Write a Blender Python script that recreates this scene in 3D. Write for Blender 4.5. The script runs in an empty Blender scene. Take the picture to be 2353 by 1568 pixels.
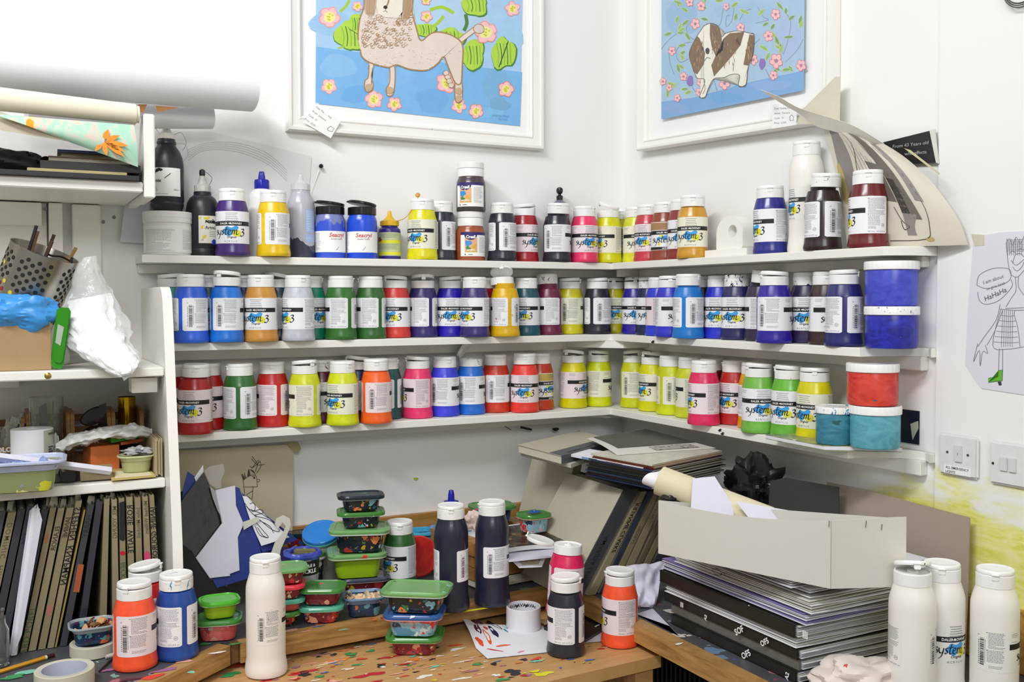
import bpy, bmesh, math, random
from mathutils import Vector, Matrix, Euler, noise
from mathutils.bvhtree import BVHTree
random.seed(7)
scn = bpy.context.scene
COL = scn.collection
PI = math.pi
R = math.radians

# ---------------------------------------------------------------- camera
CAM = Vector((-1.64692, -2.47349, 1.479))
FPX, PITCH, ROLL, YAW, PY = 2284.124, -0.03016, -0.00172, 0.47615, -26.07
fwd = Vector((math.sin(YAW) * math.cos(PITCH), math.cos(YAW) * math.cos(PITCH), math.sin(PITCH)))
rgt = Vector((math.cos(YAW), -math.sin(YAW), 0))
upv = rgt.cross(fwd)
rgt, upv = (math.cos(ROLL) * rgt + math.sin(ROLL) * upv, -math.sin(ROLL) * rgt + math.cos(ROLL) * upv)
cd = bpy.data.cameras.new('camera')
cam = bpy.data.objects.new('camera', cd)
COL.objects.link(cam)
m3 = Matrix((rgt, upv, -fwd)).transposed()
cam.matrix_world = Matrix.Translation(CAM) @ m3.to_4x4()
cd.sensor_fit = 'HORIZONTAL'
cd.sensor_width = 36.0
cd.lens = 36.0 * FPX / 2353.0
cd.shift_y = PY / 2353.0
cd.clip_start = 0.05
scn.camera = cam

# ---------------------------------------------------------------- light and exposure
w = bpy.data.worlds.new('world')
scn.world = w
w.use_nodes = True
w.node_tree.nodes['Background'].inputs[0].default_value = (1.0, 0.955, 0.88, 1)
w.node_tree.nodes['Background'].inputs[1].default_value = 0.37

def area_light(name, loc, sx, sy, power, target, col=(0.975, 0.985, 1.0)):
    ld = bpy.data.lights.new(name, 'AREA')
    ld.shape = 'RECTANGLE'; ld.size = sx; ld.size_y = sy; ld.energy = power; ld.color = col
    o = bpy.data.objects.new(name, ld); COL.objects.link(o)
    o.location = loc
    o.rotation_euler = (Vector(target) - Vector(loc)).to_track_quat('-Z', 'Y').to_euler()
    return o
area_light('ceiling_and_fill_light', (-2.45, -1.75, 3.35), 1.5, 0.22, 60, (-0.65, -0.1, 1.1))
area_light('ceiling_and_fill_light', (-2.2, -4.3, 2.9), 1.5, 0.6, 36, (-0.8, -0.3, 1.1))  # added fill light, no fixture of the room, brightens from behind the camera
scn.view_settings.view_transform = 'Standard'
scn.view_settings.look = 'None'
scn.view_settings.exposure = 0.06
scn.view_settings.gamma = 1.0
scn.view_settings.use_curve_mapping = False

# ---------------------------------------------------------------- pixel of the photograph -> point of the room
def ray(x, y):
    return rgt * ((x - 1176.5) / FPX) - upv * ((y - 784 - PY) / FPX) + fwd
def onZ(x, y, z):
    d = ray(x, y); return CAM + d * ((z - CAM.z) / d.z)
def onA(x, y, Y=0.0):
    d = ray(x, y); return CAM + d * ((Y - CAM.y) / d.y)
def onB(x, y, X=0.0):
    d = ray(x, y); return CAM + d * ((X - CAM.x) / d.x)
def onP(x, y, P, n):
    d = ray(x, y); n = Vector(n); return CAM + d * ((Vector(P) - CAM).dot(n) / d.dot(n))

# ---------------------------------------------------------------- materials
def hx(s):
    s = s.lstrip('#')
    c = [int(s[i:i + 2], 16) / 255 for i in (0, 2, 4)]
    return tuple((v / 12.92 if v <= 0.04045 else ((v + 0.055) / 1.055) ** 2.4) for v in c) + (1.0,)

class NT:
    def __init__(s, name):
        s.mat = bpy.data.materials.new(name); s.mat.use_nodes = True
        s.t = s.mat.node_tree; s.b = s.t.nodes['Principled BSDF']
    def n(s, typ, **kw):
        nd = s.t.nodes.new(typ)
        for k, v in kw.items():
            if k in nd.inputs.keys(): nd.inputs[k].default_value = v
            else: setattr(nd, k, v)
        return nd
    def l(s, a, b): s.t.links.new(a, b)
    def math(s, op, a, b=None, clamp=False):
        m = s.n('ShaderNodeMath', operation=op); m.use_clamp = clamp
        for i, v in enumerate((a, b)):
            if v is None: continue
            if isinstance(v, (int, float)): m.inputs[i].default_value = v
            else: s.l(v, m.inputs[i])
        return m.outputs[0]
    def mix(s, f, a, b):
        m = s.n('ShaderNodeMix', data_type='RGBA')
        for i, v in ((0, f), (6, a), (7, b)):
            if isinstance(v, (int, float)): m.inputs[i].default_value = v
            elif isinstance(v, tuple): m.inputs[i].default_value = v
            else: s.l(v, m.inputs[i])
        return m.outputs[2]
    def coord(s, scale=(1, 1, 1), world=False, rnd=False):
        tc = s.n('ShaderNodeNewGeometry' if world else 'ShaderNodeTexCoord')
        mp = s.n('ShaderNodeMapping'); mp.inputs['Scale'].default_value = scale
        s.l(tc.outputs['Position' if world else 'Object'], mp.inputs['Vector'])
        if rnd:
            oi = s.n('ShaderNodeObjectInfo'); mu = s.math('MULTIPLY', oi.outputs['Random'], 37.0)
            cx = s.n('ShaderNodeCombineXYZ')
            for i in range(3): s.l(mu, cx.inputs[i])
            s.l(cx.outputs[0], mp.inputs['Location'])
        return mp.outputs[0]
    def noise(s, vec, scale, detail=4, rough=0.5, dist=0.0):
        nz = s.n('ShaderNodeTexNoise', Scale=scale, Detail=detail, Roughness=rough, Distortion=dist)
        s.l(vec, nz.inputs['Vector']); return nz
    def ramp(s, f, stops, interp='LINEAR'):
        r = s.n('ShaderNodeValToRGB'); r.color_ramp.interpolation = interp
        e = r.color_ramp.elements
        while len(e) < len(stops): e.new(0.5)
        for i, (p, c) in enumerate(stops):
            e[i].position = p; e[i].color = hx(c) if isinstance(c, str) else c
        s.l(f, r.inputs[0]); return r.outputs[0]
    def splat(s, base, vec, scale, density, pal, seed=0.0, dist=0.6):
        """dried paint marks with ragged outlines, each cell of one colour"""
        nz = s.noise(vec, scale * 1.3, 3); va = s.n('ShaderNodeVectorMath', operation='MULTIPLY_ADD')
        s.l(nz.outputs['Color'], va.inputs[0]); va.inputs[1].default_value = (dist / scale,) * 3; s.l(vec, va.inputs[2])
        v = s.n('ShaderNodeTexVoronoi', Scale=scale); v.inputs['Randomness'].default_value = 1.0
        ad = s.n('ShaderNodeVectorMath', operation='ADD'); s.l(va.outputs[0], ad.inputs[0]); ad.inputs[1].default_value = (seed,) * 3
        s.l(ad.outputs[0], v.inputs['Vector'])
        sep = s.n('ShaderNodeSeparateColor'); s.l(v.outputs['Color'], sep.inputs[0])
        thr = s.math('MULTIPLY', s.math('SUBTRACT', sep.outputs[0], 1.0 - density), 0.9)
        mask = s.math('LESS_THAN', v.outputs['Distance'], thr)
        n = len(pal)
        col = s.ramp(sep.outputs[1], [(i / n, c) for i, c in enumerate(pal)], 'CONSTANT')
        return s.mix(mask, base, col), mask
    def bump(s, h, strength=0.3, dist=0.002):
        b = s.n('ShaderNodeBump'); b.inputs['Strength'].default_value = strength; b.inputs['Distance'].default_value = dist
        s.l(h, b.inputs['Height']); s.l(b.outputs[0], s.b.inputs['Normal'])
    def base(s, c):
        if isinstance(c, tuple): s.b.inputs['Base Color'].default_value = c
        else: s.l(c, s.b.inputs['Base Color'])
        return s

_mc = {}
def M(col, rough=0.5, metal=0.0, trans=0.0, name=None, var=0.06, spec=0.5):
    """a plain coloured surface with faint wear in its colour"""
    key = (col, rough, metal, trans, name)
    if key in _mc: return _mc[key]
    t = NT(name or 'surface_' + col.lstrip('#'))
    c = hx(col)
    if var and trans == 0:
        nz = t.noise(t.coord(), 40, 5, 0.6)
        dk = tuple(max(0, v * (1 - var * 2)) for v in c[:3]) + (1,)
        lt = tuple(min(1, v * (1 + var)) for v in c[:3]) + (1,)
        t.base(t.mix(nz.outputs['Fac'], dk, lt))
    else: t.base(c)
    t.b.inputs['Roughness'].default_value = rough
    t.b.inputs['Metallic'].default_value = metal
    t.b.inputs['Transmission Weight'].default_value = trans
    t.b.inputs['Specular IOR Level'].default_value = spec
    _mc[key] = t.mat
    return t.mat

PAINTS = ['#d8402c', '#f27a4a', '#f0c8b8', '#2e62b8', '#5fb8c8', '#e8e2da', '#3a8a54', '#d6d23a', '#1c1c2a', '#c33a58', '#8fd0c0', '#e8952e', '#ffffff', '#b04a86']
def mat_white_wood(name, base='#f1f0ea', knots=True):
    t = NT(name); v = t.coord((1, 1, 1), world=True)
    nz = t.noise(v, 9, 4); c = t.mix(t.math('MULTIPLY', nz.outputs['Fac'], 0.5), hx(base), hx('#e4e2d6'))
    c, _ = t.splat(c, v, 22, 0.05, ['#3a3a3a', '#8a8276', '#c8a8a0', '#b8b4a0', '#d8d890'], 3.1, 0.8)
    t.base(c); t.b.inputs['Roughness'].default_value = 0.38
    br = t.noise(t.coord((3, 3, 60), world=True), 6, 3)
    t.bump(br.outputs['Fac'], 0.15, 0.001)
    return t.mat
def mat_wood(name, c1, c2, scale=(2, 14, 14), splat=0.0, world=True, rough=0.45):
    t = NT(name); v = t.coord(scale, world=world)
    nz = t.noise(v, 3.2, 8, 0.62, 0.6); c = t.ramp(nz.outputs['Fac'], [(0.32, c1), (0.68, c2)])
    if splat: c, _ = t.splat(c, t.coord(world=world), 26, splat, PAINTS, 1.7, 0.9)
    t.base(c); t.b.inputs['Roughness'].default_value = rough
    t.bump(nz.outputs['Fac'], 0.12, 0.001)
    return t.mat
def mat_wall():
    t = NT('white_wall_paint'); v = t.coord(world=True)
    n1 = t.noise(v, 2.2, 5); base = t.mix(n1.outputs['Fac'], hx('#ecebe8'), hx('#f2f2f0'))
    # the chalky yellow wash low on the right wall: a stain with a shape of its own
    g = t.n('ShaderNodeNewGeometry'); sp = t.n('ShaderNodeSeparateXYZ'); t.l(g.outputs['Position'], sp.inputs[0])
    st = t.noise(t.coord((1, 1.6, 5), world=True), 3.0, 6, 0.6, 1.2)
    edge = t.math('ADD', t.math('MULTIPLY', st.outputs['Fac'], 0.34), 0.965)
    zz = t.math('MULTIPLY', t.math('SUBTRACT', edge, sp.outputs['Z']), 14.0, clamp=True)
    yy = t.math('MULTIPLY', t.math('SUBTRACT', -0.86, sp.outputs['Y']), 7.0, clamp=True)
    xx = t.math('GREATER_THAN', sp.outputs['X'], -0.06)
    m = t.math('MULTIPLY', t.math('MULTIPLY', zz, yy), xx)
    sc = t.noise(t.coord((1, 2, 7), world=True), 5, 5, 0.6, 2.0)
    yc = t.ramp(sc.outputs['Fac'], [(0.35, '#eeeda0'), (0.55, '#e4e46a'), (0.66, '#d4da30')])
    c = t.mix(t.math('MULTIPLY', m, 0.9), base, yc)
    c, _ = t.splat(c, v, 9, 0.045, ['#8a8a80', '#b8b4a8', '#b8c83a', '#7a8288', '#c9c2b8'], 5.2, 1.0)
    t.base(c); t.b.inputs['Roughness'].default_value = 0.62
    b = t.noise(v, 26, 6); t.bump(b.outputs['Fac'], 0.12, 0.002)
    return t.mat
def mat_paint():
    """bottle filled with paint: its colour is the object's own colour"""
    t = NT('paint_filled_plastic'); oi = t.n('ShaderNodeObjectInfo'); v = t.coord(rnd=True)
    nz = t.noise(v, 38, 4, 0.6, 0.4)
    hs = t.n('ShaderNodeHueSaturation'); t.l(oi.outputs['Color'], hs.inputs['Color'])
    hs.inputs['Value'].default_value = 0.80
    c = t.mix(t.ramp(nz.outputs['Fac'], [(0.42, (0.25, 0.25, 0.25, 1)), (0.62, (1, 1, 1, 1))]), hs.outputs[0], oi.outputs['Color'])
    t.base(c); t.b.inputs['Roughness'].default_value = 0.29
    t.b.inputs['Coat Weight'].default_value = 0.12
    return t.mat
def mat_cap():
    """white plastic with the dried paint of its own bottle on it; alpha says how much"""
    t = NT('white_cap_plastic'); oi = t.n('ShaderNodeObjectInfo'); v = t.coord((1, 1, 0.55), rnd=True)
    nz = t.noise(v, 75, 5, 0.62, 1.3)
    m = t.math('LESS_THAN', nz.outputs['Fac'], t.math('ADD', t.math('MULTIPLY', oi.outputs['Alpha'], 0.26), 0.24))
    c = t.mix(m, hx('#f0f0ee'), oi.outputs['Color'])
    n2 = t.noise(v, 52, 3, 0.6, 1.0); m2 = t.math('LESS_THAN', n2.outputs['Fac'], t.math('ADD', t.math('MULTIPLY', oi.outputs['Alpha'], 0.10), 0.235))
    c = t.mix(m2, c, hx('#4a4038'))
    t.base(c); t.b.inputs['Roughness'].default_value = 0.35
    return t.mat
def mat_label(name, col):
    t = NT(name); oi = t.n('ShaderNodeObjectInfo'); v = t.coord(rnd=True)
    nz = t.noise(v, 34, 5, 0.6, 1.5)
    m = t.math('LESS_THAN', nz.outputs['Fac'], t.math('ADD', t.math('MULTIPLY', oi.outputs['Alpha'], 0.22), 0.2))
    t.base(t.mix(m, hx(col), oi.outputs['Color'])); t.b.inputs['Roughness'].default_value = 0.42
    return t.mat
def mat_glassy(name, col, rough=0.08, trans=0.9, alpha=1.0, ior=1.45):
    t = NT(name); t.base(hx(col)); t.b.inputs['Roughness'].default_value = rough
    t.b.inputs['Transmission Weight'].default_value = trans; t.b.inputs['IOR'].default_value = ior
    t.b.inputs['Alpha'].default_value = alpha
    return t.mat
def mat_smeared(name, base, pal, scale=40, density=0.5, rough=0.3, dist=1.4):
    """plastic smeared with many dried paints"""
    t = NT(name); v = t.coord(rnd=True)
    c, _ = t.splat(hx(base), v, scale, density, pal, 0.3, dist)
    c, _ = t.splat(c, v, scale * 2.1, density * 0.6, pal[::-1], 2.3, dist)
    t.base(c); t.b.inputs['Roughness'].default_value = rough
    b = t.noise(v, 60, 3); t.bump(b.outputs['Fac'], 0.4, 0.002)
    return t.mat

MW = mat_wall(); MWW = mat_white_wood('white_painted_wood')
MPAINT = mat_paint(); MCAP = mat_cap(); MLAB = mat_label('label_paper_white', '#eeeef2')
MINK = M('#15151a', 0.5, name='black_ink', var=0); MGREY = M('#6b6d78', 0.6, name='grey_print', var=0)
MBLUE = M('#3fa0e2', 0.45, name='light_blue_print', var=0); MYEL = M('#dfdc35', 0.45, name='yellow_print', var=0)
MWHT = M('#f4f4f2', 0.5, name='white_print', var=0)

# ---------------------------------------------------------------- mesh helpers
class MB:
    def __init__(s): s.v = []; s.f = []; s.m = []
    def add(s, vs, fs, mi=0, T=None):
        o = len(s.v)
        if T is not None: vs = [T @ Vector(v) for v in vs]
        s.v += [tuple(v) for v in vs]; s.f += [tuple(i + o for i in f) for f in fs]; s.m += [mi] * len(fs)
        return s
    def box(s, c, d, mi=0, T=None, bev=0.0, rot=None):
        bm = bmesh.new(); bmesh.ops.create_cube(bm, size=1.0)
        for v in bm.verts: v.co = Vector((v.co.x * d[0], v.co.y * d[1], v.co.z * d[2]))
        if bev > 0: bmesh.ops.bevel(bm, geom=bm.edges[:], offset=min(bev, min(d) * 0.45), segments=2, affect='EDGES')
        bm.verts.index_update()
        L = Matrix.Translation(Vector(c)) @ (Euler(rot).to_matrix().to_4x4() if rot else Matrix())
        if T is not None: L = T @ L
        s.add([v.co.copy() for v in bm.verts], [[v.index for v in f.verts] for f in bm.faces], mi, L); bm.free(); return s
    def loft(s, rings, mi=0, T=None, cap0=True, cap1=True, closed=True):
        n = len(rings[0]); vs = [p for r in rings for p in r]; fs = []
        for k in range(len(rings) - 1):
            for i in range(n if closed else n - 1):
                j = (i + 1) % n; fs.append((k * n + i, k * n + j, (k + 1) * n + j, (k + 1) * n + i))
        if cap0: fs.append(tuple(reversed(range(n))))
        if cap1: fs.append(tuple((len(rings) - 1) * n + i for i in range(n)))
        return s.add(vs, fs, mi, T)
    def lathe(s, prof, n=32, mi=0, T=None, cap0=True, cap1=True, fl=0.0, fln=2):
        rings = [[((r + (fl if (i // fln) % 2 else 0)) * math.cos(2 * PI * i / n), (r + (fl if (i // fln) % 2 else 0)) * math.sin(2 * PI * i / n), z) for i in range(n)] for r, z in prof]
        return s.loft(rings, mi, T, cap0, cap1)
    def tube(s, pts, r, n=8, mi=0, T=None, cap=True):
        pts = [Vector(p) for p in pts]; rings = []
        up = Vector((0, 0, 1))
        for i, p in enumerate(pts):
            d = (pts[min(i + 1, len(pts) - 1)] - pts[max(i - 1, 0)]).normalized()
            a = d.cross(up if abs(d.z) < 0.95 else Vector((1, 0, 0))).normalized(); b = d.cross(a)
            rr = r[i] if isinstance(r, (list, tuple)) else r
            rings.append([p + (a * math.cos(2 * PI * k / n) + b * math.sin(2 * PI * k / n)) * rr for k in range(n)])
        return s.loft(rings, mi, T, cap, cap)
    def prism(s, poly, h, mi=0, T=None):
        """polygon in its own xy plane, thickness h along z"""
        n = len(poly); vs = [(p[0], p[1], 0) for p in poly] + [(p[0], p[1], h) for p in poly]
        fs = [tuple(reversed(range(n))), tuple(range(n, 2 * n))] + [(i, (i + 1) % n, n + (i + 1) % n, n + i) for i in range(n)]
        return s.add(vs, fs, mi, T)
    def poly3(s, pts, mi=0):
        return s.add(pts, [tuple(range(len(pts)))], mi)
    def slab(s, pts, nrm, h, mi=0):
        """planar outline of room points given thickness h along nrm"""
        nrm = Vector(nrm).normalized(); n = len(pts); pts = [Vector(p) for p in pts]
        vs = pts + [p + nrm * h for p in pts]
        fs = [tuple(reversed(range(n))), tuple(range(n, 2 * n))] + [(i, (i + 1) % n, n + (i + 1) % n, n + i) for i in range(n)]
        return s.add(vs, fs, mi)
    def grid(s, fn, nu, nv, mi=0, thick=0.0, T=None):
        """surface fn(u,v) with optional thickness (two sides)"""
        P = [[Vector(fn(i / nu, j / nv)) for j in range(nv + 1)] for i in range(nu + 1)]
        vs = [p for r in P for p in r]; w_ = nv + 1
        fs = [(i * w_ + j, (i + 1) * w_ + j, (i + 1) * w_ + j + 1, i * w_ + j + 1) for i in range(nu) for j in range(nv)]
        if thick:
            N = []
            for i in range(nu + 1):
                for j in range(nv + 1):
                    du = P[min(i + 1, nu)][j] - P[max(i - 1, 0)][j]; dv = P[i][min(j + 1, nv)] - P[i][max(j - 1, 0)]
                    N.append(du.cross(dv).normalized())
            k = len(vs); vs = vs + [v - n_ * thick for v, n_ in zip(vs, N)]
            fs = fs + [tuple(reversed([a + k for a in f])) for f in fs]
            b = [i * w_ for i in range(nu + 1)] + [nu * w_ + j for j in range(1, nv + 1)] + [i * w_ + nv for i in range(nu - 1, -1, -1)] + [j for j in range(nv - 1, 0, -1)]
            for a, c in zip(b, b[1:] + b[:1]): fs.append((c, a, a + k, c + k))
        return s.add(vs, fs, mi, T)
    def mesh(s, name, mats, sharp=32):
        me = bpy.data.meshes.new(name); me.from_pydata(s.v, [], s.f)
        for m_ in mats: me.materials.append(m_)
        me.polygons.foreach_set('material_index', s.m)
        me.polygons.foreach_set('use_smooth', [True] * len(s.f))
        me.validate(); me.update()
        me.set_sharp_from_angle(angle=R(sharp))
        return me

def link(name, me, parent=None, loc=(0, 0, 0), rot=(0, 0, 0), color=None, scale=None):
    o = bpy.data.objects.new(name, me); COL.objects.link(o)
    o.location = loc; o.rotation_euler = rot
    if scale: o.scale = scale
    if parent is not None: o.parent = parent
    if color: o.color = color
    return o
def obj(name, mb, mats, parent=None, loc=(0, 0, 0), rot=(0, 0, 0), color=None, sharp=32):
    if not isinstance(mats, (list, tuple)): mats = [mats]
    return link(name, mb.mesh(name, mats, sharp), parent, loc, rot, color)
def tag(o, label, cat, group=None):
    ws = label.split()
    for drop in ('its', 'the', 'a', 'paint', 'of', 'with'):
        while len(ws) > 16 and drop in ws[1:]: ws.reverse(); ws.remove(drop); ws.reverse()
    o['label'] = ' '.join(ws); o['category'] = cat
    if group: o['group'] = group
    return o
def struct(o): o['kind'] = 'structure'; return o
def thing(name, label, cat, loc=(0, 0, 0), rot=(0, 0, 0), group=None):
    return tag(link(name, None, None, loc, rot), label, cat, group)
def part_label(o, s): o['label'] = s; return o

_tc = {}
def text2d(s, size=1.0, shear=0.0, align='CENTER', space=1.0, bold=0.0):
    key = (s, shear, align, space, bold)
    if key not in _tc:
        cu = bpy.data.curves.new('t', 'FONT'); cu.body = s; cu.size = 1.0; cu.shear = shear; cu.align_x = align
        cu.space_character = space; cu.offset = bold; cu.resolution_u = 2
        ob = bpy.data.objects.new('t', cu); me = bpy.data.meshes.new_from_object(ob)
        _tc[key] = ([(v.co.x, v.co.y) for v in me.vertices], [tuple(p.vertices) for p in me.polygons])
        bpy.data.objects.remove(ob); bpy.data.meshes.remove(me); bpy.data.curves.remove(cu)
    vs, fs = _tc[key]
    return [(x * size, y * size) for x, y in vs], fs
def add_text(mb, s, size, fn, mi=0, **kw):
    """lettering laid through fn(x, y) -> room or part point"""
    vs, fs = text2d(s, size, **kw); mb.add([fn(x, y) for x, y in vs], fs, mi)
def crom(P, n=6):
    """smooth curve through control points"""
    P = [Vector(p) for p in P]; out = []
    for i in range(len(P) - 1):
        a, b, c, d = P[max(i - 1, 0)], P[i], P[i + 1], P[min(i + 2, len(P) - 1)]
        for k in range(n):
            t = k / n
            out.append(0.5 * ((2 * b) + (c - a) * t + (2 * a - 5 * b + 4 * c - d) * t * t + (3 * b - a - 3 * c + d) * t ** 3))
    out.append(P[-1]); return out
def ribbon(mb, pts, wd, fn, mi=0, nib=None, n=5, minw=0.25):
    """a drawn line; with nib (degrees) it swells like a broad pen"""
    p = crom([Vector((a, b, 0)) for a, b in pts], n) if n > 1 else [Vector((a, b, 0)) for a, b in pts]
    L, Rr = [], []
    for i, q in enumerate(p):
        d = (p[min(i + 1, len(p) - 1)] - p[max(i - 1, 0)]);
        d = d.normalized() if d.length > 1e-9 else Vector((1, 0, 0))
        nr = Vector((-d.y, d.x, 0))
        if nib is None: o = nr * wd / 2
        else:
            nb = Vector((math.cos(R(nib)), math.sin(R(nib)), 0)); sgn = 1 if nb.dot(nr) >= 0 else -1
            o = nb * sgn * wd / 2 + nr * wd * minw / 2
        L.append(q + o); Rr.append(q - o)
    k = len(p); mb.add([fn(v.x, v.y) for v in L + Rr], [(i, i + 1, k + i + 1, k + i) for i in range(k - 1)], mi)
def blob(cx, cy, rx, ry, seed=0, n=18, jag=0.25):
    rs = random.Random(seed); ph = [rs.uniform(0, 2 * PI) for _ in range(4)]
    out = []
    for i in range(n):
        a = 2 * PI * i / n
        k = 1 + jag * (math.sin(2 * a + ph[0]) * 0.5 + math.sin(3 * a + ph[1]) * 0.4 + math.sin(5 * a + ph[2]) * 0.3 + rs.uniform(-0.3, 0.3) * 0.5)
        out.append((cx + rx * k * math.cos(a), cy + ry * k * math.sin(a)))
    return out
def fan(mb, pts, mi=0):
    """filled outline with centre vertex (safe for star-shaped shapes)"""
    pts = [Vector(p) for p in pts]; c = sum(pts, Vector()) / len(pts); n = len(pts)
    mb.add([c] + pts, [(0, 1 + i, 1 + (i + 1) % n) for i in range(n)], mi)
# ================================================================ room shell
YE = -1.117            # where the plain wall gives way to the thicker plaster
ZS = (1.5639, 1.3639, 1.1552); TH = 0.0175; SD = 0.121
ZB = 0.802; ZD = 0.750
struct(obj('wall_back', MB().box((-1.6, 0.05, 1.375), (3.4, 0.1, 2.75)), MW))
struct(obj('wall_right', MB().box((0.05, -0.5585, 1.375), (0.1, 1.117, 2.75)).box((0.047, (YE - 3.4) / 2, 1.375), (0.106, 3.4 + YE, 2.75)), MW))
struct(obj('floor', MB().box((-1.6, -1.7, -0.05), (3.4, 3.6, 0.1)), mat_wood('floor_boards', '#6d6257', '#8a7d6e', (1, 9, 1))))

# ---- the three L-shaped shelves
def l_shelf(k, endpts, label, xl):
    z = ZS[k]; root = thing('corner_shelf', label, 'shelf', (0, 0, 0), group='white corner shelves')
    out = [(xl, -0.0005), (-0.0005, -0.0005), (-0.0005, YE + 0.0005)] + endpts + [(-SD, -SD), (xl, -SD)]
    bm = bmesh.new(); vs = [bm.verts.new((x, y, z)) for x, y in out]; f = bm.faces.new(vs[::-1])
    r = bmesh.ops.extrude_face_region(bm, geom=[f]); tv = [g for g in r['geom'] if isinstance(g, bmesh.types.BMVert)]
    bmesh.ops.translate(bm, verts=tv, vec=(0, 0, TH)); bmesh.ops.recalc_face_normals(bm, faces=bm.faces[:])
    te = [e for e in bm.edges if all(v.co.z > z + TH / 2 for v in e.verts)]
    bmesh.ops.bevel(bm, geom=te, offset=0.0018, segments=2, affect='EDGES')
    bm.verts.index_update(); mb = MB(); mb.add([v.co.copy() for v in bm.verts], [[v.index for v in fc.verts] for fc in bm.faces]); bm.free()
    obj('board', mb, MWW, root)
    bh = (0.0215, 0.0275, 0.029)[k]
    obj('batten', MB().box(((xl + 0.004 - 0.021) / 2, -0.0105, z - bh / 2 - 0.0003), (-0.021 - xl - 0.004, 0.020, bh), bev=0.0015), MWW, root)
    if k < 2 or True: obj('batten', MB().box((-0.0105, -0.02 - 1.075 / 2, z - bh / 2 - 0.0003), (0.020, 1.073, bh), bev=0.0015), MWW, root)
    if k == 1: obj('corner_block', MB().prism([(-0.205, -0.0215), (-0.0215, -0.0215), (-0.0215, -0.16), (-0.105, -0.16), (-0.135, -0.125)], 0.02, T=Matrix.Translation((0, 0, z - 0.0205))), MWW, root)
    if k == 0: obj('corner_block', MB().box((-0.055, -0.105, z - 0.0105), (0.066, 0.012, 0.02)), MWW, root)
    if k == 2: obj('corner_block', MB().prism([(-0.185, -0.0215), (-0.0215, -0.0215), (-0.0215, -0.115), (-0.12, -0.095)], 0.012, T=Matrix.Translation((0, 0, z - 0.0125))), MWW, root)
    return root
def qarc(x0, y0, x1, y1, n=8):
    return [(x0 + (x1 - x0) * math.cos(PI / 2 * i / n), y0 + (y1 - y0) * math.sin(PI / 2 * i / n)) for i in range(n + 1)]
l_shelf(0, [(-0.075, YE + 0.001), (-SD, YE + 0.03)], 'topmost of the three white painted corner shelves of paint bottles', -1.362)
l_shelf(1, [(-0.02, YE + 0.001)] + qarc(-SD, -1.112, 0, -1.03)[1:-1] + [(-SD, -1.03)], 'middle of the three white painted corner shelves of paint bottles', -1.329)
l_shelf(2, [(-0.02, YE + 0.001)] + qarc(-SD, -1.112, 0, -1.0)[1:-1] + [(-SD, -1.0)], 'lowest of the three white painted corner shelves of paint bottles', -1.329)

# ---- the left shelving unit
unit = thing('shelving_unit', 'white painted wooden shelving unit with stepped side panel at the left', 'shelving unit')
# lower side panel: rounded top front corner, front edge raked forward towards the bench
sp = [(-0.001, ZB + 0.001), (-0.001, 1.507)] + [(-0.300 - 0.045 * math.sin(a), 1.462 + 0.045 * math.cos(a)) for a in [PI / 2 * i / 6 for i in range(7)]] + [(-0.352, 1.44), (-0.437, 1.0), (-0.455, ZB + 0.001)]
obj('side_panel', MB().prism(sp, 0.019, T=Matrix(((0, 0, 1, -1.3505), (1, 0, 0, 0), (0, 1, 0, 0), (0, 0, 0, 1)))), MWW, unit)
obj('side_panel', MB().box((-1.3705, -0.245, 1.773), (0.0215, 0.17, 0.17), bev=0.002), MWW, unit)
obj('side_panel', MB().box((-1.372, -0.10, 1.75), (0.018, 0.118, 0.12), bev=0.002), MWW, unit)
for z0, z1, yf, nm in ((1.6985, 1.7195, -0.325, 'shelf'), (1.325, 1.343, -0.36, 'shelf'), (1.098, 1.117, -0.36, 'shelf')):
    obj(nm, MB().box(((-2.4 - (1.3832 if z0 > 1.6 else 1.3515)) / 2, yf / 2 - 0.0005, (z0 + z1) / 2), (2.4 - (1.3832 if z0 > 1.6 else 1.3515), -yf - 0.001, z1 - z0), bev=0.002), MWW, unit)
obj('backboard', MB().box((-1.98, -0.009, 1.52), (0.86, 0.015, 0.352)), MWW, unit)
obj('batten', MB().box((-1.97, -0.027, 1.670), (0.82, 0.019, 0.05), bev=0.001), MWW, unit)
obj('batten', MB().box((-1.97, -0.027, 1.305), (0.72, 0.022, 0.034), bev=0.001), MWW, unit)
obj('post', MB().box((-1.532, -0.018, 1.52), (0.028, 0.034, 0.352), bev=0.001).box((-1.468, -0.012, 1.52), (0.06, 0.022, 0.352), bev=0.002), MWW, unit)
obj('bracket', MB().box((-1.385, -0.30, 1.305), (0.05, 0.05, 0.03), bev=0.001), MWW, unit)
SCM = [M('#8d8d88', 0.35, 0.9), M('#b8a45a', 0.3, 0.9)]
for (px, py, Y) in ((103, 480, -0.037), (237, 510, -0.036), (262, 499, -0.025)):
    c = onA(px, py, Y); T = Matrix.Translation(c) @ Matrix.Rotation(PI / 2, 4, 'X')
    scr = MB(); scr.lathe([(0.0045, 0), (0.0042, 0.0012), (0.001, 0.0006)], 14, 0, T)
    scr.box((c.x, c.y - 0.0016, c.z), (0.005, 0.0008, 0.0009)); scr.box((c.x, c.y - 0.0016, c.z), (0.0009, 0.0008, 0.005))
    obj('screw', scr, SCM, unit)
c = onA(110, 864, -0.362); scr = MB(); scr.lathe([(0.0065, 0), (0.0062, 0.0015), (0.004, 0.003), (0.0015, 0.0034)], 18, 1, Matrix.Translation((c.x, -0.3595, c.z)) @ Matrix.Rotation(PI / 2, 4, 'X'))
obj('screw', scr, SCM, unit)

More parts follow.
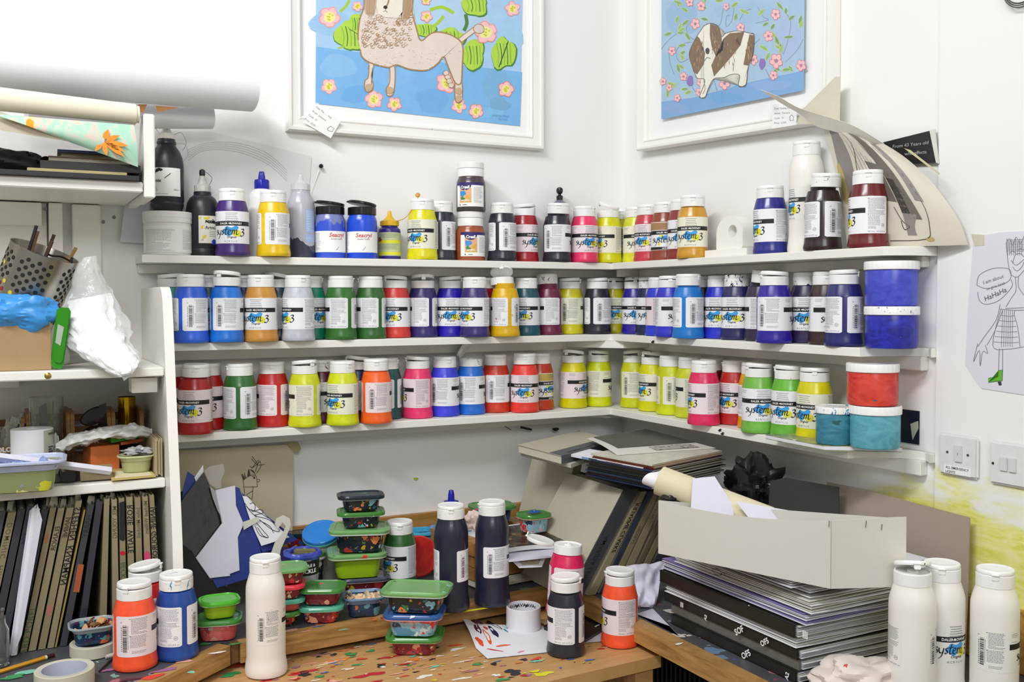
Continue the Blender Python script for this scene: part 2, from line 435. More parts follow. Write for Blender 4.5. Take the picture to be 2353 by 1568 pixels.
# ---- workbench: dark spattered top with wooden lipping, running round the corner
def bench_mat():
    t = NT('dark_spattered_top'); v = t.coord(world=True)
    nz = t.noise(v, 14, 5); c = t.mix(nz.outputs['Fac'], hx('#3c3d42'), hx('#5a5b60'))
    g = t.n('ShaderNodeNewGeometry'); sp_ = t.n('ShaderNodeSeparateXYZ'); t.l(g.outputs['Position'], sp_.inputs[0])
    nearleft = t.math('MULTIPLY', t.math('SUBTRACT', -0.34, sp_.outputs['Y']), 6.0, clamp=True)
    c1, m1 = t.splat(c, v, 60, 0.22, PAINTS, 0.7, 1.2)
    c2, m2 = t.splat(c1, v, 24, 0.55, ['#a04a5a', '#6a86a0', '#c86858', '#8a7a90', '#d8d0c8', '#7aa8a0', '#b06878'], 4.4, 1.5)
    t.base(t.mix(nearleft, c1, c2)); t.b.inputs['Roughness'].default_value = 0.45
    t.bump(nz.outputs['Fac'], 0.2, 0.002); return t.mat
MBT = bench_mat(); MLIP = mat_wood('varnished_wood_lipping', '#8d6534', '#c0955a', (3, 3, 30), 0.16)
bench = thing('workbench', 'wall-to-wall workbench with dark paint-spattered top and wooden front edge', 'workbench')
# inner front line: far left -> corner of the left wing -> inner corner -> along the right wall
FL = [(-2.15, -1.22), (-1.255, -0.508), (-0.482, -0.464), (-0.474, -1.75)]
lw = 0.03
top = [(-2.15, -0.001), (-0.001, -0.001), (-0.001, YE), (-0.007, YE), (-0.007, -1.75), (-0.474 + lw, -1.75), (-0.482 + lw, -0.464 + lw), (-1.262, -0.508 + lw), (-2.15, -1.22 + lw * 1.3)]
obj('bench_top', MB().prism(top[::-1], 0.024, T=Matrix.Translation((0, 0, ZB - 0.024))), MBT, bench)
def strip(a, b, wdt, z0, z1, mitre=0.0):
    a = Vector(a); b = Vector(b); d = (b - a).normalized(); n = Vector((-d.y, d.x)) * wdt
    return MB().slab([(a.x, a.y, z0), (b.x, b.y, z0), (b.x + n.x, b.y + n.y, z0), (a.x + n.x, a.y + n.y, z0)], (0, 0, 1), z1 - z0)
obj('lipping', strip(FL[0], FL[1], lw, ZB - 0.038, ZB + 0.0006), MLIP, bench)
obj('lipping', strip((-1.235, -0.507), FL[2], lw, ZB - 0.038, ZB + 0.0004), MLIP, bench)
obj('lipping', strip((-0.480, -0.466), FL[3], lw, ZB - 0.038, ZB + 0.0005), MLIP, bench)
obj('lipping_end', strip((-1.252, -0.500), (-1.2375, -0.500), 0.02, ZB - 0.038, ZB - 0.0006), M('#6b4a2a', 0.6), bench)
# a few deliberate paint marks on the lipping and bench edge
sp_ = MB()
def mark_z(px, py, rx, ry, mi, z, seed, mb=None, jag=0.35):
    c = onZ(px, py, z); fan(mb or sp_, [(c.x + a, c.y + b, z) for a, b in [(p[0], p[1]) for p in blob(0, 0, rx, ry, seed, 20, jag)]], mi)
MS = [M(c, 0.35, name='dried_paint_' + str(i), var=0.03) for i, c in enumerate(['#e04a36', '#f4f2ea', '#2a2a38', '#3a9a5a', '#f2b09a', '#e2df2e', '#e8843a', '#7fd0b8', '#4a76c8', '#c02c3a', '#a86a90', '#efd9b8'])]
rs = random.Random(5)
for i, (px, py, rx, ry, mi) in enumerate([(665, 1450, .022, .007, 4), (700, 1452, .012, .004, 4), (860, 1424, .008, .005, 6), (790, 1447, .010, .003, 7), (730, 1440, .012, .003, 8), (1090, 1402, .06, .004, 5), (1020, 1412, .03, .003, 5), (540, 1480, .012, .005, 3), (500, 1500, .014, .005, 1), (470, 1480, .012, .008, 3), (880, 1420, .006, .004, 9), (640, 1461, .014, .004, 0), (1180, 1382, .006, .004, 10), (425, 1520, .012, .007, 4), (380, 1540, .02, .008, 10), (350, 1556, .02, .009, 0), (300, 1562, .016, .006, 2), (440, 1545, .006, .006, 7), (250, 1540, .014, .007, 10), (60, 1545, .02, .009, 7), (30, 1556, .02, .01, 3), (1620, 1463, .012, .006, 10), (1560, 1480, .01, .004, 1)]):
    mark_z(px, py, rx, ry, mi, ZB + 0.0012 + i * 2e-5, i)
tag(obj('dried_paint', sp_, MS), 'dried paint splashes along the front edge of the dark workbench', 'paint splash')['kind'] = 'stuff'
# wooden upstands against the walls
MUP = mat_wood('oak_upstand', '#94682e', '#bd9150', (1.2, 20, 16), 0.05)
ups = thing('upstand', 'varnished oak upstand board along the back of the workbench', 'wooden board')
obj('board', MB().box((-0.676, -0.0095, ZB + 0.0535), (1.302, 0.018, 0.105), bev=0.0015), MUP, ups)
obj('board', MB().box((-0.0155, -0.95, ZB + 0.0575), (0.018, 1.6, 0.113), bev=0.0015), MUP, ups)
# supports (so that the bench stands)
for x, y in ((-1.9, -0.3), (-0.25, -1.6), (-0.25, -0.25)):
    obj('leg', MB().box((x, y, (ZB - 0.024) / 2), (0.06, 0.06, ZB - 0.025)), MLIP, bench)

# ---- desk pushed under the bench
MDESK = mat_wood('light_wood_desk', '#b88a55', '#cda26c', (2.5, 22, 1), 0.0, rough=0.4)
p1, p2, p3 = onZ(1519, 1506, ZD), onZ(1463, 1474, ZD), onZ(1255, 1568, ZD)
eb = (p2 - p1).normalized(); ef = (p3 - p1).normalized()
corner = p1; back = 0.42; L = 1.05
q = [corner, corner + eb * back, corner + eb * back + ef * L, corner + ef * L]
desk = thing('desk', 'light wood desk spattered with dried paint, pushed against the workbench', 'desk')
obj('desktop', MB().slab([(p.x, p.y, ZD - 0.025) for p in q][::-1], (0, 0, 1), 0.025), MDESK, desk)
def dq(a, b): return corner + eb * a + ef * b
def dleg(a, b, s=0.045):
    c = dq(a, b); m = MB(); pts = [dq(a - s / 2, b - s / 2), dq(a + s / 2, b - s / 2), dq(a + s / 2, b + s / 2), dq(a - s / 2, b + s / 2)]
    return m.slab([(p.x, p.y, 0.0) for p in pts][::-1], (0, 0, 1), ZD - 0.0253)
for a, b in ((0.035, 0.035), (back - 0.035, 0.035), (0.035, L - 0.035), (back - 0.035, L - 0.035)): obj('leg', dleg(a, b), MDESK, desk)
pts = [dq(0.06, 0.022), dq(back - 0.06, 0.022), dq(back - 0.06, 0.04), dq(0.06, 0.04)]
obj('side_panel', MB().slab([(p.x, p.y, ZD - 0.13) for p in pts][::-1], (0, 0, 1), 0.1045), MDESK, desk)
dp = MB(); rs = random.Random(11); k = 0
spots = [(610, 1410 + 155, .012, .006, 9), (640, 1515, .018, .006, 0), (590, 1530, .014, .005, 1), (700, 1545, .03, .007, 9), (745, 1527, .022, .003, 11), (875, 1530, .010, .008, 2), (880, 1533, .006, .004, 1), (850, 1551, .028, .010, 9), (790, 1515, .012, .006, 6), (760, 1521, .012, .007, 4), (975, 1555, .018, .006, 1), (1050, 1492, .02, .005, 1), (1045, 1483, .014, .005, 0), (1065, 1520, .02, .003, 1), (898, 1510, .022, .006, 9), (955, 1518, .026, .004, 11), (700, 1549, .013, .012, 2), (1248, 1549, .017, .011, 5), (1180, 1545, .016, .014, 2), (1288, 1535, .004, .003, 8), (1205, 1517, .006, .005, 2), (1100, 1550, .012, .004, 4), (1060, 1560, .02, .004, 1), (930, 1500, .010, .003, 7), (1000, 1532, .012, .004, 7), (1215, 1552, .007, .004, 10), (820, 1528, .012, .004, 3), (545, 1530, .015, .010, 0), (530, 1550, .02, .01, 3), (567, 1520, .010, .012, 0), (770, 1565, .012, .006, 4), (860, 1567, .016, .004, 9), (735, 1505, .018, .003, 10), (1010, 1508, .008, .003, 1), (1140, 1552, .008, .006, 1)]
for (px, py, rx, ry, mi) in spots:
    mark_z(px, py, rx, ry, mi, ZD + 0.0004 + k * 2e-5, 100 + k, dp, 0.5); k += 1
for i in range(230):
    px, py = rs.uniform(560, 1400), rs.uniform(1480, 1568); c = onZ(px, py, ZD)
    rel = c - corner; a_ = rel.dot(eb); b_ = rel.dot(ef)
    if not (0.02 < a_ < back - 0.02 and 0.02 < b_ < L): continue
    s = rs.choice([.0015, .002, .003, .004, .006]); mark_z(px, py, s * rs.uniform(1, 2.6), s * rs.uniform(0.5, 1), rs.randrange(12), ZD + 0.0004 + k * 6e-6, 300 + i, dp, 0.5); k += 1
tag(obj('dried_paint', dp, MS), 'splashes of dried paint on the light wood desk', 'paint splash')['kind'] = 'stuff'
# black slatted heater in the gap under the right bench
ht = thing('heater', 'black slatted heater in the gap below the right-hand bench', 'heater')
obj('casing', MB().box((-0.26, -1.0, 0.42), (0.12, 0.9, 0.56), bev=0.01), M('#141416', 0.5), ht)
sl = MB()
for i in range(52): sl.box((-0.325, -1.43 + i * 0.0168, 0.42), (0.012, 0.007, 0.5))
obj('grille', sl, M('#1e1e20', 0.4), ht)
# light switches on the right wall
def plate(pts, label):
    a, b, c_, d = [onB(*p, -0.006) for p in pts]
    cy = (a.y + c_.y) / 2; cz = (a.z + c_.z) / 2; wd, hd = abs(a.y - b.y), abs(a.z - c_.z)
    r = thing('light_switch', label, 'light switch', (-0.0062, cy, cz))
    obj('faceplate', MB().box((-0.0045, 0, 0), (0.009, wd, hd), bev=0.004), M('#e6e5e4', 0.25, name='switch_plastic'), r)
    return r, wd, hd
r, wd, hd = plate([(2164, 993), (2253, 1003), (2253, 1103), (2164, 1090)], 'white key switch plate with an all emergency lights label, beside the lowest shelf')
obj('rocker', MB().box((-0.0105, -0.003, 0.004), (0.004, 0.016, 0.032), bev=0.001), M('#dcdbda', 0.3), r)
for s in (-1, 1): obj('screw', MB().lathe([(0.0028, 0), (0.0026, 0.0008)], 12, 0, Matrix.Translation((-0.0088, 0.023 * s, 0.004)) @ Matrix.Rotation(-PI / 2, 4, 'Y')), M('#777772', 0.35, 0.9), r)
lb = MB().box((-0.0094, 0.0, -0.029), (0.0006, 0.060, 0.0155)); f_ = lambda x, y: (-0.0099, -x, y)
add_text(lb, 'ALL EMERGENCY', 0.0068, lambda x, y: f_(x, y - 0.0275), 1, bold=0.012); add_text(lb, 'LIGHTS', 0.0068, lambda x, y: f_(x - 0.015, y - 0.0355), 1, bold=0.012)
add_text(lb, 'I', 0.008, lambda x, y: (-0.0128, -x + 0.003 - 0.006, y + 0.001), 1)
obj('sticker', lb, [MWHT, MINK], r)
r, wd, hd = plate([(2280, 1011), (2372, 1023), (2372, 1126), (2280, 1113)], 'white double light switch plate at the right edge')
for s in (-1, 1): obj('rocker', MB().box((-0.0105, s * 0.009, 0.0), (0.004, 0.0145, 0.026), bev=0.001), M('#dcdbda', 0.3), r)
obj('screw', MB().lathe([(0.0028, 0), (0.0026, 0.0008)], 12, 0, Matrix.Translation((-0.0088, 0.032, -0.002)) @ Matrix.Rotation(-PI / 2, 4, 'Y')), M('#555550', 0.35, 0.9), r)
# coil of cable at the top right
cc = MB()
for k_, (rad, dz) in enumerate(((0.036, 0), (0.034, 0.001), (0.0375, -0.002), (0.035, 0.003))):
    c = onB(2348, -2, -0.012 - k_ * 0.003)
    cc.tube([(c.x, c.y + rad * math.cos(2 * PI * i / 28), c.z + dz + 0.026 + rad * math.sin(2 * PI * i / 28)) for i in range(29)], 0.0011, 6)
tag(obj('cable_coil', cc, M('#55554a', 0.4)), 'coil of thin grey cable hanging on the right wall at the top', 'cable')
# ================================================================ paint bottles
def cyl(u, z, r): a = R(u); return (r * math.sin(a), -r * math.cos(a), z)
def cpanel(mb, u0, u1, z0, z1, r, mi=0, step=6.0, th=0.0):
    n = max(1, int(math.ceil(abs(u1 - u0) / step))); us = [u0 + (u1 - u0) * i / n for i in range(n + 1)]
    vs = [cyl(u, z0, r) for u in us] + [cyl(u, z1, r) for u in us]; k = n + 1
    mb.add(vs, [(i, i + 1, k + i + 1, k + i) for i in range(n)], mi)
def cfill(mb, poly, r, mi, du=3.0):
    """outline in (degrees, height) filled in narrow columns so that it hugs the cylinder"""
    u0 = min(p[0] for p in poly); u1 = max(p[0] for p in poly); n = max(2, int((u1 - u0) / du)); cols = []
    for i in range(n + 1):
        u = u0 + (u1 - u0) * (0.001 + 0.998 * i / n); zs = []
        for a, b in zip(poly, poly[1:] + poly[:1]):
            if (a[0] - u) * (b[0] - u) < 0: zs.append(a[1] + (b[1] - a[1]) * (u - a[0]) / (b[0] - a[0]))
        zs.sort(); cols.append((u, zs[0], zs[-1]) if len(zs) >= 2 else (u, poly[0][1], poly[0][1]))
    for (ua, a0, a1), (ub, b0, b1) in zip(cols, cols[1:]):
        mb.add([cyl(ua, a0, r), cyl(ub, b0, r), cyl(ub, b1, r), cyl(ua, a1, r)], [(0, 1, 2, 3)], mi)
def cprint(mb, u0, u1, ztop, n, dz, r, rs, mi, h=0.0007, ragged=0.85):
    """rows of tiny illegible print"""
    for k in range(n):
        z = ztop - k * dz; u = u0; end = u0 + (u1 - u0) * (rs.uniform(ragged, 1.0) if k % 11 != 10 else 0.4)
        while u < end:
            wd = rs.uniform(2.0, 6.5); wd = min(wd, end - u)
            mb.add([cyl(u, z - h, r), cyl(u + wd, z - h, r), cyl(u + wd, z, r), cyl(u, z, r)], [(0, 1, 2, 3)], mi); u += wd + 1.1
def ctext(mb, s, size, r, uc, z, mi, **kw):
    add_text(mb, s, size, lambda x, y: cyl(uc + math.degrees(x / r), z + y, r), mi, **kw)

SYS = {  # broad-pen strokes in letter units (x to the right, y up, x-height about 1)
 's1': [[(0.55, 0.95), (0.3, 1.0), (0.12, 0.8), (0.35, 0.55), (0.5, 0.3), (0.3, 0.02), (0.0, 0.08)]],
 'y': [[(0.75, 0.95), (0.72, 0.5), (0.85, 0.12), (1.15, 0.1), (1.4, 0.5), (1.5, 0.95)], [(1.5, 0.95), (1.35, 0.2), (1.0, -0.6), (0.6, -0.85)]],
 's2': [[(2.15, 0.95), (1.95, 0.98), (1.8, 0.75), (2.0, 0.5), (2.1, 0.25), (1.9, 0.02), (1.6, 0.1)]],
 't': [[(2.85, 1.65), (2.6, 0.9), (2.45, 0.25), (2.6, 0.0), (2.9, 0.15)], [(2.3, 1.02), (2.7, 1.06), (3.2, 1.15)]],
 'e': [[(3.05, 0.5), (3.45, 0.6), (3.6, 0.85), (3.35, 1.0), (3.1, 0.7), (3.05, 0.25), (3.3, 0.0), (3.65, 0.2)]],
 'm': [[(3.85, 0.95), (3.95, 0.9), (3.85, 0.02)], [(3.9, 0.5), (4.2, 0.95), (4.38, 0.85), (4.28, 0.05)], [(4.32, 0.5), (4.65, 0.95), (4.85, 0.8), (4.72, 0.2), (4.9, 0.0), (5.2, 0.25)]],
}
THREE = [[(5.75, 1.1), (6.1, 1.25), (6.4, 1.15), (6.3, 0.85), (6.0, 0.66), (6.35, 0.5), (6.4, 0.1), (6.05, -0.28), (5.55, -0.2)]]
def sys3_logo(mb, r, f, mi, us=1.0):
    for sset in list(SYS.values()):
        for st in sset: ribbon(mb, st, 0.17, f, mi, nib=35, n=4, minw=0.42)
    for st in THREE: ribbon(mb, st, 0.20, f, mi, nib=35, n=5, minw=0.42)
BLUEP = [(-36, .052), (-29, .056), (-30, .061), (-24, .064), (-20, .0685), (-13, .0698), (-6, .0672), (0, .0665), (6, .0678), (12, .071), (20, .0708), (25, .067), (22, .0625), (15, .0595), (8, .057), (4, .052), (-2, .0475), (-9, .0455), (-15, .047), (-19, .0515), (-26, .053)]
BLUEP = [(u, z) for u, z in BLUEP]
YELP = [(19 + 15 * math.cos(a), .053 + .0085 * math.sin(a)) for a in [2 * PI * i / 20 for i in range(20)]]
def label_mesh(name, r, mats, z0=.029, z1=.1056, us=1.0, variant=0):
    mb = MB(); rs = random.Random(3); zk = (z1 - z0) / (.1056 - .029); Z = lambda z: z0 + (z - .029) * zk; U = lambda u: u * us
    # paper
    a, b = U(-195), U(150); n = 56
    for i in range(n):
        ua, ub = a + (b - a) * i / n, a + (b - a) * (i + 1) / n
        cut = lambda u: .0022 * max(0, 1 - min(u - a, b - u) / 2.2) ** 2 if min(u - a, b - u) < 2.2 else 0
        mb.add([cyl(ua, z0 + cut(ua), r), cyl(ub, z0 + cut(ub), r), cyl(ub, z1 - cut(ub), r), cyl(ua, z1 - cut(ua), r)], [(0, 1, 2, 3)], 0)
    r1 = r + .00018; r2 = r + .00032; r3 = r + .00045
    # barcode panel
    z = Z(.089)
    while z > Z(.038):
        h = rs.choice([.0004, .0006, .001, .0016]); cpanel(mb, U(-173), U(-161), z - h, z, r1, 1, 12); z -= h + rs.choice([.0004, .0005, .0009])
    for k in range(13): cpanel(mb, U(-178), U(-175.5), Z(.040 + k * .0036), Z(.040 + k * .0036) + .0016, r1, 1, 12)
    cpanel(mb, U(-158.6), U(-157.4), Z(.044), Z(.088), r1, 2, 12)
    cpanel(mb, U(-179), U(-175), Z(.0935), Z(.0948), r1, 2, 12)
    cprint(mb, U(-149), U(-104), Z(.1015), 13, .00235 * zk, r1, rs, 2); cprint(mb, U(-153), U(-106), Z(.0690), 10, .00235 * zk, r1, rs, 2)
    cprint(mb, U(-148), U(-108), Z(.0400), 3, .0018 * zk, r1, rs, 2, .0005)
    for zz in (.1012, .0687): cpanel(mb, U(-154), U(-151), Z(zz) - .001, Z(zz), r1, 1, 12)
    # black band
    cpanel(mb, U(-91), U(78), Z(.0713), Z(.0818), r1, 1)
    ctext(mb, 'DALER', .0064, r3, U(-27), Z(.0742), 5, bold=.02); ctext(mb, 'ROWNEY', .0064, r3, U(16), Z(.0742), 5, bold=.02)
    cfill(mb, [(U(-10), Z(.0765)), (U(-6), Z(.0790)), (U(-2), Z(.0765)), (U(-6), Z(.0740))], r3, 5, 1)
    # name lines
    for k, (wd) in enumerate((26, 22, 24, 25, 27) if variant == 0 else (24, 26)):
        zz = Z(.1015 - k * .0044) if variant == 0 else Z(.100 - k * .006); u = -wd * .8
        while u < wd * .8:
            q = rs.uniform(2, 4.5); cpanel(mb, U(u), U(u + q), zz - .0011, zz, r2, 2, 12); u += q + .9
    if variant == 0:
        cprint(mb, U(-84), U(-58), Z(.1010), 3, .0028, r1, rs, 2, .0007)
        cprint(mb, U(-84), U(-60), Z(.0860), 1, .0028, r1, rs, 2, .0007)
    if variant:
        cpanel(mb, U(-91), U(78), Z(.0835), Z(.1040), r1, 6)
        cpanel(mb, U(-91), U(78), Z(.0300), Z(.0375), r1, 1)
        ctext(mb, 'ACRYLIC', .0056, r3, U(0), Z(.0318), 5, bold=.03)
        for k, (u, z_, ru, rz, mi) in enumerate([(-32, .060, 9, .005, 3), (0, .062, 20, .0075, 3), (-22, .0675, 8, .003, 4), (14, .046, 12, .007, 4), (-30, .045, 7, .004, 4), (30, .058, 10, .006, 3)]):
            cfill(mb, [(U(u + p[0]), Z(z_) + p[1]) for p in blob(0, 0, ru, rz, k + 2, 18, .2)], r1, mi, 2)
    else:
        cfill(mb, [(U(u), Z(z_)) for u, z_ in BLUEP], r1, 3, 1.5); cfill(mb, [(U(u), Z(z_)) for u, z_ in YELP], r2, 4, 1.5)
        ctext(mb, 'Original', .0066, r3, U(0), Z(.0418), 1, shear=.25, bold=.012)
        ctext(mb, 'ACRYLIC', .0056, r3, U(-2), Z(.0322), 2, space=1.45)
    sys3_logo(mb, r3, lambda x, y: cyl(U(-62 + x * 16.6), Z(.0498) + y * .0112 * zk, r3), 1)
    # second print panel
    cprint(mb, U(86), U(143), Z(.1015), 15, .00235 * zk, r1, rs, 2); cprint(mb, U(86), U(125), Z(.0655), 9, .00235 * zk, r1, rs, 2)
    cprint(mb, U(86), U(112), Z(.0435), 3, .0020 * zk, r1, rs, 2)
    for zz in (.1012, .0687): cpanel(mb, U(85), U(88), Z(zz) - .001, Z(zz), r1, 1, 12)
    mb_c = [(.0036 * math.cos(t), .0036 * math.sin(t)) for t in [2 * PI * i / 24 for i in range(25)]]
    ribbon(mb, mb_c, .0005, lambda x, y: cyl(U(133) + math.degrees(x / r), Z(.0460) + y, r1), 2, n=1)
    ctext(mb, 'AP', .0042, r1, U(133), Z(.0445), 2); ctext(mb, '500 ml e  16.9 US fl. oz.', .0040, r1, U(114), Z(.0318), 2)
    return mb.mesh(name, mats)
LM = [MLAB, MINK, MGREY, MBLUE, MYEL, MWHT, M('#a9805a', .5, name='copper_strip')]
ME_LAB = label_mesh('label', .0380, LM)
ME_LAB_CREAM = ME_LAB.copy(); ME_LAB_CREAM.materials[0] = mat_label('label_paper_cream', '#ecebd6')
ME_LAB_PINK = ME_LAB.copy(); ME_LAB_PINK.materials[0] = mat_label('label_paper_pinkish', '#ecdfe2')
ME_LAB_OLD = label_mesh('label', .0380, LM, variant=1)
ME_LAB_OLDG = ME_LAB_OLD.copy(); ME_LAB_OLDG.materials[6] = M('#c7ae5a', .5, name='gold_strip')
ME_LAB1L = label_mesh('label', .0377, LM, .066, .134, .865)
ME_LAB1LW = ME_LAB1L.copy(); ME_LAB1LW.materials[0] = mat_label('label_clear_on_white', '#e9e8e2')

ME_BODY = MB().lathe([(.030, .0012), (.0345, .0002), (.0388, .0012), (.0402, .0050), (.0400, .0095), (.0388, .0165), (.0381, .0230), (.0378, .0280), (.0378, .1048), (.0371, .1085), (.0352, .1160), (.0330, .1245), (.0315, .1302), (.0300, .1312), (.0262, .1318), (.0262, .1450)], 44).mesh('bottle_body', [MPAINT])
def capmesh(r, z0, z1, top=True):
    m = MB(); m.lathe([(r - .0016, z0), (r, z0 + .0006), (r, z0 + .0055), (r, z1 - .0012), (r - .0008, z1)], 64, 0, fl=-.0005, fln=4, cap1=False)
    m.lathe([(r - .001, z1), (r - .003, z1 + .0002), (r - .0036, z1 - .0022), (.009, z1 - .0022), (.0085, z1 + .001), (.004, z1 + .001), (.0035, z1 - .001)], 40, 0, cap0=False)
    return m.mesh('cap', [MCAP])
def lidmesh(r, h):
    m = MB(); T = Matrix.Translation((0, r, 0))
    m.lathe([(r - .0022, .0004), (r - .0005, 0), (r, .0012), (r, h - .0022), (r - .001, h - .0006), (r - .0028, h), (r - .0045, h - .0007), (.012, h - .0004), (.0, h - .0004)], 44, 0, T, cap1=False)
    m.lathe([(r - .0026, .0006), (r - .0034, h - .003), (0.0, h - .003)], 30, 0, T, cap0=False, cap1=False)
    m.box((0, 2 * r + .0012, h * .28), (.0115, .0050, .0030), bev=.0008); m.box((0, 2 * r + .0004, -.0030), (.0100, .0022, .0085), bev=.0006)
    m.box((-.0045, 2 * r - .0001, -.004), (.0018, .0028, .003)); m.box((.0045, 2 * r - .0001, -.004), (.0018, .0028, .003))
    return m.mesh('lid', [MCAP])
ME_CAP = capmesh(.0309, .1315, .1520); ME_LID = lidmesh(.0302, .0092)
ME_BODY1L = MB().lathe([(.030, .0012), (.0350, .0002), (.0392, .0014), (.0406, .006), (.0404, .014), (.0392, .022), (.0378, .031), (.0373, .037), (.0375, .045), (.0376, .160), (.0372, .172), (.0352, .181), (.0325, .190), (.0300, .1975), (.0295, .200), (.0262, .2005), (.0262, .215)], 48).mesh('bottle_body', [MPAINT])
ME_CAP1L = capmesh(.0300, .2000, .2215); ME_LID1L = lidmesh(.0294, .0075)
WHITEP = M('#edeae3', .38, name='white_bottle_plastic', var=.01)
ME_BODY1LW = ME_BODY1L.copy(); ME_BODY1LW.materials[0] = WHITEP

def cam_rot(x, y, theta): return math.atan2(CAM.x - x, -(CAM.y - y)) + R(theta)
def rgb(c, a=1.0): h = hx(c); return (h[0], h[1], h[2], a)
def bottle(pos, theta, col, label, capc='#8a8a8a', amt=0.0, lid=0, laz=0, lift=0, ctilt=0, lab='W', lean=(0, 0), big=False, group=None, lamt=0.0, zs=.97, cat='paint bottle', name=None):
    x, y, z = pos; g = cam_rot(x, y, theta)
    rt = thing(name or ('large_paint_bottle' if big else 'paint_bottle'), label, cat, (x, y, z), (R(lean[0]), R(lean[1]), 0), group); rt.scale = (1, 1, zs)
    link('bottle_body', (ME_BODY1LW if big == 'W' else ME_BODY1L) if big else ME_BODY, rt, rot=(0, 0, g), color=rgb(col))
    lm = {'W': ME_LAB, 'C': ME_LAB_CREAM, 'P': ME_LAB_PINK, 'O': ME_LAB_OLD, 'G': ME_LAB_OLDG}[lab]
    if big: lm = ME_LAB1LW if big == 'W' else ME_LAB1L
    link('label', lm, rt, rot=(0, 0, g), color=rgb(capc, lamt))
    cz = .2 if big else .1315
    cp = link('cap', ME_CAP1L if big else ME_CAP, rt, (0, 0, lift), (R(ctilt), R(ctilt * .6), cam_rot(x, y, 0)), rgb(capc, amt))
    rr = .0294 if big else .0302; zt = .2217 if big else .1522; a = R(laz)
    # laz: where the little tab points, degrees to the right of the camera
    az = PI + a; off = (math.sin(az) * rr, -math.cos(az) * rr)
    link('lid', ME_LID1L if big else ME_LID, cp, (-math.sin(a) * rr, math.cos(a) * rr, zt), (R(lid), 0, PI + a), rgb(capc, amt * .8))
    return rt

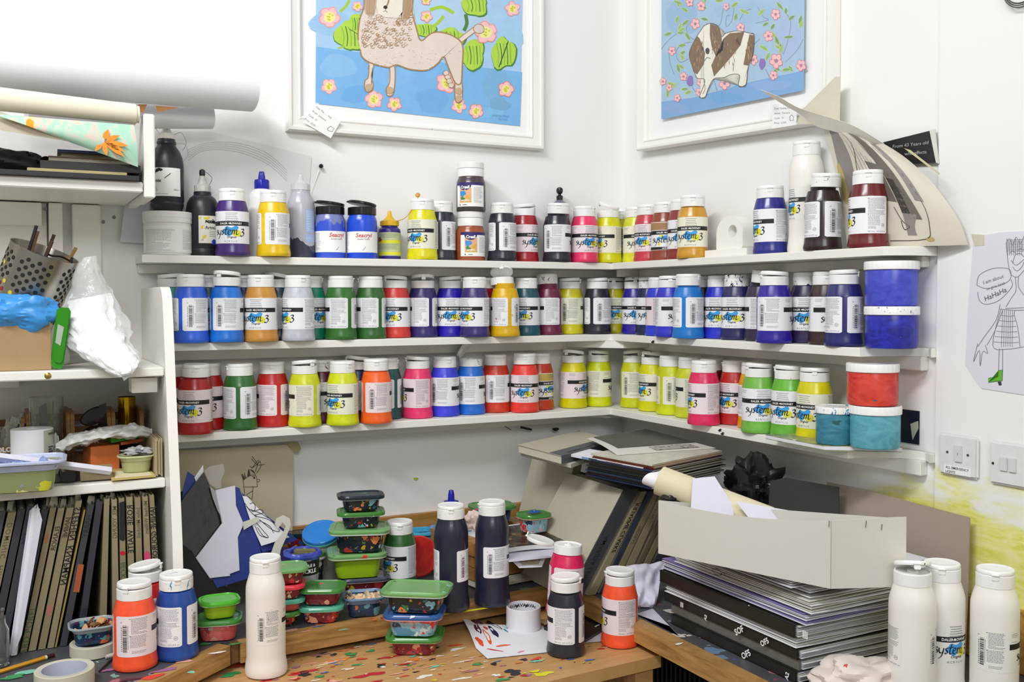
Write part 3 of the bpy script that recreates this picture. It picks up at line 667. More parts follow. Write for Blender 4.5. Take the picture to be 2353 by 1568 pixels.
def posA(px, c, z): return (onA(px, 700, -c).x, -c, z)
def posB(px, c, z): return (-c, onB(px, 700, -c).y, z)
ZT, ZM, ZL = (q + TH + .0003 for q in ZS)
BT = [  # shelf, wall, photo x, distance from wall, label turn, paint, label, cap stain, amount, extras
 (ZT, 'A', 536, .080, -4, '#452a78', 'deep purple paint bottle beside the black bottle with a small yellow-spotted label', '#452a78', 0, {}),
 (ZT, 'A', 630, .080, 164, '#eec60c', 'deep yellow paint bottle with a paint-smeared label, in front of the glue bottle with a blue cap', '#e0c020', .1, {'lamt': .4}),
 (ZT, 'A', 971, .080, -27, '#e6e010', 'lemon yellow paint bottle draped with a dried ochre string, topmost shelf', '#e8c040', .05, {'lab': 'C'}),
 (ZT, 'A', 1015, .042, -163, '#2b2c3c', 'black paint bottle half hidden behind the lemon one with the ochre string', '#8a8a8a', 0, {}),
 (ZT, 'A', 1154, .080, -177, '#282936', 'black paint bottle just right of the two stacked craft jars', '#151515', .18, {}),
 (ZT, 'A', 1205, .043, 54, '#a81c2c', 'dark red paint bottle with front label half hidden, next to a black bottle on the topmost shelf', '#a01c2c', .0, {'lid': 6, 'laz': 95, 'lab': 'P'}),
 (ZT, 'A', 1280, .082, 127, '#272835', 'black paint bottle with black-splashed cap in front of the domed bottle with a ball knob', '#121212', .35, {'lift': .006, 'ctilt': 3}),
 (ZT, 'A', 1343, .080, 25, '#f03a6c', 'hot pink paint bottle with a red streak down its cap, topmost shelf', '#d81c34', .12, {'laz': 60, 'lab': 'P'}),
 (ZT, 'A', 1399, .050, -49, '#d9dc10', 'yellow-green paint bottle with blue and yellow spatters right of the hot pink one', '#c9d020', .22, {'lamt': .35, 'lid': 22, 'laz': -120, 'lab': 'C'}),
 (ZT, 'B', 1428, .055, 10, '#c9bd14', 'mustard paint bottle squeezed into the corner of the topmost shelf', '#c9bc3c', .5, {'lab': 'O'}),
 (ZT, 'B', 1459, .043, 22, '#dfe236', 'pale lemon paint bottle just right of the corner on the topmost shelf', '#8a8a8a', 0, {'lab': 'C'}),
 (ZT, 'B', 1489, .060, -28, '#c93c48', 'rose red paint bottle right of the corner on the topmost shelf', '#8a8a8a', 0, {'lab': 'P'}),
 (ZT, 'B', 1528, .045, 5, '#93432c', 'copper brown paint bottle with an older patterned label', '#8a8a8a', 0, {'lab': 'O'}),
 (ZT, 'B', 1567, .042, -6, '#8c3430', 'brown-red paint bottle mostly hidden behind the metallic gold one', '#8a8a8a', 0, {}),
 (ZT, 'B', 1591, .090, -7, '#d29a2e', 'metallic gold paint bottle with gold drips on its cap, topmost shelf', '#c8902c', .32, {'lab': 'C', 'lift': .002}),
 (ZT, 'B', 1770, .070, -66, '#282c88', 'royal blue paint bottle alone beside the white wooden holder', '#30307a', .05, {'lean': (0, -1)}),
 (ZT, 'B', 1889, .085, -159, '#2c1a1c', 'dark brown paint bottle with a brown-caked tilted cap, topmost shelf', '#3c1e14', .42, {'lift': .007, 'ctilt': 4, 'lamt': .35}),
 (ZT, 'B', 1993, .080, -86, '#6c1a1e', 'maroon paint bottle under the curling drawing, topmost shelf', '#8a8a8a', 0, {}),
 (ZM, 'A', 377, .043, 138, '#4fa898', 'pearly teal paint bottle behind the rounded side panel, middle shelf', '#2a5a58', .1, {'lid': 5, 'laz': 100}),
 (ZM, 'A', 438.7, .110, 166, '#2e62dc', 'cobalt blue paint bottle with its barcode turned forward, leftmost in front on the middle shelf', '#8a8a8a', 0, {'laz': -22, 'lean': (0, 0)}),
 (ZM, 'A', 479, .042, 0, '#1c4654', 'dark slate teal bottle hidden between the two front blue ones at the left', '#8a8a8a', 0, {}),
 (ZM, 'A', 520, .112, 143, '#1e74d8', 'sky blue paint bottle with a lifted lid, second in front from the left on the middle shelf', '#28307a', .05, {'lid': 7, 'laz': -35, 'lift': .003, 'ctilt': 1}),
 (ZM, 'A', 560, .042, 110, '#1e2c66', 'navy bottle behind the sky blue one and the ochre one', '#8a8a8a', 0, {}),
 (ZM, 'A', 599.7, .110, -20, '#d09440', 'golden ochre paint bottle with white and turquoise drips, middle shelf', '#58b8c8', .1, {'laz': -12}),
 (ZM, 'A', 641, .042, -85, '#16384c', 'dark petrol bottle with a tilted grey lid behind the ochre and silver ones', '#1c2c2c', .3, {'lid': 12, 'laz': -90}),
 (ZM, 'A', 685, .106, -61, '#c2c6d0', 'silver grey paint bottle with blue scribbles on its label, middle shelf', '#7a7a80', .03, {'laz': 22, 'lamt': .1}),
 (ZM, 'A', 715, .043, 39, '#1c8a6c', 'emerald paint bottle with a black-edged cap, behind the silver one', '#203028', .25, {'laz': 80}),
 (ZM, 'A', 780.7, .058, -123, '#35702c', 'leaf green paint bottle, left one of the matching pair on the middle shelf', '#8a8a8a', 0, {'laz': 100}),
 (ZM, 'A', 852, .060, -119, '#32682e', 'leaf green paint bottle with lime specks, right one of the pair on the middle shelf', '#8a8a8a', 0, {'laz': -85, 'lamt': .12}),
 (ZM, 'A', 909, .043, -23, '#d23c38', 'scarlet paint bottle with a red line on its cap, next to the green pair', '#98202c', .08, {'lid': 4, 'laz': -60}),
 (ZM, 'A', 971.5, .050, -125, '#332a6c', 'indigo paint bottle with its lid ajar and print panel forward, middle shelf', '#18181c', .06, {'lid': 9, 'laz': 5}),
 (ZM, 'A', 1034, .050, 1, '#281cae', 'ultramarine paint bottle with its whole front label showing, middle shelf', '#8a8a8a', 0, {'lid': 4, 'laz': 90}),
 (ZM, 'A', 1090.8, .106, -46, '#3c2e72', 'dull violet paint bottle standing forward, left of the open ochre yellow one', '#8a8a8a', 0, {}),
 (ZM, 'A', 1116, .041, 120, '#a8142c', 'crimson bottle showing only as a sliver behind the dull violet one', '#8a8a8a', 0, {}),
 (ZM, 'A', 1158, .085, -138, '#e2b410', 'ochre yellow paint bottle with a raised cap and its lid hanging open, middle shelf', '#c87a1c', .3, {'lift': .009, 'ctilt': -5, 'lid': 28, 'laz': 0, 'lamt': .75}),
 (ZM, 'A', 1209, .043, -20, '#1c5464', 'petrol teal paint bottle just right of the open ochre yellow one', '#8a8a8a', 0, {}),
 (ZM, 'A', 1261, .046, -98, '#6e2444', 'plum paint bottle with a crimson-smeared lifted cap, middle shelf', '#6a1020', .55, {'lift': .012, 'ctilt': -4, 'lamt': .3}),
 (ZM, 'A', 1310, .044, 145, '#cfc81c', 'half empty clear yellow paint bottle, left of the black one by the corner', '#c8b830', .08, {'lid': 3, 'laz': 90, 'lamt': .2, 'lab': 'C'}),
 (ZM, 'A', 1371.6, .078, 177, '#262733', 'black paint bottle with a white cap nearest the corner on the middle shelf', '#8a8a8a', .05, {'lid': 3, 'laz': 100}),
 (ZM, 'B', 1410, .048, 5, '#bcb40c', 'yellow paint bottle tucked into the corner of the middle shelf', '#b8a020', .06, {'lid': 3, 'lab': 'C'}),
 (ZM, 'B', 1460, .044, 7, '#2c1e98', 'violet-blue paint bottle with a purple blot on its label, first right of the corner', '#20144c', .35, {'lamt': .3, 'lid': 4}),
 (ZM, 'B', 1493, .043, 6, '#1c2c54', 'dark navy paint bottle with pale turquoise smears on its label', '#3c8aa4', .5, {'lamt': .55, 'lid': 2}),
 (ZM, 'B', 1516, .062, -113, '#2f3fd4', 'bright blue paint bottle showing only its left edge beside the navy one', '#3c4cc0', .3, {'lab': 'P'}),
 (ZM, 'B', 1541, .098, 54, '#3438c8', 'bright blue paint bottle with a lime fleck on its shoulder, middle shelf', '#7ac83c', .06, {'lid': 2}),
 (ZM, 'B', 1585, .100, -174, '#1d7cd0', 'azure paint bottle with blue drips and a hanging tab on the cap, middle shelf', '#2c88d8', .22, {'laz': 62, 'lift': .004}),
 (ZM, 'B', 1613, .042, -30, '#14141e', 'black bottle in the gap behind the azure one', '#b09038', .3, {}),
 (ZM, 'B', 1648, .052, -23, '#2c34c4', 'blue paint bottle with a chipped band on its label, right of the azure one', '#2c28b0', .2, {'lamt': .12}),
 (ZM, 'B', 1694, .062, -21, '#28285c', 'midnight blue paint bottle with a thickly clotted cap, middle shelf', '#1c1440', .75, {'lamt': .35}),
 (ZM, 'B', 1750, .048, -126, '#332a44', 'smoky violet bottle with a cap knocked askew, left of the big ultramarine one', '#241838', .3, {'lift': .010, 'ctilt': 5, 'lamt': .4}),
 (ZM, 'B', 1786, .100, 123, '#2f1f9c', 'ultramarine violet paint bottle standing forward with a blue smudge on its print', '#2c44b8', .12, {'lid': 4, 'laz': -70, 'lamt': .08}),
 (ZM, 'B', 1848, .062, -10, '#33264e', 'aubergine paint bottle with a violet run across its front label', '#301c58', .5, {'lamt': .45}),
 (ZM, 'B', 1901, .042, 43, '#3c2824', 'chocolate brown bottle wedged between the aubergine and the navy ones', '#8a8a8a', .05, {}),
 (ZM, 'B', 1940, .090, -156, '#26286c', 'navy paint bottle, nearest of all to the two blue jars', '#8a8a8a', .02, {'lid': 2, 'laz': 70}),
 (ZL, 'A', 391, .052, 70, '#bc1c24', 'red paint bottle cut off by the side panel, lowest shelf', '#8a8a8a', 0, {'lab': 'P'}),
 (ZL, 'A', 446, .106, -24, '#b41820', 'red paint bottle with a red-spattered white cap, leftmost in front on the lowest shelf', '#b81c34', .38, {'lift': .004, 'ctilt': 2, 'lamt': .08, 'lab': 'P'}),
 (ZL, 'A', 472, .043, -15, '#b8181c', 'red paint bottle with dots of orange and yellow, behind the spattered red one', '#c01c1c', .05, {'lab': 'P', 'lamt': .1}),
 (ZL, 'A', 548, .062, -164, '#2f6a30', 'forest green paint bottle alone between two red ones, lowest shelf', '#8a8a8a', 0, {'laz': -75}),
 (ZL, 'A', 624, .062, -134, '#c0211f', 'red paint bottle with a clean cap, between the green and the lime-lidded yellow one', '#8a8a8a', 0, {'laz': 0, 'lab': 'P'}),
 (ZL, 'A', 698.5, .100, -116, '#d6dc20', 'acid yellow paint bottle with its lid tilted and a lime rim, lowest shelf', '#d8dc30', .1, {'lid': 6, 'laz': 38, 'lab': 'C'}),
 (ZL, 'A', 738, .042, 70, '#5e1436', 'burgundy bottle with a clotted cap between the two acid yellow ones', '#7c1030', .55, {}),
 (ZL, 'A', 786, .110, -39, '#d9e21c', 'acid yellow paint bottle standing forward with its front label showing, lowest shelf', '#8a8a8a', .0, {'laz': 34, 'lab': 'C'}),
 (ZL, 'A', 822, .043, 120, '#1c2850', 'navy bottle with a lifted lid behind the acid yellow and orange ones', '#4884b0', .12, {'lid': 8, 'laz': -70, 'lift': .002}),
 (ZL, 'A', 863, .106, 151, '#ff6a24', 'vivid orange paint bottle with navy brush marks on its label, lowest shelf', '#8a8a8a', 0, {'laz': 2, 'lift': .003, 'lab': 'P'}),
 (ZL, 'A', 888, .043, -120, '#1c5a5c', 'bottle-green teal paint bottle behind the vivid orange one', '#2c2c2c', .1, {'laz': 75}),
 (ZL, 'A', 957, .062, -93, '#ee3a70', 'raspberry pink paint bottle with its lid slightly open, lowest shelf', '#d01c40', .05, {'lid': 5, 'laz': -80, 'lab': 'P'}),
 (ZL, 'A', 1021, .055, 119, '#3c44dc', 'periwinkle blue paint bottle with a shaded cap, lowest shelf', '#8a8a8a', 0, {'laz': 20}),
 (ZL, 'A', 1081, .052, 126, '#1e6cd0', 'blue paint bottle whose blue-smeared lid stands wide open, lowest shelf', '#24489c', .45, {'lid': 58, 'laz': 75, 'lamt': .4}),
 (ZL, 'A', 1140, .050, 150, '#d03a22', 'vermilion paint bottle with green fingerprints on its label', '#a82c1c', .3, {'lamt': .25}),
 (ZL, 'A', 1204, .072, -5, '#ee4038', 'coral red paint bottle with red runs under its cap, lowest shelf', '#d01c24', .3, {'lift': .003, 'lab': 'P', 'lamt': .12}),
 (ZL, 'A', 1240, .042, 58, '#c23c20', 'brick red bottle with a gold and black older label, behind the coral one', '#c04c38', .08, {'lab': 'G'}),
 (ZL, 'A', 1317, .046, 67, '#dcd40c', 'yellow paint bottle with pink and orange daubs, left one of the pair at the corner', '#c8a020', .25, {'lid': 9, 'laz': -40, 'lamt': .35, 'lab': 'P'}),
 (ZL, 'A', 1375, .044, 111, '#d2dc18', 'lime yellow paint bottle, right one of the pair left of the corner', '#b8c83c', .15, {'lid': 5, 'laz': -50, 'lab': 'C', 'lamt': .1}),
 (ZL, 'B', 1457, .043, 130, '#d0d61c', 'lime yellow paint bottle with its barcode at its left edge, first right of the corner on the lowest shelf', '#c8cc28', .4, {'lid': 7, 'laz': 30, 'lab': 'C', 'lamt': .15}),
 (ZL, 'B', 1500, .048, -53, '#dcdc08', 'yellow paint bottle with its label rubbed bare, second right of the corner on the lowest shelf', '#c8c81c', .15, {'lid': 8, 'laz': -60, 'lab': 'C', 'lamt': .45}),
 (ZL, 'B', 1542, .055, 161, '#d2da16', 'lime yellow paint bottle with a blank white cap, third right of the corner', '#8a8a8a', 0, {'laz': 90, 'lab': 'C'}),
 (ZL, 'B', 1587, .055, -106, '#d4dc2c', 'lime yellow bottle half hidden by the deep pink one, lowest shelf', '#9cc830', .08, {'lab': 'C', 'lamt': .2}),
 (ZL, 'B', 1621, .100, -71, '#e42c60', 'deep pink paint bottle standing forward with red blots on its label', '#c81c38', .18, {'lab': 'P', 'lamt': .1}),
 (ZL, 'B', 1637, .041, -30, '#7c0c1c', 'dark crimson bottle in the gap behind the deep pink one', '#a8888c', .2, {}),
 (ZL, 'B', 1688, .055, -40, '#bf2a26', 'plain red paint bottle between the deep pink and the apple green ones', '#8a8a8a', 0, {'laz': -75, 'lab': 'P'}),
 (ZL, 'B', 1735, .041, 60, '#e8a818', 'amber bottle just visible behind the apple green one', '#8a8a8a', 0, {}),
 (ZL, 'B', 1745, .110, 15, '#78bc4a', 'apple green paint bottle with a red daub on its label, lowest shelf', '#8a8a8a', 0, {'lid': 4, 'laz': -60}),
 (ZL, 'B', 1813, .066, -22, '#6cba3c', 'apple green paint bottle with green clots round its cap', '#5aa03c', .35, {'lid': 3, 'laz': -80, 'lamt': .2}),
 (ZL, 'B', 1873, .066, -36, '#e0d808', 'bright yellow paint bottle behind the small teal jar, lowest shelf', '#88a838', .18, {'lab': 'C', 'lid': 2, 'lamt': .12}),
]
GN = {ZT: 'paint bottles on the topmost corner shelf', ZM: 'paint bottles on the middle corner shelf', ZL: 'paint bottles on the lowest corner shelf'}
# let neighbouring bottles stand beside each other instead of through each other
BP = [list((posA if b[1] == 'A' else posB)(b[2], b[3], b[0])) for b in BT]; B0 = [tuple(p) for p in BP]
FIX = [(posA(387, .060, ZT), .0545), (posA(468, .050, ZT), .0388), (posA(604, .0345, ZT), .0335), (posA(693, .046, ZT), .034), (posA(760, .060, ZT), .038), (posA(833, .078, ZT), .038), (posA(896, .045, ZT), .029),
       (posA(1082, .060, ZT), .0395), (posA(1286, .030, ZT), .0285), ((-.043, onB(1851, 700, -.043).y, ZT), .041), ((-.068, onB(2045, 700, -.075).y, ZM), .052), ((-.130, onB(1918, 960, -.130).y, ZL), .038), ((-.095, onB(2011, 960, -.095).y, ZL), .050)]
RB = .0398
for it in range(400):
    for i, p in enumerate(BP):
        for j in range(i + 1, len(BP)):
            q = BP[j]
            if p[2] != q[2]: continue
            dx, dy = q[0] - p[0], q[1] - p[1]; d = math.hypot(dx, dy)
            if 1e-6 < d < 2 * RB:
                k = (2 * RB - d) / d * .5; p[0] -= dx * k; p[1] -= dy * k; q[0] += dx * k; q[1] += dy * k
        for f, fr in FIX:
            if abs(f[2] - p[2]) > .02: continue
            dx, dy = p[0] - f[0], p[1] - f[1]; d = math.hypot(dx, dy)
            if d < RB + fr: k = (RB + fr - d) / d; p[0] += dx * k; p[1] += dy * k
        ra = Vector((B0[i][0] - CAM.x, B0[i][1] - CAM.y, 0)).normalized(); e = Vector((p[0] - B0[i][0], p[1] - B0[i][1], 0))
        al = e.dot(ra); pe = e - ra * al; pe *= .93 if it < 360 else 1
        p[0], p[1] = B0[i][0] + ra.x * al + pe.x, B0[i][1] + ra.y * al + pe.y
        p[0] = min(p[0], -.0408); p[1] = min(p[1], -.0408)
        if BT[i][1] == 'A': p[1] = max(p[1], -.117)
        else: p[0] = max(p[0], -.117)
        if p[2] != ZT: p[0] = max(p[0], -1.2885 if BT[i][1] == 'A' else p[0])
for (z, wl, px, c, th, col, lbl, cc_, amt, kw), p in zip(BT, BP):
    p = tuple(p)
    bottle(p, th, col, lbl, cc_, amt, group=GN[z], **kw)
# bottles on the bench and the desk: foot of each seen in the photograph
def foot(px, py, z, r=.036):
    p = onZ(px, py, z); d = (p - CAM); d.z = 0; d.normalize(); return (p.x + d.x * r, p.y + d.y * r, z)
E_ = .0014
bottle(foot(311, 1545, ZB + E_), 140, '#ff5a30', 'fluorescent orange paint bottle in front of the sketchbooks on the left bench', '#f04a24', .06, laz=-30, lid=2, lab='P', cat='paint bottle')
bottle(foot(336, 1500, ZB + E_), -100, '#c8282c', 'red paint bottle with a loose open lid behind the fluorescent orange one', '#c01c1c', .1, lid=9, laz=75, lift=.003, lab='P')
bottle(foot(407, 1521, ZB + E_), -136, '#1c4a9c', 'pearly dark blue paint bottle with cyan drips over its cap on the bench', '#1c88b8', .5, laz=4, lift=.002)
p = onA(924, 1300, -.30); bottle((p.x, -.285, ZB + E_), -54, '#336632', 'dark green paint bottle on the bench behind the tub with a scratched green lid', '#8a8a8a', 0)
bottle(foot(1300, 1514, ZD + E_), -121, '#2a2b38', 'black paint bottle with black drips over its label on the desk', '#101014', .12, lid=3, laz=78, lift=.003, lamt=.08)
bottle(foot(1424, 1492, ZD + E_), -89, '#ff5c34', 'orange paint bottle on the right end of the desk', '#d83c28', .08, lid=3, laz=-75, lab='P', lamt=.04)
p = foot(1296, 1420, ZB + E_); bottle(p, 150, '#e0245c', 'pink paint bottle with its lid flipped right open, leaning behind the black one', '#e02838', .12, lid=168, laz=85, lab='P', lean=(0, 4), lift=.001)
bottle(foot(612, 1562, ZD + E_), 131, '#ece9e2', 'large white paint bottle with turquoise smears standing on the desk', '#b88a6c', .05, big='W', lamt=.5, zs=1.0)
bottle(foot(1037, 1410, ZB + E_), 188, '#26273a', 'large black paint bottle with a black-spotted cap, left one of the tall pair on the bench', '#101010', .12, big=True, zs=1.0)
bottle(foot(1131, 1398, ZB + E_), 138, '#25263a', 'large black paint bottle, right one of the tall pair on the bench', '#8a8a8a', 0, big=True, laz=-70, zs=1.0)
bottle((-.043, onB(1851, 700, -.043).y, ZT), -60, '#e6e7e4', 'large empty translucent white bottle on the topmost shelf behind the dark brown one', '#c8d020', .03, big='W', zs=1.08)
for px, yt, th, lid, lbl in ((2097, 1336, -156, 16, 'large white paint bottle with its lid popped up, leftmost of the three beside the grey board'), (2164, 1326, 39, 0, 'large white paint bottle with a partly hidden front label, middle one of the three at the right'), (2287, 1340, 115, 0, 'large white paint bottle at the right edge, apart from the other two')):
    # feet are outside the frame: the cap's height above the bench fixes the distance
    p = onZ(px, yt - 14, ZB + E_ + .214); bottle((p.x, p.y, ZB + E_), th, '#e9e8e4', lbl, '#8a8a8a', 0, big='W', lid=lid, laz=0 if lid == 0 else 15, zs=1.0, lamt=0)

# ---------------------------------------------------------------- other bottles and jars on the topmost shelf
def cone_cap(mb, r, z0, z1, tip, zt, mi=0, n=28, fl=-.0006):
    mb.lathe([(r * .96, z0), (r, z0 + .001), (r, z1 - .001), (r * .9, z1)], n * 2, mi, fl=fl, fln=2, cap1=False)
    mb.lathe([(r * .9, z1), (r * .62, z1 + .003), (tip * 1.7, z1 + (zt - z1) * .45), (tip, zt - .001), (tip * .7, zt)], n, mi, cap0=False)
def pbox(mb, u0, u1, z0, z1, r, mi): cpanel(mb, u0, u1, z0, z1, r, mi, 5)
MK = M('#26262e', .38, name='black_squeeze_plastic', var=.12); MTUB = M('#eeeeec', .35, name='white_tub_plastic', var=.02); MCREAM = M('#e8e6da', .45, name='aged_white_plastic')
x, y, z = posA(387, .060, ZT)
r = thing('paint_tub', 'large round white tub with fine print, under the leftmost black bottle', 'tub', (x, y, z), (0, 0, cam_rot(x, y, 0)))
obj('tub_body', MB().lathe([(.048, 0), (.0505, .001), (.0515, .004), (.0525, .074)], 48), MTUB, r)
obj('lid', MB().lathe([(.0533, .0742), (.0540, .0752), (.0540, .086), (.0546, .0865), (.0546, .0985), (.0535, .1000), (.049, .1002), (.048, .0992)], 56), MTUB, r)
lb = MB(); rs = random.Random(2); pbox(lb, -80, 85, .006, .068, .0530, 0)
cprint(lb, -62, 18, .058, 19, .0027, .0532, rs, 1, .0006, .6); cprint(lb, 38, 78, .058, 17, .0027, .0532, rs, 1, .0006, .9)
obj('label', lb, [MWHT, MGREY], r)
SQ = lambda h=.15: [(.030, 0), (.0345, .0005), (.0372, .003), (.0372, .014), (.0355, .018), (.0368, .022), (.0375, .03)]
r = thing('squeeze_bottle', 'tall black squeeze bottle with a picture label, standing on the round white tub', 'paint bottle', (x, y, z + .1006), (0, 0, cam_rot(x, y, 0)))
obj('bottle_body', MB().lathe([(.028, 0), (.031, .0004), (.0345, .008), (.0372, .017), (.0358, .021), (.0360, .023), (.0374, .026), (.0376, .1), (.0370, .112), (.0345, .126), (.029, .140), (.0215, .151), (.0200, .155), (.0215, .157), (.0212, .162), (.0195, .164), (.0195, .168)], 44), MK, r)
m = MB(); cone_cap(m, .0195, .1665, .181, .0055, .203); obj('nozzle_cap', m, MCREAM, r)
m = MB(); m.lathe([(.006, .2), (.0068, .203), (.005, .209), (.002, .211)], 16, 1)
m.tube(crom([cyl(60, .178, .02), cyl(75, .183, .034), cyl(70, .160, .046), cyl(60, .140, .040)], 6), .0004, 5, 1); m.tube(crom([cyl(-50, .178, .02), cyl(-60, .205, .034), cyl(-40, .206, .012), cyl(0, .204, .004)], 6), .0008, 5, 0)
obj('tether', m, [MCREAM, MK], r)
lb = MB(); pbox(lb, -62, 50, .034, .0985, .0379, 0); ctext(lb, 'rtmix', .0100, .0381, -36, .066, 1, bold=.03); ctext(lb, '500ml', .0052, .0381, 32, .047, 1)
for k in range(4): ribbon(lb, [(22 + k * 4, .068), (18 + k * 7, .090)], .0016, lambda a, b: cyl(a, b, .0381), 2 + k % 3, n=1)
for k in range(7): ribbon(lb, [(-8 + k * 3.0, .074 + k * .0016), (-5 + k * 3.0, .0765 + k * .0016)], .0022, lambda a, b: cyl(a, b, .0381), 1, n=1)
for k, (u, zz, s) in enumerate([(-45, .088, 9), (-38, .091, 12), (-30, .094, 9), (-50, .082, 5), (-20, .093, 5)]): cfill(lb, [(u + p[0] * 1.0, zz + p[1]) for p in blob(0, 0, s, .0035, k, 14, .5)], .0382, 1, 1.5)
for k in range(3): pbox(lb, -58, -38 + k * 3, .054 - k * .0035, .0548 - k * .0035, .0381, 6)
pbox(lb, -56, 4, .0385, .0392, .0381, 6)
cfill(lb, blob(28, .052, 1, .001, 2, 8), .0381, 4, 1); obj('label', lb, [MWHT, MINK, MYEL, MBLUE, M('#e0604a', .5), MGREY, MGREY], r)

x, y, z = posA(468, .050, ZT)
r = thing('squeeze_bottle', 'domed black squeeze bottle with a dirty white nozzle and cream label', 'paint bottle', (x, y, z), (0, 0, cam_rot(x, y, 0)))
obj('bottle_body', MB().lathe([(.034, 0), (.0375, .001), (.0385, .004), (.0385, .0165), (.0378, .018), (.0385, .0195), (.0385, .105), (.0378, .112), (.035, .126), (.029, .137), (.0215, .1435), (.0200, .144), (.0200, .1515)], 44, fl=0), MK, r)
m = MB(); cone_cap(m, .0188, .152, .1675, .0052, .193); obj('nozzle_cap', m, M('#c9c8c2', .5, var=.25), r)
m = MB(); m.lathe([(.0062, .190), (.0070, .196), (.0064, .203), (.002, .206)], 16); m.tube(crom([cyl(60, .168, .018), cyl(80, .185, .022), cyl(60, .197, .012), cyl(20, .200, .005)], 6), .0006, 5); obj('tether', m, MK, r)
lb = MB(); pbox(lb, -14, 66, .030, .094, .0388, 0); ctext(lb, 'scola', .0125, .0391, 27, .077, 1, bold=.06); ctext(lb, 'Artmix', .0105, .0391, 30, .063, 1, bold=.015); ctext(lb, 'CE', .005, .0391, -2, .036, 1)
for k in range(4): pbox(lb, 22, 46, .058 - k * .004, .0588 - k * .004, .0391, 4)
for k, (u, zz, s) in enumerate([(-2, .067, 5), (14, .088, 9), (5, .045, 7), (-8, .088, 4)]): cfill(lb, [(u + p[0], zz + p[1]) for p in blob(0, 0, s, .004, k, 14, .4)], .0390, 2, 1.5)
cfill(lb, [(40 + p[0], .033 + p[1]) for p in blob(0, 0, 10, .006, 5, 14, .3)], .0392, 3, 1.5)
obj('label', lb, [MCREAM, MINK, M('#e8d23a', .5), M('#1c3cb0', .5), MGREY], r)

x, y, z = posA(604, .0345, ZT)
r = thing('glue_bottle', 'white glue bottle with a bright blue twist nozzle behind the deep yellow bottle', 'glue bottle', (x, y, z), (0, 0, cam_rot(x, y, 0)))
obj('bottle_body', MB().lathe([(.030, 0), (.0325, .002), (.033, .006), (.033, .142), (.031, .153), (.022, .165), (.0165, .1675), (.0165, .172)], 40), M('#ecebe8', .3, var=.02), r)
BC = M('#141ca0', .3, name='blue_nozzle_plastic', var=.04)
m = MB(); m.lathe([(.0175, .1675), (.0180, .169), (.0180, .187), (.0165, .190), (.0085, .1905), (.0085, .192), (.0080, .199), (.0062, .209), (.0055, .210)], 44, fl=-.0006, fln=2); obj('nozzle_cap', m, BC, r)

def mat_level(name, top, low, zl):
    t = NT(name); g = t.n('ShaderNodeTexCoord'); sp_ = t.n('ShaderNodeSeparateXYZ'); t.l(g.outputs['Object'], sp_.inputs[0])
    nz = t.noise(t.coord((1, 1, .5)), 26, 3); lv = t.math('ADD', sp_.outputs['Z'], t.math('MULTIPLY', t.math('SUBTRACT', nz.outputs['Fac'], .5), .09))
    m_ = t.math('LESS_THAN', lv, zl); t.base(t.mix(m_, hx(top), hx(low))); t.b.inputs['Roughness'].default_value = .25; return t.mat
x, y, z = posA(693, .046, ZT)
r = thing('squeeze_bottle', 'smeary grey see-through squeeze bottle with a clear cone nozzle and dark dregs', 'paint bottle', (x, y, z), (0, 0, cam_rot(x, y, 0)))
obj('bottle_body', MB().lathe([(.030, 0), (.0325, .002), (.0335, .006), (.0335, .130), (.032, .140), (.024, .158), (.0225, .162), (.0225, .168)], 40), mat_level('grey_smeared_plastic', '#b4b5bf', '#3c4050', .042), r)
m = MB(); cone_cap(m, .0235, .167, .183, .0048, .207); obj('nozzle_cap', m, M('#e6e6e6', .2, trans=.25, name='clear_nozzle'), r)
lb = MB(); pbox(lb, 20, 70, .062, .120, .0338, 0); pbox(lb, 18, 70, .040, .058, .0338, 1); ctext(lb, '1 litre', .0085, .0341, 38, .046, 2); rs = random.Random(4); cprint(lb, 24, 66, .115, 12, .0042, .0340, rs, 2, .001)
obj('label', lb, [M('#a9bfe4', .5), M('#a4bce8', .5), M('#eaf2ff', .5)], r)

MBLK = M('#141416', .28, name='black_cap_plastic', var=.05)
def flip_jar(px, c, name, label, top, low, lidt, u_off, fill, tilt_az):
    x, y, z = posA(px, c, ZT)
    r = thing(name, label, 'paint jar', (x, y, z), (0, 0, cam_rot(x, y, 0)))
    obj('jar_body', MB().lathe([(.033, 0), (.0365, .0015), (.0375, .005), (.0375, .090), (.0368, .097), (.0335, .106), (.0325, .109), (.0325, .112)], 44), mat_level('jar_' + low[1:], top, low, fill), r)
    cp = obj('cap', MB().lathe([(.0350, .1095), (.0358, .1105), (.0358, .127), (.0345, .1285)], 60, fl=-.0006, fln=2), MBLK, r)
    l = MB().lathe([(.034, 0), (.0355, .001), (.0355, .0055), (.034, .0068)], 44, 0, Matrix.Translation((0, .0355, 0))); l.box((0, .072, .002), (.012, .006, .004), bev=.001)
    a = R(tilt_az); obj('lid', l, MBLK, cp, (-math.sin(a) * .0355, math.cos(a) * .0355, .1292), (R(lidt), 0, PI + a))
    lb = MB(); pbox(lb, -88, 90, .015, .067, .0378, 0); ctext(lb, 'Seacryl', .0145, .0381, u_off, .0525, 1, shear=.25, bold=.015); ctext(lb, 'Acrylic Colour', .0052, .0381, u_off, .0460, 2, shear=.2)
    rs = random.Random(8); cprint(lb, u_off - 98, u_off - 60, .062, 13, .0032, .0380, rs, 3, .0007, .7)
    ribbon(lb, [(u_off - 4, .020), (u_off + 2, .024), (u_off + 7, .029)], .0014, lambda a_, b_: cyl(a_, b_, .0381), 3)
    obj('label', lb, [MWHT, M('#d02c34', .5), MINK, MGREY], r)
flip_jar(760, .060, 'paint_jar', 'blue paint jar with a red-lettered label and a cloudy shoulder, its black lid tilted', '#7a84b8', '#3c58d0', 7, 26, .085, -95)
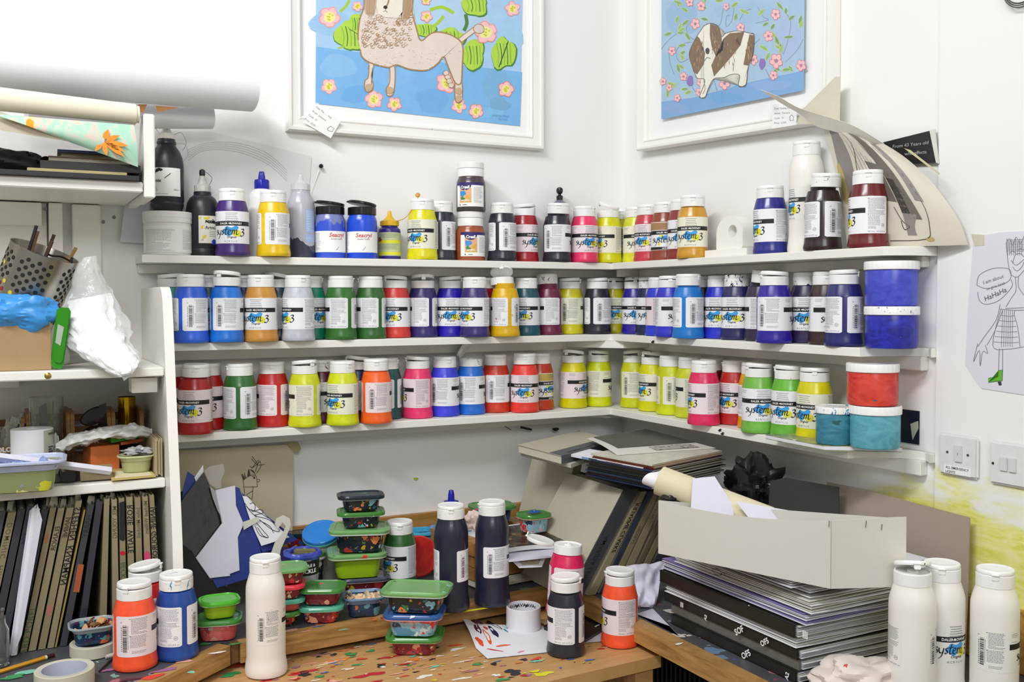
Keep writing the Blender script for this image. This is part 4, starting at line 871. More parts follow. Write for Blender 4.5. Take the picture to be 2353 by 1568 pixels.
flip_jar(833, .078, 'paint_jar', 'royal blue paint jar with a red-lettered label and the black lid sloping right', '#2450d4', '#2450d4', 9, 6, .2, -80)
x, y, z = posA(896, .045, ZT)
r = thing('paint_bottle', 'small purple bottle with a yellow label and yellow nozzle cap', 'paint bottle', (x, y, z), (0, 0, cam_rot(x, y, 0)))
obj('bottle_body', MB().lathe([(.025, 0), (.0275, .001), (.0285, .004), (.0285, .072), (.027, .079), (.021, .085), (.0205, .089)], 36), M('#33267c', .3), r)
m = MB(); cone_cap(m, .0245, .0875, .1005, .0040, .127); obj('nozzle_cap', m, M('#e4b41c', .35, var=.12), r)
lb = MB(); pbox(lb, -90, 90, .010, .070, .0287, 0); pbox(lb, -90, 90, .042, .050, .0289, 1); pbox(lb, -90, 90, .0125, .020, .0289, 1); rs = random.Random(5); cprint(lb, -60, 50, .0665, 4, .003, .0290, rs, 2); cprint(lb, -60, 50, .0400, 5, .003, .0290, rs, 2)
cfill(lb, [(-62 + p[0], .052 + p[1]) for p in blob(0, 0, 16, .007, 3, 16, .3)], .0291, 3, 2); obj('label', lb, [M('#c3cca0', .5), M('#e2e02c', .5), M('#5a6a50', .5), M('#a82838', .5)], r)
x, y, z = posA(971, .12, ZT)
m = MB(); m.tube(crom([(0.000, 0, .1520), (.002, -.002, .162), (-.003, -.004, .148), (-.018, -.006, .118), (-.035, -.004, .100), (-.052, .001, .0945), (-.066, .010, .094)], 6), .0011, 6); m.lathe([(.001, -.004), (.0055, -.003), (.007, .001), (.004, .005), (.0015, .006)], 14, 0, Matrix.Translation((0, 0, .160)) @ Matrix.Rotation(.5, 4, 'X'))
tag(obj('dried_paint_string', m, M('#d09a2c', .35), None, (x + .002, y + .034, z + .006), (0, 0, cam_rot(x, y, 0))), 'dried ochre string of paint draped over the lemon yellow bottle', 'dried paint')

def craft_jar(px, c, zb, low, top, label, u_off, stain, fill):
    x, y, _ = posA(px, c, ZT); r = thing('craft_paint_jar', label, 'paint jar', (x, y, zb), (0, 0, cam_rot(x, y, 0)), 'stacked craft paint jars')
    obj('jar_body', MB().lathe([(.034, 0), (.0378, .001), (.039, .004), (.039, .072), (.0375, .080), (.0345, .087), (.0335, .091), (.0335, .095)], 44), mat_level('craft_' + low[1:], top, low, fill), r)
    obj('cap', MB().lathe([(.0345, .0925), (.035, .0932), (.035, .1125), (.0345, .1135)], 50, fl=-.0003, fln=2).lathe([(.0345, .1142), (.0352, .115), (.0352, .1292), (.034, .1305), (.03, .1306)], 50), MTUB, r, color=None)
    lb = MB(); pbox(lb, u_off - 62, u_off + 62, .012, .075, .0392, 0); pbox(lb, u_off - 62, u_off + 62, .068, .0755, .0393, 1)
    cfill(lb, [(u_off - 20 + 26 * math.cos(a), .069 - .0145 * abs(math.sin(a))) for a in [PI * i / 12 for i in range(13)]], .0394, 1, 2)
    ctext(lb, 'Creall', .0105, .0397, u_off - 20, .0595, 2, bold=.045)
    pbox(lb, u_off - 44, u_off + 6, .0225, .0600, .03935, 3); cfill(lb, [(u_off - 30 + p[0], .046 + p[1]) for p in blob(0, 0, 12, .0085, 4, 18, .3)], .0396, 4, 2)
    cfill(lb, [(u_off - 8 + p[0], .034 + p[1]) for p in blob(0, 0, 12, .008, 6, 18, .35)], .0395, 5, 2); cfill(lb, [(u_off - 30 + p[0], .033 + p[1]) for p in blob(0, 0, 9, .0055, 9, 18, .35)], .0395, 8, 2)
    ctext(lb, 'acrylics', .0075, .0397, u_off - 19, .0265, 2, bold=.03); pbox(lb, u_off - 44, u_off + 6, .0225, .0252, .0396, 5)
    pbox(lb, u_off - 44, u_off - 40, .0150, .0185, .0396, 6); pbox(lb, u_off - 30, u_off - 12, .0158, .0172, .0396, 6)
    rs = random.Random(3); cprint(lb, u_off + 14, u_off + 56, .062, 13, .0032, .0396, rs, 7, .0007, .7)
    obj('label', lb, [MWHT, M('#2c246c', .45), MWHT, M('#e8b48c', .5), M('#3c94d8', .5), M('#dfb04a', .5), MINK, MGREY, M('#3f8a4c', .5)], r)
craft_jar(1081, .060, ZT, '#9c5230', '#8c7468', 'lower of two stacked craft paint jars, filled with reddish brown', 22, None, .10)
craft_jar(1083, .060, ZT + .1308, '#4c4040', '#8a8080', 'upper of two stacked craft paint jars, smoky grey with a two-part white cap', -4, None, .10)
x, y, z = posA(1286, .030, ZT)
r = thing('pump_bottle', 'tall clear bottle with a black ball knob on a ridged dome, behind a black paint bottle', 'paint bottle', (x, y, z), (0, 0, 0))
obj('bottle_body', MB().lathe([(.025, 0), (.028, .002), (.028, .142), (.0275, .146), (.0268, .149), (.0278, .152), (.0262, .156), (.0268, .159), (.0225, .165), (.0225, .168), (.0155, .173), (.0095, .178)], 40), M('#7c7484', .2, var=.3, name='smoky_plastic'), r)
obj('knob', MB().lathe([(.0090, .176), (.0092, .190), (.005, .192), (.004, .195), (.0085, .199), (.0098, .205), (.0085, .2115), (.004, .2145)], 24), MBLK, r)

# wooden holder with a hole, painted white
c0 = onB(1735, 588, -.040); c1 = onB(1662, 590, -.040)
r = thing('wooden_holder', 'white painted wooden holder with a round hole, fixed on the topmost shelf', 'holder')
obj('base', MB().box((-.055, (onB(1637, 590, -.06).y + onB(1742, 590, -.05).y) / 2, ZT + .0095), (.06, abs(onB(1637, 590, -.06).y - onB(1742, 590, -.05).y), .018), bev=.001), MWW, r)
ya, yb = c1.y, c1.y - .098; yc = (ya + yb) / 2; h0 = ZT + .0188; rr = .049
outer = [(ya, h0)] + [(yc + rr * math.cos(a), h0 + .040 + rr * .85 * math.sin(a)) for a in [PI * i / 24 for i in range(25)]] + [(yb, h0)]
hy, hz, hr = yc - .012, h0 + .044, .0155
m = MB(); n = 40
def hit(ang):
    d = (math.cos(ang), math.sin(ang)); best = 9
    for a, b in zip(outer, outer[1:] + outer[:1]):
        ex, ey = b[0] - a[0], b[1] - a[1]; den = d[0] * ey - d[1] * ex
        if abs(den) < 1e-12: continue
        t = ((a[0] - hy) * ey - (a[1] - hz) * ex) / den; s = ((a[0] - hy) * d[1] - (a[1] - hz) * d[0]) / den
        if t > 0 and -1e-9 <= s <= 1 + 1e-9: best = min(best, t)
    return (hy + d[0] * best, hz + d[1] * best)
angs = [2 * PI * i / n for i in range(n)]; O = [hit(a) for a in angs]; I = [(hy + hr * math.cos(a), hz + hr * math.sin(a)) for a in angs]
X0, X1 = -.062, -.028; vs = [(X0, a, b) for a, b in O] + [(X0, a, b) for a, b in I] + [(X1, a, b) for a, b in O] + [(X1, a, b) for a, b in I]
fs = []
for i in range(n):
    j = (i + 1) % n; fs += [(i, n + i, n + j, j), (2 * n + i, 2 * n + j, 3 * n + j, 3 * n + i), (i, j, 2 * n + j, 2 * n + i), (n + j, n + i, 3 * n + i, 3 * n + j)]
m.add(vs, fs); obj('arch', m, MWW, r)

# ---------------------------------------------------------------- round screw-lid jars
def paint_jar(x, y, z, rb, h, rl, hl, body, lidc, lab, grp='round plastic jars of paint', lidstain=0):
    r = thing('round_paint_jar', lab, 'paint jar', (x, y, z), (0, 0, cam_rot(x, y, 0)), grp)
    obj('jar_body', MB().lathe([(rb * .93, 0), (rb * .98, .0015), (rb, .006), (rb, h - hl - .004), (rb * .96, h - hl + .002), (rb * .96, h - hl + .006)], 52), body, r)
    l = obj('lid', MB().lathe([(rl * .985, h - hl), (rl, h - hl + .0008), (rl, h - .002), (rl * .985, h - .0004), (rl * .95, h), (rl * .93, h - .0012)], 120, fl=-.0004, fln=2), MCAP, r, color=rgb(lidc, lidstain))
    return r
def mat_jar(name, c1, c2, spots, dens=.25):
    t = NT(name); v = t.coord((1, 1, 2.2), rnd=True); nz = t.noise(v, 16, 6, .6, 1.6)
    c = t.mix(t.ramp(nz.outputs['Fac'], [(.38, (0, 0, 0, 1)), (.62, (1, 1, 1, 1))]), hx(c1), hx(c2)); c, _ = t.splat(c, v, 30, dens, spots, 1.1, 1.5)
    t.base(c); t.b.inputs['Roughness'].default_value = .3; return t.mat
yy = onB(2045, 700, -.075).y
paint_jar(-.070, yy, ZM, .0500, .083, .0525, .017, mat_jar('jar_ultramarine', '#1c1f86', '#2a34b8', ['#4c54c8', '#1a1a60'], .15), '#30309c', 'dark ultramarine screw-lid jar under the lighter blue one on the middle shelf', lidstain=.5)
paint_jar(-.067, yy + .004, ZM + .0833, .0500, .089, .0525, .017, mat_jar('jar_blue', '#3a42b4', '#4a54c8', ['#1e1e50', '#e05a4a', '#c8d0c8', '#23235e'], .18), '#8a8a8a', 'cobalt blue screw-lid jar stacked on the darker one on the middle shelf')
# book and dark card under the teal jars
bk = [onZ(p[0], p[1], ZL + .010) for p in ((1800, 1018), (1985, 1030), (2112, 1022), (1960, 1000))]
r = thing('picture_book', 'thin picture book lying under the teal jars on the lowest shelf', 'book')
def quad_on(z, P): return [(p[0], p[1], z) for p in P]
BKP = [(-.160, -.800), (-.171, -.985), (-.050, -1.075), (-.030, -.835)]
obj('pages', MB().slab(quad_on(ZL + .0015, [(p[0] * .985 - .0015, p[1], 0) for p in BKP]), (0, 0, 1), .0075), M('#e6e4ea', .6), r)
obj('cover', MB().slab(quad_on(ZL + .0002, BKP), (0, 0, 1), .0010).slab(quad_on(ZL + .0092, BKP), (0, 0, 1), .0011), mat_jar('printed_cover', '#a8a86a', '#54705c', ['#e8e4d0', '#2a4a5a', '#7a2a30'], .4), r)
ZJ = ZL + .0106
paint_jar(-.095, onB(2011, 960, -.095).y, ZJ, .0480, .084, .0505, .017, mat_jar('jar_pale_teal', '#4894a4', '#62aab8', ['#9ac8d0', '#387c90'], .12), '#5aa0a8', 'large pale teal screw-lid jar on the picture book', lidstain=.18)
paint_jar(-.093, onB(2005, 870, -.093).y, ZJ + .0844, .0490, .083, .0510, .017, mat_jar('jar_red', '#c02420', '#d84a3c', ['#e88a7a', '#2e5a8a', '#a81820'], .2), '#c85a4c', 'scarlet screw-lid jar stacked on the large pale teal one', lidstain=.08)
paint_jar(-.130, onB(1918, 960, -.130).y, ZJ, .0370, .077, .0390, .014, mat_jar('jar_dark_teal', '#2f7088', '#458ea2', ['#2c3c8a', '#1c5c60', '#7ab8c8'], .35), '#3c80b0', 'small dark teal screw-lid jar beside the larger teal one', lidstain=.6)
r = thing('photo_card', 'dark photo card with a torn white corner, propped behind the teal jars', 'photograph')
P_ = [(-.001, -1.028, ZL), (-.001, -1.098, ZL), (-.0006, -1.098, ZL + .078), (-.0006, -1.028, ZL + .078)]
obj('card', MB().slab([(-.002, -1.02, ZL + .012), (-.002, -1.075, ZL + .012), (-.002, -1.075, ZL + .080), (-.002, -1.02, ZL + .080)], (-1, 0, 0), .001), mat_jar('dark_photo', '#0e1428', '#141c34', ['#3c7a34', '#101820'], .1), r)
obj('torn_corner', MB().slab([(-.0032, -1.060, ZL + .020), (-.0032, -1.074, ZL + .045), (-.0032, -1.073, ZL + .060), (-.0032, -1.054, ZL + .052), (-.0032, -1.057, ZL + .035)], (-1, 0, 0), .0008), M('#b0b0a0', .6), r)
# ================================================================ tubs of paint on the bench and the desk
def rrect(w_, d, r, z, n=6):
    out = []
    for sx, sy, a0 in ((1, 1, 0), (-1, 1, 90), (-1, -1, 180), (1, -1, 270)):
        for i in range(n + 1):
            a = R(a0 + 90 * i / n); out.append((sx * (w_ / 2 - r) + r * math.cos(a), sy * (d / 2 - r) + r * math.sin(a), z))
    return out
PAL1 = ['#1c2430', '#3f7a34', '#d8452c', '#2f6f84', '#e88a4a', '#c9a02c', '#16302c', '#7cb0c0', '#b02a30', '#d6dcd0']
PAL2 = ['#7a1c2c', '#b83a3a', '#4a1420', '#d8c8a0', '#2c4a8c', '#c8d040', '#6a2038', '#e0a080']
PAL3 = ['#8fb8c8', '#d86a7c', '#e8b0a0', '#5890b0', '#c8ccd0', '#d83c3c', '#30405c', '#e8e8e0', '#78a0b8']
PAL4 = ['#203a58', '#16283c', '#3c2c58', '#4a6a8c', '#8a2c4c', '#c86a30', '#1c2c3c', '#60a0a8']
PAL5 = ['#9abf20', '#a8cc24', '#8ab41c', '#98bc28', '#2c3c30']
PAL6 = ['#c85858', '#d07068', '#a8545c', '#8c4858', '#e09080', '#b0a49c']
PALS = [PAL1, PAL2, PAL3, PAL4, PAL5, PAL6]
BM = [mat_smeared('smeared_tub_%d' % i, p_[0] if i != 4 else '#98be20', p_, 52 if i != 4 else 16, .95 if i != 4 else .35, .22) for i, p_ in enumerate(PALS)]
def lidmat(name, base, pal=None, dens=.30, sc=44):
    t = NT(name); v = t.coord(rnd=True); nz = t.noise(v, 20, 4); b0 = hx(base); b1 = tuple(min(1, c * 1.35 + .01) for c in b0[:3]) + (1,)
    c = t.mix(nz.outputs['Fac'], b0, b1); c, _ = t.splat(c, v, sc, dens, pal or PAINTS, 1.9, 1.0); t.base(c); t.b.inputs['Roughness'].default_value = .22; return t.mat
LG = lidmat('green_lid_plastic', '#3c7a30'); LGP = lidmat('pale_green_lid_plastic', '#6a9a5c', dens=.3); LBK = lidmat('dark_caked_lid', '#10202c', ['#2c5c4c', '#d83c3c', '#e860a0', '#184858', '#3c7860'], .45, 40)
LBL = lidmat('blue_lid_plastic', '#27508c', ['#c8ccd8', '#1c3c78', '#e8e8f0', '#c05a6c'], .25); LGY = lidmat('grey_lid_plastic', '#3c4654', ['#c8c8cc', '#2c3440'], .12)
LTQ = lidmat('turquoise_lid_plastic', '#4c9c84', ['#e8a088', '#2c6c5c', '#e8e8e0'], .3); LRD = lidmat('red_lid_plastic', '#c82c3c', ['#e87080', '#8c1c2c'], .2); LGB = lidmat('bright_green_lid_plastic', '#48a428', ['#2c7c1c', '#e8d030'], .15)
LIGHTBLUE = lidmat('sky_blue_lid_plastic', '#2f7fd0', ['#5c5cc0', '#c0505c', '#3c90d8'], .12, 20)
RIMS = {0: '#cfd8d4', 1: '#e0a898', 2: '#e89a9a', 3: '#6c8cb0', 4: '#c8d4b0', 5: '#d8c0b8'}
def tub(x, y, z, yaw, w_, d, h, pal, lid, label, group='lidded tubs of mixed paint', fill=None, rim=None, lh=.0085):
    r = thing('paint_tub', label, 'tub', (x, y, z), (0, 0, yaw), group)
    k = .80; bt = .86; hb = h - (lh * .6 if lid else 0); m = MB()
    m.loft([rrect(w_ * k * bt * .9, d * k * bt * .88, .012, 0), rrect(w_ * k * bt, d * k * bt, .016, .002), rrect(w_ * k * .93, d * k * .93, .018, hb * .30), rrect(w_ * k * .98, d * k * .98, .019, hb * .80), rrect(w_ * .93, d * .93, .022, hb * .86)], 0, cap1=False)
    m.loft([rrect(w_ * .93, d * .93, .022, hb * .86), rrect(w_ * .985, d * .985, .024, hb * .88), rrect(w_ * .985, d * .985, .024, hb * .93), rrect(w_ * .92, d * .92, .021, hb * .97), rrect(w_ * .90, d * .90, .020, hb * .94)], 1, cap0=False, cap1=bool(lid))
    if not lid:
        m.loft([rrect(w_ * .90, d * .90, .020, hb * .94), rrect(w_ * .80, d * .80, .018, hb * .66)], 1, cap0=False, cap1=False)
    obj('tub_body', m, [BM[pal], rim or M(RIMS[pal], .3, var=.2)], r)
    if lid:
        l = MB(); l.loft([rrect(w_ * .985, d * .985, .024, h - lh), rrect(w_, d, .026, h - lh * .75), rrect(w_, d, .026, h - lh * .35), rrect(w_ * .975, d * .975, .024, h - lh * .18), rrect(w_ * .90, d * .90, .021, h - lh * .22), rrect(w_ * .875, d * .875, .020, h - lh * .02), rrect(w_ * .84, d * .84, .018, h), rrect(w_ * .80, d * .80, .016, h - lh * .25)], 0)
        obj('lid', l, lid, r)
    if fill:
        rs = random.Random(fill[1])
        def f(u, v):
            a = (u - .5) * w_ * .78; b = (v - .5) * d * .78; return (a, b, hb * .80 + .012 * noise.noise(Vector((a * 60, b * 60, rs.random() * 0 + fill[1]))) + .006 * noise.noise(Vector((a * 160, b * 160, 3))))
        obj('paint_crust', MB().grid(f, 26, 22, 0), fill[0], r)
    return r
def bpos(px, py, z, back): p = onZ(px, py, z); d = (p - CAM); d.z = 0; d.normalize(); return p.x + d.x * back, p.y + d.y * back
cy_ = lambda x, y: cam_rot(x, y, 0)
# tall stack in the middle
x, y = bpos(832, 1376, ZB, .055); z = ZB + .0014
for w_, d, h, pal, lid, yaw, dx, lbl in ((.118, .095, .040, 1, LGY, 6, .004, 'red tub with a dark grey lid, bottom of the tallest stack'), (.134, .108, .058, 4, LGP, 4, -.012, 'lime green tub with a pale green lid, second from the bottom of the tallest stack'), (.138, .112, .054, 0, LGP, -3, -.004, 'large clear tub streaked orange and red, third in the tallest stack'), (.110, .088, .037, 0, LG, 3, -.002, 'small tub with a green lid and orange rim, second from the top of the tallest stack'), (.108, .082, .037, 0, LBK, 5, -.002, 'small tub with a black paint-caked lid on top of the tallest stack')):
    tub(x + dx, y, z, cy_(x, y) + R(yaw), w_, d, h, pal, lid, lbl); z += h + .0006
# low front pair and the open peach tub
x, y = bpos(739, 1440, ZB, .042); z = ZB + .0014
tub(x, y, z, cy_(x, y) + R(-4), .096, .084, .036, 1, LTQ, 'dark red tub with a turquoise lid under the blue-rimmed one'); tub(x + .004, y + .004, z + .0366, cy_(x, y) + R(-9), .098, .084, .036, 1, LG, 'tub with a green lid and blue rim in front of the tallest stack', rim=M('#5a9ad8', .3, var=.2))
x, y = bpos(836, 1425, ZB, .040)
t_ = NT('peach_paint_crust'); v = t_.coord(); nz = t_.noise(v, 55, 5); t_.base(t_.ramp(nz.outputs['Fac'], [(.36, '#1c2430'), (.44, '#9aa090'), (.5, '#e8c090'), (.7, '#ecc8a0')])); t_.b.inputs['Roughness'].default_value = .5
tub(x, y, ZB + .0014, cy_(x, y) + R(4), .092, .080, .044, 3, None, 'open dark blue tub crusted with peach paint', fill=(t_.mat, 4))
# stack of three at the front on the desk
x, y = bpos(955, 1517, ZD, .055); z = ZD + .0014
for w_, d, h, pal, lid, yaw, dx, lbl in ((.118, .100, .038, 1, LG, -8, .0, 'maroon tub with a green lid standing on the desk, lowest of three'), (.124, .104, .047, 2, LBL, -9, -.001, 'pink and pale blue streaked tub with a dark blue lid, middle of three on the desk'), (.142, .106, .047, 0, LGP, -13, .004, 'broad tub with a scratched pale green lid, uppermost of three on the desk')):
    tub(x + dx, y, z, cy_(x, y) + R(yaw), w_, d, h, pal, lid, lbl); z += h + .0006
# stack behind the large white bottle
x, y = bpos(652, 1450, ZB, .045); z = ZB + .0014
for w_, h, pal, lid, yaw, dx, lbl in ((.080, .030, 0, LG, 0, -.004, 'green-lidded tub at the bottom of the stack behind the large white bottle'), (.084, .026, 5, LTQ, 5, .002, 'tub with a teal lid, second from the bottom behind the large white bottle'), (.088, .030, 1, LRD, -5, .002, 'tub with a red lid, second from the top behind the large white bottle'), (.092, .034, 1, LGP, 5, .005, 'clear tub with a speckled green lid on top of the stack behind the large white bottle')):
    tub(x + dx, y, z, cy_(x, y) + R(yaw), w_, w_ * .85, h, pal, lid, lbl); z += h + .0006
# pair behind the black card
x, y = bpos(503, 1482, ZB, .042); z = ZB + .0014
tub(x, y, z, cy_(x, y) + R(-6), .094, .08, .043, 5, LG, 'salmon pink tub with a green lid beside the black card, lower of two'); tub(x + .002, y, z + .0436, cy_(x, y) + R(8), .080, .07, .036, 4, LGB, 'small tub with a bright green lid beside the black card, upper of two')
# two tubs on the art prints
ZP = ZB + .1085
# round jar with a sky blue lid, cup with a black lid, tall green-lidded tub
x, y = bpos(748, 1345, ZB, .03)
r = thing('jar', 'tall clear jar with a tilted sky blue lid behind the tall stack of tubs', 'jar', (x - .004, y + .01, ZB + .0014), (0, 0, cy_(x, y)))
obj('jar_body', MB().lathe([(.034, 0), (.037, .002), (.038, .01), (.038, .088), (.036, .094), (.0365, .100)], 40, cap1=False), mat_glassy('dusty_clear_plastic', '#a8b0a4', .25, .55), r)
T = Matrix.Translation((-.002, 0, .112)) @ Matrix.Rotation(R(24), 4, 'X') @ Matrix.Rotation(R(-7), 4, 'Y')
obj('lid', MB().lathe([(.044, 0), (.0455, .001), (.0455, .0075), (.044, .009), (.038, .0092), (.037, .0082), (0, .0082)], 48, 0, T, cap1=False), LIGHTBLUE, r)
obj('lid_rim', MB().lathe([(.043, -.006), (.0465, -.005), (.0465, -.001), (.044, 0)], 48, 0, T), LTQ, r)
x, y = bpos(690, 1320, ZB, .03)
r = thing('plastic_cup', 'red-stained cup with a dark lid, behind the blue papers', 'cup', (x, y, ZB + .0014), (0, 0, cy_(x, y)))
obj('cup', MB().lathe([(.022, 0), (.0235, .002), (.033, .092)], 36), BM[1], r)
obj('lid', MB().lathe([(.0355, .090), (.037, .091), (.037, .099), (.035, .100), (.031, .0985)], 40), LBK, r)
x, y = bpos(722, 1352, ZB, .02)
tub(x, y - .012, ZB + .0014, cy_(x, y) + R(30), .05, .045, .082, 0, LG, 'tall narrow tub with a green lid between the sponge pot and the blue-lidded jar')
# sponge pot (chutney pot label)
x, y = bpos(697, 1412, ZB, .036)
r = thing('sponge_pot', 'plastic pot with a black chutney label, blue paint round its rim and a sponge inside', 'pot', (x, y, ZB + .0014), (0, 0, cy_(x, y)))
obj('pot_body', MB().lathe([(.027, 0), (.029, .001), (.0365, .118), (.038, .119), (.038, .124), (.0355, .1245), (.034, .119), (.030, .09)], 44), M('#c4c8c8', .3, trans=.3, name='clear_pot_plastic'), r)
lb = MB(); lb.loft([[(.0342 * math.sin(R(u)), -.0342 * math.cos(R(u)), .080) for u in range(-90, 91, 6)], [(.0362 * math.sin(R(u)), -.0362 * math.cos(R(u)), .112) for u in range(-90, 91, 6)]], 0, cap0=False, cap1=False, closed=False)
ctext(lb, 'APPLE &', .009, .0365, 20, .099, 1, bold=.02); ctext(lb, 'PICKLE', .012, .0362, 20, .086, 1, bold=.03); ctext(lb, 'ng', .012, .0352, 18, .064, 0, bold=.02); ctext(lb, 'Dhan', .013, .0348, 22, .052, 0, bold=.02)
obj('label', lb, [MINK, MWHT], r)
def f(u, v): a = 2 * PI * u; b = 2 * PI * v; k = .0055 * (1 + .5 * noise.noise(Vector((math.cos(a) * 3, math.sin(a) * 3, v * 4)))); return ((.0365 + k * math.cos(b)) * math.cos(a), (.0365 + k * math.cos(b)) * math.sin(a), .121 + k * math.sin(b) * 1.4)
obj('paint_crust', MB().grid(f, 60, 10), mat_jar('blue_violet_crust', '#2c3c9c', '#4c5cc0', ['#8c9cd8', '#3c2c80'], .3), r)
obj('sponge', MB().box((.004, .004, .112), (.048, .022, .034), bev=.003, rot=(.1, .1, .2)), M('#7a7350', .85, var=.2), r)
# scraps seen between the bottles
x, y = bpos(968, 1345, ZB, .05)
r = thing('red_lid', 'round red lid smeared with pink paint, standing on edge behind the green bottle', 'lid', (x, y + .02, ZB + .0515), (R(78), 0, cy_(x, y) + R(18)))
obj('disc', MB().lathe([(.047, 0), (.0495, .001), (.0495, .006), (.046, .0075), (.042, .0065), (0, .0065)], 48, cap1=False), mat_jar('red_smeared', '#b81c1c', '#d83428', ['#e0708c', '#e8a8a0', '#c03848'], .55), r)
x, y = bpos(968, 1330, ZB, .12)
tub(x - .004, y + .005, ZB + .0014, cy_(x, y) + R(10), .085, .07, .092, 3, None, 'deep tub heaped with turquoise paint behind the green bottle', fill=(M('#2c9cc8', .5, var=.3), 9), rim=M('#3aa0c8', .4))
p = onA(1040, 1230, -.16)
tub(p.x, -.155, ZB + .0014, R(-20), .112, .09, .094, 0, lidmat('translucent_blue_lid', '#3c80c8', ['#8cc0e8', '#2c5ca8'], .3), 'clear tub with a see-through blue lid behind the left tall black bottle')
x, y = onA(1037, 1200, -.24).x, -.24
r = thing('glue_bottle', 'glue bottle whose dark blue nozzle rises behind the left tall black bottle', 'glue bottle', (x, y, ZB + .0014), (0, 0, cy_(x, y)))
obj('bottle_body', MB().lathe([(.026, 0), (.028, .002), (.028, .150), (.020, .165), (.0165, .168)], 36), M('#e4e2dc', .35), r)
obj('nozzle_cap', MB().lathe([(.0175, .1685), (.018, .170), (.018, .1800), (.0085, .1812), (.0078, .196), (.0058, .206), (.005, .207)], 36), BC, r)

# wooden canvas stretchers stacked flat, prints and pad on them
MST = mat_wood('stretcher_pine', '#8a5f34', '#b5854c', (10, 2, 20), .05)
fr0 = Vector((-.545, -.235)); zz = ZB + .0014
for i, (hh, a, lbl) in enumerate(((.006, 8, None), (.030, 8, 'lowest of three pine canvas frames stacked on the bench'), (.028, 6, 'middle one of three pine canvas frames on the bench'), (.032, 9, 'top one of three pine canvas frames on the bench, under the prints'))):
    T = Matrix.Translation((fr0.x + (.004, 0, .006, -.004)[i], fr0.y, zz)) @ Matrix.Rotation(R(a), 4, 'Z')
    W_, D_ = .250, .200; m = MB()
    if lbl is None:
        for k in range(4): m.grid(lambda u, v, k=k: ((u - .5) * (.27 + .01 * k), -.10 + (v - .5) * .10 - k * .004, .0008 + k * .0011 + .0012 * noise.noise(Vector((u * 9, v * 3, k)))), 16, 5, 0, thick=.0005, T=T)
        tag(obj('newspaper', m, M('#c9c9b4', .7, var=.3)), 'crumpled newspaper sheets under the pine canvas frames', 'newspaper'); zz += hh; continue
    r = thing('canvas_frame', lbl, 'canvas frame', group='stacked pine canvas frames')
    for b in (((0, -D_ / 2 + .02, hh / 2), (W_, .04, hh)), ((0, D_ / 2 - .02, hh / 2), (W_, .04, hh)), ((-W_ / 2 + .02, 0, hh / 2), (.04, D_ - .081, hh)), ((W_ / 2 - .02, 0, hh / 2), (.04, D_ - .081, hh))):
        obj('bar', MB().box(b[0], b[1], 0, T, bev=.0015), MST, r)
    zz += hh + .0007
ZP = zz + .0004
def wsheet(pxs, z, name, label, cat, mat, th=.0006, lift=None, grp=None):
    """paper outline seen in the photo, lying at height z, gently curled"""
    P = [onZ(a, b, z) for a, b in pxs]
    m = MB(); m.slab([(p.x, p.y, z + (lift[i] if lift else 0)) for i, p in enumerate(P)], (0, 0, 1), th)
    return tag(obj(name, m, mat), label, cat, grp)
def patch(P4, nu, nv, bend, th=.0006, mi=0, mb=None):
    """curved quad sheet between four corner points, bend(u,v)->offset vector"""
    a, b, c, d = [Vector(p) for p in P4]; mb = mb or MB()
    return mb.grid(lambda u, v: (a * (1 - u) + b * u) * (1 - v) + (d * (1 - u) + c * u) * v + Vector(bend(u, v)), nu, nv, mi, thick=th)
MPAP = M('#e9e9ee', .6, name='white_paper', var=.02); MPAPV = M('#d8d6e4', .6, name='lilac_white_paper', var=.03); MPAPG = M('#dcdad0', .65, name='aged_paper', var=.05)
tpr = NT('dark_art_print'); v = tpr.coord(world=True); nz = tpr.noise(v, 26, 7, .65, 1.0); tpr.base(tpr.ramp(nz.outputs['Fac'], [(.42, '#16120c'), (.52, '#3c2c18'), (.60, '#8a6a38'), (.68, '#5a6450')])); tpr.b.inputs['Roughness'].default_value = .35
q = [onZ(*p_, ZP) for p_ in ((1172, 1272), (1335, 1260), (1310, 1222), (1225, 1192), (1130, 1215))]
r = thing('art_print', 'dark landscape print with a white border lying on the canvas frames', 'print')
P4 = [onZ(1150, 1275, ZP), onZ(1337, 1256, ZP), onZ(1262, 1196, ZP), onZ(1118, 1216, ZP)]
def bz(u, v): return (0, 0, .0022 + .003 * math.sin(u * 5) * (1 - v))
obj('sheet', patch(P4, 14, 8, bz, .0005), MPAP, r)
A_, B_, C_, D_ = P4
def lerp4(u, v): return (A_ * (1 - u) + B_ * u) * (1 - v) + (D_ * (1 - u) + C_ * u) * v
obj('picture', MB().grid(lambda u, v: lerp4(.02 + u * .86, .14 + v * .80) + Vector(bz(.02 + u * .86, .14 + v * .80)) + Vector((0, 0, .0009)), 14, 8), tpr.mat, r)
P4b = [onZ(1170, 1292, ZP), onZ(1339, 1274, ZP), onZ(1310, 1225, ZP), onZ(1140, 1240, ZP)]
tag(obj('paper_sheet', patch(P4b, 10, 4, lambda u, v: (0, 0, .0002), .0005), MPAPV), 'white sheet with a thin black line sticking out under the dark landscape print', 'paper')
r = thing('envelope', 'white window envelope hanging over the edge of the top canvas frame', 'envelope')
e0 = onZ(1168, 1282, ZP); e1 = onZ(1252, 1270, ZP)
obj('sheet', patch([e0 + Vector((0, -.002, -.0005)), e1 + Vector((0, -.012, -.0005)), e1 + Vector((-.028, -.036, -.022)), e0 + Vector((.012, -.030, -.018))], 4, 4, lambda u, v: (0, 0, 0), .0006), MPAP, r)
